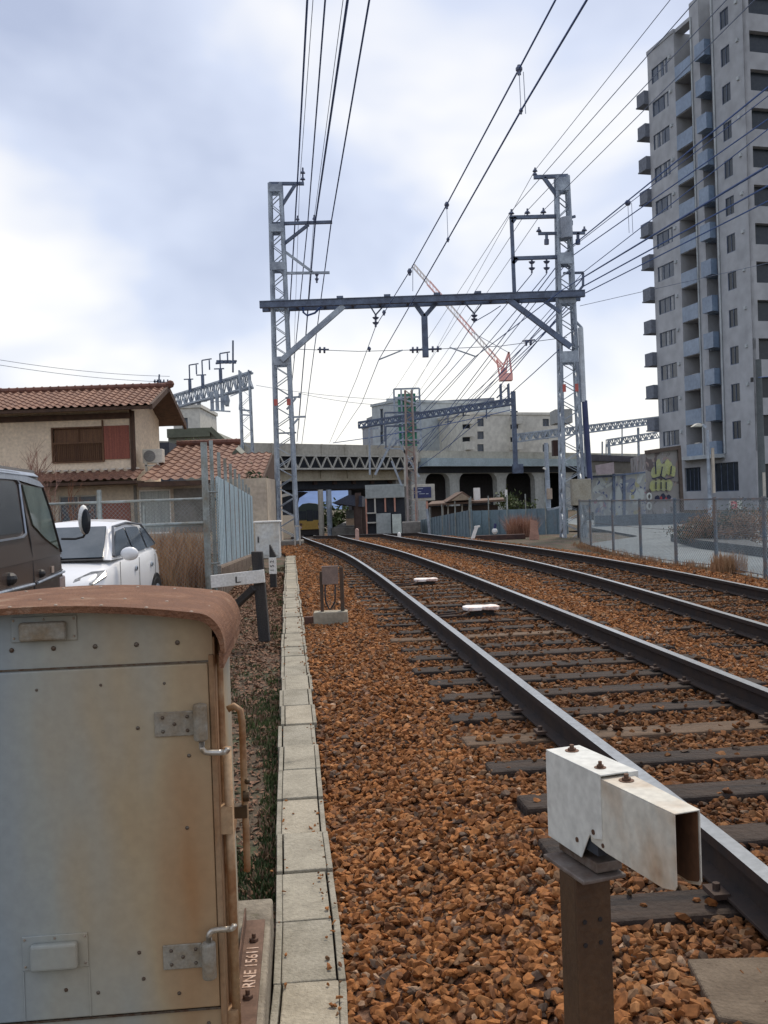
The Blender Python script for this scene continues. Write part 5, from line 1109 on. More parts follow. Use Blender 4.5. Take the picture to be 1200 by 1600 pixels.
mb = MB(); mb.fb(HF, u160 + .04, u203, -.05, -.002, z722 + .03, z668 + .05)
for k in range(9): x = u160 + .06 + (u203 - u160 - .08) * (k + .5) / 9; mb.fb(HF, x - .01, x + .01, -.06, -.05, z722 + .05, z668)
mb.build('shutter', red_sh, house)
mb = MB(); mb.fb(HF, -.02, .06, -.06, .0, zW1 - .3, zE - .05); mb.tube(HF.p(.12, -.08, zW1 - .5), HF.p(.12, -.08, zE - .1), .05, n=8); mb.fb(HF, uL, .9, -.78, -.66, zE - .12, zE - .02); mb.fb(HF, uL, .02, -.1, -.001, zE - .35, zE - .16)
mb.build('gutter', brown_w, house)
# soffit
mb = MB(); mb.hexa([HF.p(uL, -.75, zE - .06), HF.p(.9, -.75, zE - .06), HF.p(.9, 1.9, zR - .12), HF.p(uL, 1.9, zR - .12), HF.p(uL, -.75, zE - .01), HF.p(.9, -.75, zE - .01), HF.p(.9, 1.9, zR - .07), HF.p(uL, 1.9, zR - .07)])
mb.hexa([HF.p(uL, 4.7, zE - .26), HF.p(.9, 4.7, zE - .26), HF.p(.9, 1.9, zR - .12), HF.p(uL, 1.9, zR - .12), HF.p(uL, 4.7, zE - .21), HF.p(.9, 4.7, zE - .21), HF.p(.9, 1.9, zR - .07), HF.p(uL, 1.9, zR - .07)])
mb.hexa([HF.p(.86, -.8, zE - .16), HF.p(.96, -.8, zE - .16), HF.p(.96, 1.9, zR - .17), HF.p(.86, 1.9, zR - .17), HF.p(.86, -.8, zE + .03), HF.p(.96, -.8, zE + .03), HF.p(.96, 1.9, zR + .02), HF.p(.86, 1.9, zR + .02)])
mb.hexa([HF.p(.86, 4.75, zE - .40), HF.p(.96, 4.75, zE - .40), HF.p(.96, 1.9, zR - .17), HF.p(.86, 1.9, zR - .17), HF.p(.86, 4.75, zE - .16), HF.p(.96, 4.75, zE - .16), HF.p(.96, 1.9, zR + .02), HF.p(.86, 1.9, zR + .02)])
mb.build('eaves', brown_w, house)
tile_roof(HF, uL, .95, -.85, 1.9, zE + .02, zR, rows=9)
tile_roof(HF, uL, .95, 4.8, 1.9, zE - .18, zR, rows=8)
mb = MB(); mb.path([HF.p(uL, 1.9, zR + .03), HF.p(1.0, 1.9, zR + .03)], .11, 8); mb.sph(HF.p(1.0, 1.9, zR + .08), .15, 8)
for k in range(44): u = uL + .3 * k; mb.tube(HF.p(u, 1.9, zR + .03), HF.p(u + .05, 1.9, zR + .03), .13, n=8) if u < .9 else None
mb.build('ridge', tile_d, house)
# gable side wall
SFh = Frame(HF.p(0, 0, 0), (0, 1)); SFh.v = V((-1, 0, 0))
mb = MB(); sw_h = (2.0, 2.9, zW1 + .9, zW1 + 2.0); mb.wall(SFh, 0, 4.2, zW1 - 1.2, zE + .1, [sw_h], .1)
mb.prism([SFh.p(-.05, .002, zE - .3), SFh.p(4.2, .002, zE - .3), SFh.p(4.2, .002, zE - .1), SFh.p(1.9, .002, zR - .10), SFh.p(-.05, .002, zE + .2)], SFh.v * .1); mb.build('gable_wall', stucco, house); window(house, SFh, *sw_h, dep=.06, mt=glass_m, mull=1, fw=.04)
# lower roof skirt
zs0, zs1 = hu(150, 750, -1.0)[1], hu(150, 736, 0)[1]
tile_roof(HF, uL, .4, -1.15, .02, zs0, zs1 + .02, rows=3)
mb = MB()
for k in range(60):
    u = .1 - k * .27
    if u > uL: mb.fb(HF, u, u + .15, -.10 - .01, -.003, zs1 + .02, zs1 + .075)
mb.build('mortar_row', mat('pale_mortar', (.62, .56, .48), .9), house)
mb = MB(); mb.fb(HF, uL, .4, -1.1, 0, zs0 - .16, zs0 - .06); mb.build('skirt_eave', brown_w, house)
# lower wall
l0 = hu(160, 800)[0]; ug, z765 = hu(216, 766, -.2); uh = hu(266, 766, -.2)[0]; z810 = hu(216, 812, -.2)[1]
LF = Frame(HF.p(0, -.2, 0), (1, 0)); uR = hu(300, 800)[0]
mb = MB(); hh_ = [(ug, uh, z810 - .5, z765), (hu(95, 800)[0], hu(155, 800)[0], z810 - .5, z765 - .1)]
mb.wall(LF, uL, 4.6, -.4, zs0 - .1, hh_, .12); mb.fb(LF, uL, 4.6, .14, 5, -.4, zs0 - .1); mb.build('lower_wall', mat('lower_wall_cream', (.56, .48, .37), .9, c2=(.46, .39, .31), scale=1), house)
window(house, LF, *hh_[0], dep=.08, mt=mat('net_curtain_glass', (.42, .46, .44), .3, c2=(.30, .33, .33), scale=3, stretch=(6, 1, .3)), mull=0, fr=white_paint)
window(house, LF, *hh_[1], dep=.08, mt=glass_m, mull=1, fr=truss_m)
mb = MB(); a_ = hu(160, 785)[0]; b_ = hu(206, 785)[0]; mb.fb(LF, a_, b_, -.06, -.002, -.2, z765 - .35); mb.build('shutter', red_sh, house)
mb = MB(); mb.fb(LF, uh + .12, uh + 1.4, -.05, -.002, z810 - .5, z765); mb.fb(LF, ug - .15, ug - .05, -.05, -.002, -.2, zs0 - .2); mb.build('side_panel', concrete_d, house)
# wing roof (faces the camera)
ue, ze = hu(205, 751, -1.3); ur1, zr1 = hu(240, 697, 3.2); uend = hu(318, 748, -1.3)[0]
tile_roof(HF, ue + .2, uend + .2, -1.3, 3.2, ze, zr1, skew=.4, pitch=.30, rows=11)
mb = MB(); mb.fb(HF, ue + .2, uend + .2, -1.25, -.9, ze - .22, ze - .06); mb.build('wing_eave', brown_w, house)
mb = MB(); mb.path([HF.p(ue + .6, 3.2, zr1 + .05), HF.p(uend + .6, 3.2, zr1 + .05)], .12, 8)
for k in range(14): u = ue + .6 + (uend - ue) * k / 14; mb.tube(HF.p(u, 3.2, zr1 + .05), HF.p(u + .04, 3.2, zr1 + .05), .135, n=8)
mb.build('wing_ridge', tile_d, house)
# air conditioner on the wing roof
ac = thing('air_conditioner', ha(239, 727, .5), 'white outdoor air conditioner unit standing on the tiled wing roof', 'air conditioner')
u0, z0 = hu(223, 724, .5); u1, z1 = hu(253, 701, .5); ac_w = mat('ivory_plastic', (.66, .64, .56), .5)
mb = MB(); mb.fb(HF, u0, u1, .5, .9, z0, z1); mb.build('casing', ac_w, ac, bevel=.02)
mb = MB(); cx = u0 + (u1 - u0) * .36; cz = (z0 + z1) / 2; mb.tube(HF.p(cx, .46, cz), HF.p(cx, .495, cz), .20, n=18); mb.build('fan_grille', mat('grille_grey', (.22, .22, .21), .6), ac)
mb = MB(); mb.fb(HF, u0 + .08, u0 + .14, .5, .6, z0 - .28, z0); mb.fb(HF, u1 - .2, u1 - .14, .5, .6, z0 - .28, z0); mb.fb(HF, u0 + .05, u1 - .1, .5, .56, z0 - .10, z0 - .06); mb.build('stand', ac_w, ac)
# second tiled roof further right
h2 = thing('tiled_outbuilding', at(362, 830, 39), 'lower orange tiled roof house half hidden behind the blue fence', 'house')
QF = Frame((at(318, 760, 38).x, 38, 0), (1, 0)); qe = at(330, 760, 38); qr = at(402, 710, 43); L2w = at(406, 760, 38).x - QF.o.x
tile_roof(QF, .0, L2w, 0, 4.5, at(360, 757, 38).z, at(360, 709, 42.5).z, parent=h2, pitch=.3, rows=9)
mb = MB(); mb.fb(QF, .2, L2w - .5, .5, 5, -.5, at(360, 757, 38).z - .05); mb.build('wall', stucco, h2)
mb = MB(); mb.prism([QF.p(L2w - .05, .1, at(360, 757, 38).z), QF.p(L2w - .05, 4.5, at(360, 709, 42.5).z - .05), QF.p(L2w - .05, 8, at(360, 757, 38).z)], (.12, 0, 0)); mb.fb(QF, .0, L2w, -.02, .12, at(360, 757, 38).z - .2, at(360, 757, 38).z - .04); mb.build('bargeboard', brown_w, h2)
# green roofed building behind
gb = thing('green_gable_building', at(320, 760, 60), 'drab olive gabled metal building with ivy on its eave behind the tiled roofs', 'building')
a_, b_ = at(264, 720, 60), at(329, 671, 60); ol = mat('olive_metal', (.13, .14, .10), .7, c2=(.10, .11, .08), scale=.5)
c_, d_ = at(372, 713, 60), at(329, 713, 60)
mb = MB(); mb.box(a_.x, b_.x, 60, 66, 0, b_.z); mb.prism([V((b_.x + .01, 60, 0)), V((c_.x, 60, 0)), V((c_.x, 60, c_.z)), V((b_.x + .01, 60, b_.z))], (0, 8, 0)); mb.build('wall', mat('greenish_wall', (.25, .26, .22), .8, c2=(.2, .21, .18), scale=.5), gb)
mb = MB(); mb.bar(V((b_.x, 59.8, b_.z + .05)), V((c_.x + .1, 59.8, c_.z + .05)), .3); mb.box(a_.x, b_.x, 59.7, 60, b_.z - .45, b_.z + .1); mb.build('roof_edge', ol, gb)
bush('bush', tuple(at(290, 698, 56)), (1.7, .9, .45), 500, .13, leaf_g, 'small hedge of green leaves on the roof line behind the tiled wing', 'shrub', seed=12)
mb = MB(); a_, b_ = at(232, 712, 50), at(264, 691, 50); mb.box(a_.x, b_.x, 50, 54, 1, b_.z); mb.build('dark_roof', mat('dark_blue_roof', (.04, .045, .06), .7), None, label='dark flat roof block between the house gable and the olive building', cat='roof')
# antenna on the house
mb = MB(); mb.tube(ha(246, 640, 6), ha(249, 585, 6), .035, n=5); mb.bar(ha(240, 596, 6), ha(264, 598, 6), .05)
for x in (242, 246, 251, 256, 262): mb.bar(ha(x, 593, 6), ha(x, 600, 6), .05)
mb.build('television_antenna', steel_dark, None, label='television antenna behind the ridge end of the tiled house', cat='antenna')

# ---- fences on the left
galv = mat('galvanised_pipe', (.30, .34, .34), .5, .4, c2=(.22, .22, .19), scale=3, c3=(.25, .16, .10))
def chain(mb, P, Q, h0, h1, s=.06, r=.0022):
    """chain link between P and Q (ground plan), heights h0..h1"""
    P, Q = V(P), V(Q); Ln = (Q - P).length; d = (Q - P) / Ln; H = h1 - h0; n = int(Ln / s)
    def seg(a0, z0, a1, z1):
        for _ in (0,):
            p = P + d * a0 + V((0, 0, h0 + z0)); q = P + d * a1 + V((0, 0, h0 + z1)); x = V((0, 0, 1)).cross(q - p).normalized() * r; y = (q - p).cross(x).normalized() * r
            mb.add([p + x, p - x * .5 + y, p - x * .5 - y, q + x, q - x * .5 + y, q - x * .5 - y], [(0, 1, 4, 3), (1, 2, 5, 4), (2, 0, 3, 5)])
    k = -int(H / s) - 1
    while k * s < Ln:
        a = k * s; t0 = max(0, -a); t1 = min(H, Ln - a)
        if t1 > t0: seg(a + t0, t0, a + t1, t1); seg(a + t0, H - t0, a + t1, H - t1)
        k += 1
FX0, FYn = at(322, 850, 16).x, 16.0
lf = thing('chain_link_fence', (FX0 - 4, FYn, 0), 'rusty chain link fence with grey pipe posts in front of the house', 'fence')
zt0 = at(270, 781, FYn).z; zt1 = at(270, 819, FYn).z
for px in (155,): p = at(px, 775, FYn); mb = MB(); mb.tube((p.x, FYn, -.2), (p.x, FYn, p.z + .1), .04, n=8); mb.build('post', galv, lf)
for px in (-60, 226): p = at(px, 815, FYn); mb = MB(); mb.tube((p.x, FYn, -.2), (p.x, FYn, zt0 - .08), .022, n=8); mb.build('post', galv, lf)
mb = MB(); mb.tube((FX0 - 7, FYn, zt0), (FX0, FYn, zt0), .022, n=8); mb.tube((FX0 - 7, FYn, zt1), (FX0, FYn, zt1 + .0), .028, n=8); mb.tube((FX0 - 7, FYn, zt1 - .04), (FX0, FYn, zt1 - .04), .01, n=6); mb.build('rail', galv, lf)
mb = MB(); chain(mb, (FX0 - 7, FYn, 0), (FX0, FYn, 0), 0, zt0, .07, .0020); mb.build('mesh', galv, lf)
cpost = MB(); t_ = at(318, 691, FYn); cpost.tube((t_.x, FYn, -.3), (t_.x, FYn, t_.z), .055, n=10); cpost.build('post', galv, lf)
# tall blue panel fence
bp_ = thing('panel_fence', (-3.1, 21, 0), 'tall pale blue corrugated panel fence with protruding grey posts', 'fence')
bx0 = at(340, 800, 16.2).x; bF_ = frame2((bx0, 16.2), (at(394, 800, 28).x, 28)); bLn = math.hypot(at(394, 800, 28).x - bx0, 11.8)
pblue = mat('pale_blue_panel', (.42, .53, .58), .6, c2=(.36, .46, .51), scale=2, stretch=(1, 1, .3), c3=(.24, .28, .28))
zT = lambda u: 2.02 - .02 * u; zB = lambda u: .52 - .032 * u
nP = 9; mb = MB(); N_ = 150
for i in range(N_):
    u0, u1 = bLn * i / N_, bLn * (i + 1) / N_; o0 = .02 * (1 if (i // 2) % 2 else -1)
    mb.hexa([bF_.p(u0, o0, zB(u0)), bF_.p(u1, o0, zB(u1)), bF_.p(u1, o0 + .012, zB(u1)), bF_.p(u0, o0 + .012, zB(u0)), bF_.p(u0, o0, zT(u0)), bF_.p(u1, o0, zT(u1)), bF_.p(u1, o0 + .012, zT(u1)), bF_.p(u0, o0 + .012, zT(u0))])
mb.build('panel', pblue, bp_)
seam_m = mat('panel_seam_rust', (.20, .22, .23), .8, c2=(.20, .11, .07), scale=3)
for k in range(1, 9):
    u = bLn * k / 9; mb = MB(); mb.fb(bF_, u - .012, u + .012, -.032, -.021, zB(u), zT(u)); mb.build('seam', seam_m, bp_)
hts = [2.62, 2.50, 2.46, 2.42, 2.36, 2.30, 2.20, 2.1, 2.05]
for k in range(nP):
    u = bLn * k / (nP - 1); mb = MB(); mb.tube(bF_.p(u, .07, -.2), bF_.p(u, .07, hts[k]), .032, n=8); mb.build('post', galv, bp_)
mb = MB()
for t in (.25, .75): mb.bar(bF_.p(0, .06, zB(0) + 1.5 * t), bF_.p(bLn, .06, zB(bLn) + 1.5 * t), .03)
mb.bar(bF_.p(0, -.06, zT(0) + .15), bF_.p(0 - .02, -.06, zT(0) + .16), .03); mb.build('rail', galv, bp_)
mb = MB(); mb.hexa([bF_.p(0, -.03, -.3), bF_.p(bLn, -.03, -.3), bF_.p(bLn, .12, -.3), bF_.p(0, .12, -.3), bF_.p(0, -.03, zB(0) - .02), bF_.p(bLn, -.03, zB(bLn) - .02), bF_.p(bLn, .12, zB(bLn) - .02), bF_.p(0, .12, zB(0) - .02)])
for k in range(40): u = bLn * (k + .5) / 40; mb.fb(bF_, u - .04, u + .04, -.06, -.031, -.3, zB(u) - .05)
mb.build('base_wall', mat('tan_base_wall', (.30, .24, .19), .9, c2=(.22, .17, .13), scale=3), bp_)
mb = MB(); chain(mb, (t_.x, FYn, 0), (bx0 + .02, 16.2, 0), .2, 1.9, .05, .0035); mb.tube((t_.x, FYn, 1.75), (bx0, 16.2, 1.75), .02, n=6); mb.tube((t_.x, FYn, .55), (bx0, 16.2, .55), .02, n=6); mb.build('mesh', galv, lf)
bush('bush', tuple(at(394, 765, 34)), (.45, 1.2, 1.0), 600, .10, leaf_d, 'dark green hedge behind the far end of the blue fence', 'shrub', seed=3)
# white lineside cabinet
wY = gp(418, 868, .0).y; wc = thing('lineside_cabinet', gp(418, 868, 0), 'white metal cabinet with a rust patch at the foot of the left mast', 'equipment cabinet')
wm = mat('rust_patched_white', (.68, .70, .68), .5, c2=(.60, .58, .52), scale=1.2, c3=(.55, .36, .24), lo=.45, hi=.58)
a_, b_ = at(400, 868, wY), at(435, 816, wY); mb = MB(); mb.box(a_.x, b_.x, wY, wY + .5, -.1, b_.z); mb.build('body', wm, wc, bevel=.01)
mb = MB(); mb.box(a_.x - .05, b_.x + .05, wY - .05, wY + .55, b_.z + .001, b_.z + .05); mb.build('lid', white_paint, wc, bevel=.008)
mb = MB(); mb.box(a_.x + .03, b_.x - .03, wY - .015, wY - .001, .0, b_.z - .03); dd_ = mb.build('door', wm, wc, bevel=.004); mb = MB(); c_ = at(403.5, 843, wY); mb.box(c_.x - .015, c_.x + .02, wY - .04, wY - .016, c_.z - .09, c_.z + .09); mb.build('handle', black, dd_)
mb = MB(); a_, b_ = at(461, 848, 34), at(468, 822, 34); mb.bar((a_.x, 34, a_.z - .1), (a_.x, 34, b_.z), .05); mb.bar((b_.x, 34, a_.z - .1), (b_.x, 34, b_.z), .05); mb.bar((a_.x, 34, b_.z), (b_.x, 34, b_.z), .05); mb.build('hoop_barrier', truss_m, None, label='small pale metal hoop frame right of the left mast foot', cat='barrier')

# ---- dry brush and weeds
def tuft(mb, x, y, z, h, n, rng, spread=.12, w=.006):
    for _ in range(n):
        a = rng.uniform(0, 6.28); l_ = h * rng.uniform(.5, 1.1); sx, sy = math.cos(a) * spread * rng.random() * 2, math.sin(a) * spread * rng.random() * 2
        b0 = V((x + rng.uniform(-.05, .05), y + rng.uniform(-.05, .05), z)); t = b0 + V((sx * l_ / .5, sy * l_ / .5, l_)); m = (b0 + t) / 2 + V((0, 0, l_ * .12)); q = V((math.cos(a + 1.5), math.sin(a + 1.5), 0)) * w
        mb.add([b0 - q, b0 + q, m + q * .7, t, m - q * .7], [(0, 1, 2, 4), (4, 2, 3)])
dry = mat('dry_grass', (.30, .155, .08), .9, c2=(.42, .27, .15), scale=1.3, c3=(.18, .085, .05)); rng = random.Random(5)
mb = MB()
for _ in range(2600):
    y = rng.uniform(16.6, 30); x = rng.uniform(-11.5, -3.6) ; 
    if x > -.195 * y + .2: continue
    tuft(mb, x, y, -.1, rng.uniform(.5, 1.15), 9, rng, .14, .010)
mb.build('dry_weeds', dry, kind='stuff', label='tall rust brown dry weeds filling the plot behind the fence')
moss = mat('verge_green_weed', (.035, .060, .016), .85, c2=(.075, .10, .03), scale=2); straw = mat('verge_straw', (.24, .17, .11), .9, c2=(.16, .10, .06), scale=3)
mg, ms_ = MB(), MB()
for _ in range(1500):
    y = rng.uniform(3.2, 24) if rng.random() < .5 else rng.uniform(3.4, 8); xr = tc_(y)[0] - .15; x = xr - rng.random() ** 2.5 * (.45 if y < 9 else 1.0) - .01; z = float(gz(x, y)) - .07
    if math.sin(x * 9 + y * 2.3) + math.sin(y * 1.7) < -.2: continue
    tuft(mg if rng.random() < .7 else ms_, x, y, z, rng.uniform(.015, .05), 12, rng, .16, .006)
for _ in range(900):
    y = rng.uniform(4, 24); xr = tc_(y)[0] - .2; x = xr - rng.uniform(0, 1.4) ; z = float(gz(x, y)) - .07
    tuft(ms_, x, y, z, rng.uniform(.02, .06), 6, rng, .3, .004)
mg.build('green_weeds', moss, kind='stuff', label='low green weeds along the trough'); ms_.build('straw_litter', straw, kind='stuff', label='straw coloured litter along the verge')
litter = MB()
for _ in range(22000):
    y = rng.uniform(3.0, 22); xr = tc_(y)[0] - .14; x = xr - rng.uniform(0, 1.7); z = float(gz(x, y)) - .068; s = rng.uniform(.006, .022) * (1 + y / 16); a = rng.uniform(0, 6.28); c_, s_ = math.cos(a) * s, math.sin(a) * s
    litter.add([(x - c_, y - s_, z), (x + s_ * .6, y - c_ * .6, z + rng.uniform(0, s)), (x + c_, y + s_, z + .003), (x - s_ * .6, y + c_ * .6, z + rng.uniform(0, s * .6))], [(0, 1, 2, 3)])
litter.build('leaf_litter', mat('leaf_litter', (.17, .085, .05), .95, c2=(.26, .155, .095), scale=40, c3=(.07, .038, .025)), kind='stuff', label='brown leaf and stone litter on the verge')
tb = bush.__wrapped__ if hasattr(bush, '__wrapped__') else None
# bare shrub in front of the house
bs = thing('bare_shrub', at(45, 830, 26), 'leafless reddish shrub in front of the cream house wall', 'shrub'); rng = random.Random(8)
def twig(mb, p, d, L_, r, k):
    q = p + d * L_; mb.tube(p, q, r, r * .6, 4)
    if k == 0: return
    for _ in range(3 if k > 1 else 4):
        e = (d + V((rng.gauss(0, .38), rng.gauss(0, .38), rng.gauss(.12, .22)))).normalized(); twig(mb, p + d * L_ * rng.uniform(.5, 1), e, L_ * rng.uniform(.55, .8), r * .6, k - 1)
mb = MB()
for px in (5, 30, 55, 75): b0 = at(px, 800, 26); twig(mb, V((b0.x, 26, -.1)), V((rng.gauss(0, .1), 0, 1)).normalized(), 1.5, .035, 4)
mb.build('branches', mat('reddish_twigs', (.30, .17, .13), .9), bs)
bs2 = thing('bare_shrub', at(110, 800, 24), 'low brown twiggy shrub between the van and the house shutters', 'shrub'); mb = MB()
for px in (95, 110, 125): b0 = at(px, 800, 24); twig(mb, V((b0.x, 24, -.1)), V((rng.gauss(0, .15), 0, 1)).normalized(), .95, .03, 4)
mb.build('branches', mat('brown_twigs', (.22, .10, .055), .9), bs2)

# ---- dark van
vd = V((-.117, 1, 0)).normalized(); VFm = Frame((-3.69, 11.0, -.15), (-vd.x, -vd.y)); VFm.u = -vd; VFm.v = V((vd.y, -vd.x, 0)) * -1
# a: distance back from the nose, b: towards the far side (left), c: height
van = thing('parked_van', (-4.6, 8.8, -.15), 'dark grey brown boxy van with pale roof edge, cut off by the left picture edge', 'van')
vp_m = mat('dark_taupe_paint', (.085, .062, .052), .22, .2, c2=(.072, .052, .044), scale=1.2, spec=.7, grain=.15); vroof = mat('silvery_trim_sky_sheen', (.34, .39, .46), .35, .4, c2=(.28, .32, .38), scale=2)  # roof and visor: sky reflection put into the colour; also plain pale trim
Wv = 1.68
def vprof(b, inset=0): return None
up0, up1 = 1.28, 1.98
mb = MB()
low = [(0.02, .35), (0.0, .78), (.08, 1.05), (.16, 1.22), (4.6, 1.22), (4.66, .35)]
mb.prism([VFm.p(a, 0, c) for a, c in low], VFm.v * Wv)
mb.build('body', vp_m, van, bevel=.04, seg=3)
# upper cab: inclined sides
def vring(c, ins): return c, ins
mb = MB(); ti = .10
def vq(a, c, side):   # point on side, leaning in with height
    b = ti * max(0, (c - 1.2)) / .85; return VFm.p(a, b if side == 0 else Wv - b, c)
ws0, ws1 = .17, .70
up = [(ws0, 1.20), (ws1, 1.98), (ws1 + .12, 2.06), (4.45, 2.06), (4.60, 1.95), (4.62, 1.20)]
n_ = len(up); A1 = [vq(a, c, 0) for a, c in up]; A2 = [vq(a, c, 1) for a, c in up]
mb.add(A1 + A2, [tuple(range(n_)), tuple(range(n_, 2 * n_))[::-1]] + [(i, (i + 1) % n_, (i + 1) % n_ + n_, i + n_) for i in range(n_)])
mb.build('cab', vp_m, van, bevel=.035, seg=3)
mb = MB(); mb.hexa([VFm.p(ws1 + .03, .055, 2.02), VFm.p(4.5, .055, 2.02), VFm.p(4.5, Wv - .055, 2.02), VFm.p(ws1 + .03, Wv - .055, 2.02), VFm.p(ws1 + .16, .14, 2.10), VFm.p(4.4, .14, 2.10), VFm.p(4.4, Wv - .14, 2.10), VFm.p(ws1 + .16, Wv - .14, 2.10)])
mb.build('roof', vroof, van, bevel=.02)
VS = Frame(VFm.o, (1, 0)); 
def vside(pts, off, m_, name, par=van, th=.012, bev=0):
    mb = MB(); P_ = [vq(a, c, 0) - VFm.v * (off + th) for a, c in pts]; mb.prism(P_, VFm.v * th); return mb.build(name, m_, par, bevel=bev)
def va(px, py):   # picture point on the near side of the van -> (distance back, height)
    s, z = onplane(px, py, VFm.o, VFm.o + VFm.u); return s, z - VFm.o.z
# glass, visors and seams
gl = [va(47, 757), va(75, 762), va(83, 800), va(91, 858), va(72, 841), va(56, 820), va(51.5, 790)]
glc = mat('van_window_glass', (.055, .075, .065), .06, c2=(.12, .16, .14), scale=2.5, spec=.9)
w_ = vside(gl, .002, glc, 'window'); 
w2 = vside([va(-60, 746), va(34, 752), va(37, 760), va(39, 828), va(36, 832), va(-60, 846)], .002, glass_d, 'window')
fr2 = MB(); q_ = [va(-60, 742), va(38, 748), va(42, 755), va(43, 834), va(38, 839), va(-60, 855)]
for i in range(5): fr2.bar(vq(*q_[i], 0) - VFm.v * .012, vq(*q_[i + 1], 0) - VFm.v * .012, .02, .016)
fr2.build('window_trim', vroof, w2)
vis = vside([va(-60, 722), va(40, 737), va(72, 752), va(78, 761), va(68, 759), va(40, 750), va(-60, 738)], .012, vroof, 'rain_visor')
mb = MB()
for pts in ([va(39, 741), va(44, 760), va(50, 850), va(54, 925)], [va(78, 761), va(86, 800), va(95, 862)], [va(0, 925), va(50, 914)], [va(56, 912), va(97, 890)]):
    mb.path([vq(a, c, 0) - VFm.v * .004 for a, c in pts], .009 if pts[0] != va(78, 761) else .014, 5)
mb.build('door_seam', black, van)
mb = MB(); p0, p1, p2 = va(-20, 931), va(50, 913), va(98, 893); mb.path([vq(a, c, 0) - VFm.v * .018 for a, c in (p0, p1)], .016, 6); mb.path([vq(a, c, 0) - VFm.v * .018 for a, c in (va(56, 911), p2)], .014, 6); mb.build('side_trim', vroof, van)
for px, py, r_ in ((14, 905, .07), (63, 896, .05)):
    a, c = va(px, py); mb = MB(); mb.sph(vq(a, c, 0) - VFm.v * .005, r_, 12, (1, 1, .9)); mb.build('door_handle', black, van)
a, c = va(81, 889); mb = MB(); p = vq(a, c, 0); mb.prism([p - VFm.v * .014 + VFm.u * -.05 + V((0, 0, .03)), p - VFm.v * .014 + VFm.u * .05 + V((0, 0, .03)), p - VFm.v * .014 + VFm.u * .05 + V((0, 0, -.04)), p - VFm.v * .014 - VFm.u * .05 + V((0, 0, -.04))], VFm.v * .01); mb.build('side_marker', mat('amber_pale_marker', (.50, .40, .33), .3), van)
for px, py, y_ in ((131, 812, 10.95),):
    p = at(px, py, y_); mb = MB(); mb.sph(p, .17, 16, (.36, .5, 1.0)); mb.build('mirror_shell', white_paint, van, smooth=True)
    q = at(px + 3.5, py + 3, y_ - .085); mb = MB(); mb.sph(q, .15, 16, (.36, .1, .98)); mb.build('mirror_glass', mat('mirror_dark', (.03, .035, .045), .1), van, smooth=True)
    mb = MB(); mb.path([at(134, 832, 10.98), at(130, 839, 10.98), at(118, 842, 11), at(96, 842, 11)], .014, 6); mb.build('mirror_arm', black, van)
mb = MB(); mb.fb(VFm, -.03, .12, .02, Wv - .02, .28, .62); mb.build('bumper', vroof, van, bevel=.03)
mb = MB(); mb.prism([VFm.p(.135, .12, 1.25), VFm.p(.155, .12, 1.28), VFm.p(.66, .16, 1.95), VFm.p(.64, .16, 1.95)], VFm.v * (Wv - .28)); mb.build('windscreen', glass_d, van)
mb = MB(); a, c = va(100, 905); mb.fb(VFm, -.02, .25, -.01, .14, .68, .92); mb.build('headlight', mat('lamp_cluster', (.35, .28, .27), .2), van, bevel=.02)
def wheel(par, F_, a, b, r=.31, w_=.18, rimm=None):
    mb = MB(); mb.tube(F_.p(a, b, r), F_.p(a, b + w_, r), r, n=28); o = mb.build('wheel', black, par, bevel=.02)
    mb = MB(); mb.tube(F_.p(a, b - .006, r), F_.p(a, b + .02, r), r * .62, n=20); mb.tube(F_.p(a, b - .02, r), F_.p(a, b, r), r * .18, n=12); mb.build('rim', rimm or steel, o)
for a in (.95, 3.9):
    for b in (-.015, Wv - .165): wheel(van, VFm, a, b)

# ---- white hatchback
CX, CY0, CZ = -4.55, 12.35, -.17
car = thing('parked_car', (CX, 14.3, CZ), 'small white hatchback facing the camera between the van and the fence', 'car')
cw = mat('white_car_paint', (.86, .87, .88), .18, 0, c2=(.83, .84, .85), scale=1, spec=.6, grain=.1)
# stations from nose to tail: y, half width, belt height, under height
ST = [(0.0, .52, .62, .32), (.06, .68, .70, .22), (.25, .78, .80, .18), (.55, .825, .88, .18), (.95, .84, .955, .18), (1.5, .845, .99, .18), (2.4, .845, 1.02, .18), (3.2, .84, 1.05, .20), (3.6, .80, 1.05, .24), (3.78, .70, .98, .30), (3.84, .58, .80, .40)]
def ring(y, w, zb_, zu):
    q = []
    for x, z in ((0, zu), (.8, zu), (.96, zu + .08), (1.0, zu + (zb_ - zu) * .35), (1.0, zu + (zb_ - zu) * .62), (.97, zu + (zb_ - zu) * .86), (.90, zb_ - .015), (.80, zb_ + .008), (.4, zb_ + .03), (0, zb_ + .035)): q.append((x * w, z))
    full = q + [(-x, z) for x, z in q[-2:0:-1]]
    return [V((CX + x, CY0 + y, CZ + z)) for x, z in full]
R_ = [ring(*s) for s in ST]; k = len(R_[0]); mb = MB(); fs_ = []
for i in range(len(R_) - 1):
    for j in range(k): fs_.append((i * k + j, i * k + (j + 1) % k, (i + 1) * k + (j + 1) % k, (i + 1) * k + j))
fs_ += [tuple(range(k))[::-1], tuple((len(R_) - 1) * k + j for j in range(k))]
mb.add([p for r_ in R_ for p in r_], fs_); cb = mb.build('body', cw, car, smooth=True); sm = cb.modifiers.new('sub', 'SUBSURF'); sm.levels = sm.render_levels = 2
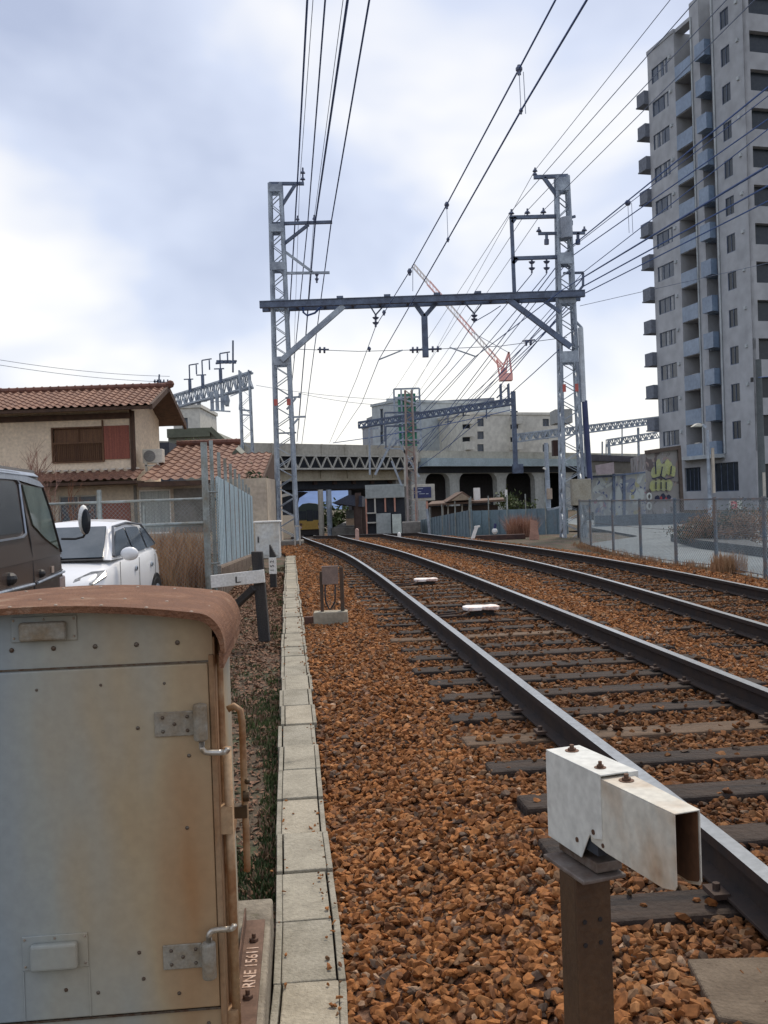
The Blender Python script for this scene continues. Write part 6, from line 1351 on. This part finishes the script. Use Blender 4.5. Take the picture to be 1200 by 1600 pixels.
# greenhouse
GH = [(.88, .70, .965, .69), (1.55, .70, 1.42, .60), (1.9, .70, 1.50, .58), (2.6, .70, 1.52, .575), (3.25, .70, 1.46, .56), (3.72, .66, 1.06, .60)]
def gring(y, w0, zt_, wt, ins=0): 
    zb_ = .98
    return [V((CX + x, CY0 + y, CZ + z)) for x, z in ((w0 - ins + .07, zb_), (wt + .015 - ins, max(zb_ + .005, zt_ - .06)), (wt - .05 - ins, max(zb_ + .01, zt_ - .01)), (wt * .5, zt_ + .012), (0, zt_ + .02), (-wt * .5, zt_ + .012), (-wt + .05 + ins, max(zb_ + .01, zt_ - .01)), (-wt - .015 + ins, max(zb_ + .005, zt_ - .06)), (-w0 + ins - .07, zb_))]
mb = MB(); G_ = [gring(*g) for g in GH]; k = 9; fs_ = []
for i in range(len(G_) - 1):
    for j in range(k - 1): fs_.append((i * k + j, i * k + j + 1, (i + 1) * k + j + 1, (i + 1) * k + j))
fs_ += [tuple(range(k)), tuple((len(G_) - 1) * k + j for j in range(k))[::-1]]
mb.add([p for r_ in G_ for p in r_], fs_); mb.build('cabin', cw, car, smooth=False, bevel=.012)
def cpt(x, y, z): return V((CX + x, CY0 + y, CZ + z))
def lerp(a, b, t): return a + (b - a) * t
# windscreen
mb = MB(); w_in = [cpt(-.66, .885, 1.015), cpt(.66, .885, 1.015), cpt(.545, 1.50, 1.435), cpt(-.545, 1.50, 1.435)]; mb.prism(w_in, V((0, -.045, .012))); wsn = mb.build('windscreen', mat('windscreen_glass', (.05, .07, .09), .05, c2=(.10, .12, .14), scale=1.5, spec=.8, grain=.2), car, bevel=.008)
mb = MB(); mb.bar(cpt(-.60, .83, 1.02), cpt(.1, .84, 1.04), .016); mb.prism([cpt(-.68, .80, .985), cpt(.68, .80, .985), cpt(.66, .90, 1.02), cpt(-.66, .90, 1.02)], V((0, 0, .012))); mb.build('wiper_cowl', black, car)
for sd in (1, -1):
    def sp2(y, z):  # point on sloping cabin side
        t = (z - .98) / .5; return cpt(sd * (lerp(.775, .595, t) + .012), y, z)
    for pts in ([(1.02, 1.02), (2.02, 1.03), (2.02, 1.40), (1.55, 1.36)], [(2.10, 1.03), (2.85, 1.05), (2.82, 1.40), (2.10, 1.41)], [(2.93, 1.06), (3.42, 1.08), (3.18, 1.36), (2.93, 1.38)]):
        mb = MB(); mb.prism([sp2(*q) for q in pts], V((sd * .006, 0, 0))); mb.build('window', glass_m, car)
    mb = MB(); mb.path([sp2(.98, 1.03) + V((sd * .01, 0, 0)), sp2(1.5, 1.42) + V((sd * .0, 0, .01)), sp2(2.3, 1.475), sp2(3.1, 1.43), sp2(3.5, 1.1)], .018, 6); mb.build('door_visor', mat('smoked_visor', (.10, .11, .13), .3), car)
    mb = MB(); mb.sph(cpt(sd * .96, 1.12, 1.05), .13, 16, (1, .55, .75)); mb.build('mirror', cw, car, smooth=True)
    mb = MB()
    for y in (1.02, 2.06, 3.05): mb.path([cpt(sd * .852, y, z) for z in (.35, .6, .8, .95)], .005, 4)
    mb.build('door_seam', concrete_d, car)
    for y in (1.9, 2.85): mb = MB(); mb.sph(cpt(sd * .85, y, .80), .055, 10, (.3, 1, .8)); o_ = mb.build('door_handle', mat_h if False else steel, car); mb = MB(); mb.sph(cpt(sd * .862, y, .80), .032, 8, (.3, 1, .8)); mb.build('handle_recess', black, o_)
    mb = MB(); hpn = [cpt(sd * .42, .10, .66), cpt(sd * .70, .22, .68), cpt(sd * .80, .50, .76), cpt(sd * .76, .62, .84), cpt(sd * .62, .42, .84), cpt(sd * .46, .22, .76)]
    mb.prism(hpn, V((sd * .03, -.05, .03))); mb.build('headlight', mat('headlamp_glass', (.40, .41, .41), .15, c2=(.22, .22, .22), scale=18), car, bevel=.015)
    WF = Frame((CX, CY0, CZ), (0, 1)); WF.v = V((-sd, 0, 0)); WF.o = V((CX + sd * .86, CY0, CZ))
    for a in (.70, 3.12):
        wheel(car, WF, a, .0, .29, .18); mb = MB(); mb.tube(WF.p(a, .035, .31), WF.p(a, -.012 + .02, .31), .335, n=28); mb.build('wheel_arch', black, car)
mb = MB(); mb.box(CX - .38, CX + .38, CY0 - .02, CY0 + .05, CZ + .32, CZ + .52); mb.build('grille', black, car, bevel=.01)

# ================================================================ RIGHT SIDE
pk = mat('parking_asphalt', (.185, .215, .225), .9, c2=(.15, .175, .185), scale=.6, bump=.2, bscale=60)
XP = np.linspace(0, 1, 14); Yp = np.linspace(9, 62, 70)
mb = MB(); fl = []
FP = [(1197, 905), (1120, 888), (1057, 882), (1002, 872.5), (959, 863)]
fpts = [gp(x, y, 0) for x, y in FP]
fy = [p.y for p in fpts]; fx = [p.x for p in fpts]
fxf = lambda y: float(np.interp(y, [-5, 8] + fy + [29, 33, 62], [6.7, 6.65] + fx + [fx[-1] + .3, 8.8, 10.5]))
for y in Yp:
    x0 = fxf(y) - .05
    for t in XP: fl.append((x0 + (26 - x0) * t, y, .006))
mb.v = fl; m_ = len(XP); mb.f = [(i * m_ + j, i * m_ + j + 1, (i + 1) * m_ + j + 1, (i + 1) * m_ + j) for i in range(len(Yp) - 1) for j in range(m_ - 1)]; mb.m = [0] * len(mb.f)
mb.build('parking_lot', pk, kind='structure', origin=(0, 0, 0))
# wire mesh fence
ff = thing('mesh_fence', (6.2, 20, 0), 'low blue grey wire mesh fence with slim posts beside the right hand track', 'fence')
fpost = mat('blue_grey_post', (.13, .17, .21), .5, .3, c2=(.20, .16, .14), scale=3); fmesh = mat('pale_mesh_wire', (.34, .40, .43), .5, .4)
line = [(6.6, 8.5), (6.55, 11.0), (6.45, 13.4)] + [(p.x, p.y) for p in fpts] + [(fx[-1] - .02, 27.0), (fx[-1] + .2, 29.5)]
for x, y in line: mb = MB(); mb.box(x - .028, x + .028, y - .02, y + .03, -.2, 1.36); mb.build('post', fpost, ff)
mb = MB(); ms2 = MB()
for i in range(len(line) - 1):
    a, b = V((*line[i], 0)), V((*line[i + 1], 0)); mb.bar(a + V((0, 0, 1.32)), b + V((0, 0, 1.32)), .03); mb.bar(a + V((0, 0, .06)), b + V((0, 0, .06)), .015); mb.bar(a + V((0, 0, .7)), b + V((0, 0, .7)), .008); chain(ms2, tuple(a), tuple(b), .05, 1.31, .07, .0022)
mb.build('rail', fpost, ff); ms2.build('mesh', fmesh, ff)
# weeds at fence foot
rng = random.Random(31); mb = MB()
for _ in range(500):
    i = rng.randrange(len(line) - 1); t = rng.random(); a, b = line[i], line[i + 1]; x = a[0] + (b[0] - a[0]) * t; y = a[1] + (b[1] - a[1]) * t
    tuft(mb, x + rng.gauss(-.1, .12), y, -.05, rng.uniform(.06, .2), 8, rng, .12, .006)
for _ in range(90): p = gp(1140, 893, 0); tuft(mb, p.x + rng.gauss(0, .12), p.y + rng.gauss(0, .2), 0, rng.uniform(.2, .42), 10, rng, .14, .006)
mb.build('fence_weeds', dry, kind='stuff', label='dry weeds along the foot of the mesh fence')
# kerb and hedge bed
kb = [gp(1090, 857, .0), gp(1205, 873, .0), gp(1330, 880, 0)]
mb = MB(); mb.hexa([kb[0], kb[1] , kb[1] + V((1, 4, 0)), kb[0] + V((.5, 4, 0)), kb[0] + V((0, 0, .22)), kb[1] + V((0, 0, .22)), kb[1] + V((1, 4, .22)), kb[0] + V((.5, 4, .22))]); mb.build('planting_bed', mat('dark_kerb', (.07, .08, .085), .9), None, label='dark kerbed planting bed at the edge of the parking area', cat='planting bed')
kc = (kb[0] + kb[1]) / 2
for i, (px, py, r, mt_, lab) in enumerate(((1105, 842, (.9, .6, .5), leaf_d, 'dark shrub at the left end of the planting bed'), (1132, 838, (1.0, .7, .75), leaf_br, 'reddish brown shrub in the middle of the planting bed'), (1162, 832, (1.0, .7, .9), leaf_d, 'tall dark shrub right of the small red and white sign'), (1190, 838, (.9, .6, .8), leaf_br, 'brown shrub at the right picture edge'))):
    p = at(px, py, 25.5 + i * -.5); bush('bush', (p.x, p.y + .8, r[2] * .6), (r[0] * .8, r[1], r[2] * .55), 3200, .032, mt_, lab, 'shrub', 'shrubs in the planting bed', seed=40 + i)
# parking sign
sgn = thing('small_sign', at(1149, 800, 30), 'small white sign with a red symbol behind the mesh fence', 'sign')
mb = MB(); a_, b_ = at(1140, 796, 30), at(1159, 782, 30); mb.box(a_.x, b_.x, 30, 30.03, a_.z, b_.z); mb.build('panel', mat('pale_sign_panel', (.62, .66, .60), .6), sgn)
mb = MB(); a_, b_ = at(1142, 795, 30), at(1151, 783, 30); mb.box(a_.x, b_.x, 29.97, 29.99, a_.z, b_.z); mb.build('symbol', mat('faded_red', (.62, .16, .17), .6), sgn)
text('P', .16, white_paint, at(1144.5, 792.5, 29.95), (1, 0, 0), (0, 0, 1), sgn, 'letter', .004)
mb = MB(); c_ = at(1149, 796, 30); mb.bar((c_.x, 30.05, 0), (c_.x, 30.05, c_.z + .1), .04); mb.build('post', fpost, sgn)
# street lamp
lp = thing('street_lamp', gp(1110, 842, .0), 'slim street lamp with a pale curved head in front of the apartment tower', 'street lamp'); Yl = 33
mb = MB(); b_ = at(1116, 850, Yl); t_ = at(1103, 672, Yl); mb.tube((t_.x + .05, Yl, 0), (t_.x + .05, Yl, t_.z), .075, .05, 10); mb.bar(at(1103, 668, Yl), at(1098, 664, Yl), .09); mb.build('pole', steel, lp)
mb = MB(); mb.prism([at(1083, 666.5, Yl), at(1101, 666, Yl), at(1096, 662, Yl), at(1090, 661, Yl)], (0, .35, 0)); mb.build('lamp_head', mat('pale_lamp_head', (.60, .58, .50), .5), lp, bevel=.02)
mb = MB(); a_ = at(1112, 700, Yl); mb.box(a_.x - .03, a_.x + .05, Yl - .1, Yl, 1.4, a_.z); mb.build('cable_cover', mat('cream_strip', (.50, .44, .36), .7), lp)
# right edge pole
Yp_ = 31; ep = thing('utility_pole', at(1185, 850, Yp_), 'dark slim utility pole close to the right picture edge', 'pole')
a_ = at(1179, 562, Yp_); mb = MB(); mb.tube((a_.x + .12, Yp_, 0), (a_.x + .12, Yp_, a_.z), .13, .09, 12); mb.build('pole', mat('dark_grey_pole', (.10, .115, .12), .8), ep)
mb = MB(); mb.bar(at(1183, 577, Yp_), at(1188, 575, Yp_), .07); mb.tube(at(1175, 597, Yp_), at(1175, 590, Yp_), .05); mb.tube(at(1186, 578, Yp_), at(1186, 572, Yp_), .05); mb.build('bracket', black, ep)
polywire([at(1184, 590, Yp_), at(1260, 583, Yp_ - 6)], .015, 'short wire leaving the dark pole at the right edge', None)
mb = MB(); a_ = at(1195, 790, 29); mb.tube((a_.x, 29, 0), (a_.x, 29, at(1195, 738, 29).z), .045, n=8); mb.build('bollard_pole', mat('cream_pole', (.50, .46, .40), .6), None, label='short cream pole at the very right edge behind the fence', cat='pole')
# fence sheets behind the parking area
dk = mat('slate_panel', (.105, .135, .165), .7, c2=(.08, .105, .13), scale=1, stretch=(1, 1, .3))
def sheetfence(name, A, B, z0, z1, m_, lab, step=.25, post=None, ph=0, w=.03):
    Fr = frame2(A, B); Ln = math.hypot(B[0] - A[0], B[1] - A[1]); t = thing(name, tuple(Fr.p(Ln / 2, 0, z0[0])), lab, 'fence'); mb = MB(); n = int(Ln / step)
    for i in range(n):
        u0, u1 = Ln * i / n, Ln * (i + 1) / n; o = .03 * (i % 2); za, zb2 = z0[0] + (z0[1] - z0[0]) * i / n, z1[0] + (z1[1] - z1[0]) * i / n
        mb.fb(Fr, u0, u1 + .001 * 0, o, o + w, za, zb2)
    mb.build('panel', m_, t)
    if post:
        k = int(Ln / post)
        for i in range(k + 1): mb = MB(); u = Ln * i / k; za = z0[0] + (z0[1] - z0[0]) * i / k; zb2 = z1[0] + (z1[1] - z1[0]) * i / k; mb.bar(Fr.p(u, -.08, za - .2), Fr.p(u, -.08, zb2 + ph), .048); mb.build('post', galv, t)
    return t, Fr
a_, b_ = at(930, 845, 45), at(1130, 838, 45)
sheetfence('panel_fence', (a_.x, 45), (b_.x, 43), (-.1, -.1), (at(930, 806, 45).z, at(1100, 800, 44).z), dk, 'dark slate panel fence along the back of the parking area', 1.1, 4, .1)
# blue lineside fence between the central mast and right mast
bl2 = mat('weathered_blue_panel', (.20, .275, .31), .7, c2=(.15, .21, .25), scale=.8, stretch=(1, 1, .3), c3=(.28, .22, .18))
a_, b_ = at(658, 842, 49), at(738, 842, 41)
sheetfence('panel_fence', (a_.x, 49), (b_.x, 41), (-.6, -.3), (at(658, 812, 49).z, at(738, 796, 41).z), bl2, 'blue grey corrugated fence between the central mast and the brick edging', .22, 1.9, .5)
a_, b_ = at(738, 842, 41), at(886, 850, 39)
t_, _ = sheetfence('panel_fence', (at(738, 800, 44).x, 44), (at(886, 800, 40).x, 40), (-.5, -.4), (at(738, 798, 44).z, at(886, 793, 40).z), bl2, 'blue panel fence with tall angled posts left of the right mast', .5, 1.0, .65)
mb = MB(); a_, b_ = at(868, 800, 38.5), at(884, 796, 38.5); mb.bar(at(855, 797, 39), at(885, 790, 39), .07); mb.build('top_rail', steel, t_)
mb = MB(); a_, b_ = at(742, 848, 36), at(828, 834, 36); mb.box(a_.x, b_.x - .2, 35.8, 36.2, -.3, b_.z); mb.build('brick_edging', mat('dark_brick', (.085, .045, .035), .9, c2=(.05, .03, .028), scale=6), None, label='low dark brick retaining edge below the blue fence', cat='retaining wall')
rngb = random.Random(77); mb = MB()
for _ in range(420):
    p = at(rngb.uniform(796, 834), 830, 37.5 + rngb.random() * 1.5); tuft(mb, p.x, p.y, -.1, rngb.uniform(.3, 1.0), 8, rngb, .22, .009)
mb.build('pampas_grass', mat('pinkish_dry_reed', (.30, .15, .10), .9, c2=(.38, .23, .16), scale=1.5), kind='stuff', label='pinkish dry reeds along the blue fence')
mb = MB(); a_ = at(830, 858, 35); b_ = at(842, 812, 35); mb.hexa([at(826, 858, 35), at(845, 858, 35), at(845, 858, 35.6), at(826, 858, 35.6), at(829, 812, 35), at(839, 814, 35), at(839, 814, 35.6), at(829, 812, 35.6)]); mb.build('leaning_board', mat('pink_tan_board', (.42, .24, .18), .9), None, label='pinkish tan board leaning at the end of the brick edging', cat='board')
for i, (x0, y0, x1, y1, lab) in enumerate(((738, 843, 745, 822, 'pale leaning stick at the left end of the brick edging'),)):
    mb = MB(); mb.bar(at(x0, y0, 35.5), at(x1, y1, 35.5), .12); mb.bar(at(x1 - 4, y1 + 2, 35.5), at(x1 + 5, y1, 35.5), .07); mb.build('stake', white_paint, None, label=lab, cat='stake')
wb = thing('white_object', at(773, 832, 36.5), 'small white and blue object like a bottle on the brick edging', 'bottle')
mb = MB(); mb.sph(at(773, 830, 36.4), .11, 10, (1, 1, 1.1)); mb.build('body', white_paint, wb); mb = MB(); mb.tube(at(773, 827, 36.4), at(774, 818, 36.4), .05); mb.build('neck', mat('navy_blue', (.02, .03, .12), .5), wb)
# lamp mast between fence and arches
sl = thing('street_lamp', at(859, 830, 42), 'grey pole with a small angled lamp left of the right mast', 'street lamp')
mb = MB(); b_ = at(862, 830, 42); mb.tube((b_.x - .1, 42, -.6), (b_.x - .12, 42, at(856, 692, 42).z), .13, .09, 10); mb.build('pole', steel, sl)
mb = MB(); mb.bar(at(849, 731, 42), at(856, 735, 42), .16, .08); mb.build('lamp_head', mat('lamp_white', (.75, .75, .7), .4), sl)
mb = MB(); a_, b_ = at(855, 780, 41.8), at(862, 763, 41.8); mb.box(a_.x, b_.x, 41.7, 41.95, a_.z, b_.z); mb.build('control_box', mat('peach_grey_box', (.42, .34, .27), .6), sl)
mb = MB(); mb.bar(at(672, 842, 46), at(667, 795, 46), .12); mb.build('post', steel, None, label='slim leaning post in front of the blue corrugated fence', cat='post')
# graffiti walls
def graffiti(name, base, cols, scale, seed):
    mt = bpy.data.materials.new(name); mt.use_nodes = True; n, l = mt.node_tree.nodes, mt.node_tree.links; b = n['Principled BSDF']; b.inputs['Roughness'].default_value = .85
    t = n.new('ShaderNodeTexCoord'); last = None; prev = (*base, 1)
    for i, (c, sc, lo) in enumerate(cols):
        mp_ = n.new('ShaderNodeMapping'); mp_.inputs['Location'].default_value = (seed + i * 7.3, 0, i * 3.1); mp_.inputs['Scale'].default_value = (1, 1, .75); l.new(t.outputs['Object'], mp_.inputs[0])
        z = n.new('ShaderNodeTexNoise'); z.inputs['Scale'].default_value = sc * scale; z.inputs['Detail'].default_value = 2.5; z.inputs['Distortion'].default_value = 2.2; l.new(mp_.outputs[0], z.inputs['Vector'])
        r = n.new('ShaderNodeValToRGB'); r.color_ramp.elements[0].position = lo; r.color_ramp.elements[1].position = lo + .03; r.color_ramp.elements[0].color = (0, 0, 0, 1); r.color_ramp.elements[1].color = (1, 1, 1, 1); l.new(z.outputs['Fac'], r.inputs[0])
        m = n.new('ShaderNodeMix'); m.data_type = 'RGBA'; l.new(r.outputs[0], m.inputs[0])
        if last: l.new(last, m.inputs[6])
        else: m.inputs[6].default_value = prev
        m.inputs[7].default_value = (*c, 1); last = m.outputs[2]
    l.new(last, b.inputs['Base Color']); return mt
gA = graffiti('graffiti_pale', (.30, .31, .30), [((.40, .43, .42), 1.2, .5), ((.20, .22, .27), 1.6, .56), ((.34, .33, .20), 1.0, .62), ((.10, .12, .22), 2.2, .62), ((.30, .12, .17), 1.8, .66)], .9, 3)
gB = graffiti('graffiti_mixed', (.26, .25, .24), [((.13, .11, .11), 1.3, .52), ((.30, .24, .22), 1.8, .58), ((.36, .35, .40), 1.5, .64)], .8, 9)
gw = thing('graffiti_wall', at(1038, 800, 50), 'tall concrete wall end with yellow bubble graffiti beside the apartment tower', 'graffiti wall'); YG = 50
a_, b_ = at(1013, 800, YG), at(1066, 703, YG)
mb = MB(); mb.hexa([V((a_.x, YG, -.2)), V((b_.x, YG, -.2)), V((b_.x + 1, YG + 7, -.2)), V((a_.x + 1, YG + 7, -.2)), at(1009, 708, YG), at(1062, 701, YG), at(1062, 701, YG) + V((1, 7, 0)), at(1009, 708, YG) + V((1, 7, 0))]); mb.build('wall', gB, gw)
mb = MB(); mb.bar(at(1008, 707, YG - .1), at(1063, 699, YG - .1), .2); mb.bar(at(1061, 700, YG - .1), at(1066, 800, YG - .1), .16); mb.build('coping', mat('brown_coping', (.10, .075, .06), .8), gw)
yg = mat('yellow_graffiti', (.40, .42, .17), .8, c2=(.36, .38, .24), scale=2, c3=(.30, .32, .17)); mb = MB()
def blob(mb, cx, cy, rx, ry, k=14, d=.03, ph=0, wob=.12):
    P_ = [at(cx + rx * math.cos(t) * (1 + wob * math.sin(3 * t + ph)), cy + ry * math.sin(t) * (1 + wob * math.sin(4 * t + ph)), YG - d) for t in np.linspace(0, 2 * math.pi, k, endpoint=False)]
    mb.prism(P_, (0, .012, 0))
for i, (cx, cy, rx, ry) in enumerate(((1023, 738, 6, 9), (1029, 731, 6, 13), (1037, 735, 6, 10), (1044, 730, 6, 12), (1051, 736, 5, 9))): blob(mb, cx, cy, rx, ry, ph=i, d=.03 + i * .014)
for i, (cx, cy, rx, ry) in enumerate(((1021, 759, 6, 9), (1029, 758, 6, 9), (1037, 758, 6, 9), (1045, 758, 6, 9))): blob(mb, cx, cy, rx, ry, ph=i, d=.05 + i * .014, wob=.06)
mb.build('yellow_lettering', yg, gw)
mb = MB()
for i, (cx, cy, rx, ry) in enumerate(((1027, 778, 4, 4), (1036, 776, 4, 5), (1045, 777, 3.5, 4))): blob(mb, cx, cy, rx, ry, ph=i, d=.03 + i * .014)
for (x0, y0, x1, y1) in ((1019, 748, 1033, 745), (1033, 745, 1040, 749), (1040, 749, 1053, 746), (1024, 722, 1025, 741), (1033, 742, 1035, 729), (1048, 741, 1049, 728), (1025, 764, 1025, 753), (1033, 764, 1033, 753), (1041, 764, 1041, 753)): mb.bar(at(x0, y0, YG - .16), at(x1, y1, YG - .16), .05)
mb.build('dark_lettering', mat('dark_blue_spray', (.03, .035, .07), .8), gw)
mb = MB(); blob(mb, 1033, 778, 1.8, 2.4, d=.09); blob(mb, 1041, 779, 1.6, 2, d=.104); mb.build('red_spots', mat('red_spray', (.40, .07, .08), .8), gw)
mb = MB()
for cy in (776, 791):
    P_ = [at(1014.5 + 3 * math.cos(t), cy + 5 * math.sin(t), YG - .14) for t in np.linspace(0, 2 * math.pi, 17)]; mb.path(P_, .05, 5)
mb.build('white_ring', mat('white_spray', (.55, .58, .55), .8), gw)
g2w = thing('graffiti_wall', at(965, 810, 46), 'long pale wall covered with faded multicoloured graffiti under the brown girder', 'graffiti wall')
mb = MB(); YW = 47
for x0, x1, yt0, yt1, yb in ((924, 957, 747, 745, 812), (961, 973, 743, 742, 812), (977, 1009, 741, 736, 812)):
    mb.hexa([at(x0, yb, YW), at(x1, yb, YW), at(x1, yb, YW + .3), at(x0, yb, YW + .3), at(x0, yt0, YW), at(x1, yt1, YW), at(x1, yt1, YW + .3), at(x0, yt0, YW + .3)])
mb.build('wall', gA, g2w)
mb = MB()
for x0, x1, yt in ((957.2, 960.8, 740), (973.2, 976.8, 740)): mb.bar(at((x0 + x1) / 2, 815, YW), at((x0 + x1) / 2, yt, YW), .13)
mb.bar(at(925, 746, YW - .1), at(1008, 738, YW - .1), .08); mb.build('post', steel_dark, g2w)
mb = MB(); mb.hexa([at(932, 742, YW - 1), at(960, 740, YW - 1), at(960, 740, YW), at(932, 742, YW), at(930, 727, YW - 1), at(959, 722, YW - 1), at(959, 722, YW), at(930, 727, YW)]); mb.build('side_panel', mat('lilac_pink_panel', (.36, .30, .31), .8), g2w)
gdr = thing('bridge_girder', at(965, 740, 58), 'brown grey bridge girder between the right mast and the graffiti wall', 'bridge girder')
mb = MB(); mb.hexa([at(922, 738, 58), at(1012, 741, 62), at(1012, 741, 70), at(922, 738, 70), at(920, 720, 58), at(1012, 722, 62), at(1012, 722, 70), at(920, 720, 70)]); mb.build('web', mat('brown_grey_girder', (.14, .125, .10), .8, c2=(.11, .10, .085), scale=.6), gdr)
mb = MB(); mb.hexa([at(920, 720, 57.8), at(1014, 722, 61.8), at(1014, 722, 70), at(920, 720, 70), at(918, 710, 57.8), at(1014, 714, 61.8), at(1014, 714, 70), at(918, 710, 70)]); mb.build('top_flange', mat('dark_blue_brown_edge', (.055, .05, .06), .8), gdr)
mb = MB(); mb.box(at(925, 760, 66).x, at(1012, 760, 66).x, 66, 67, -1, at(960, 742, 66).z); mb.build('underside_shade', shade_dark, gdr)
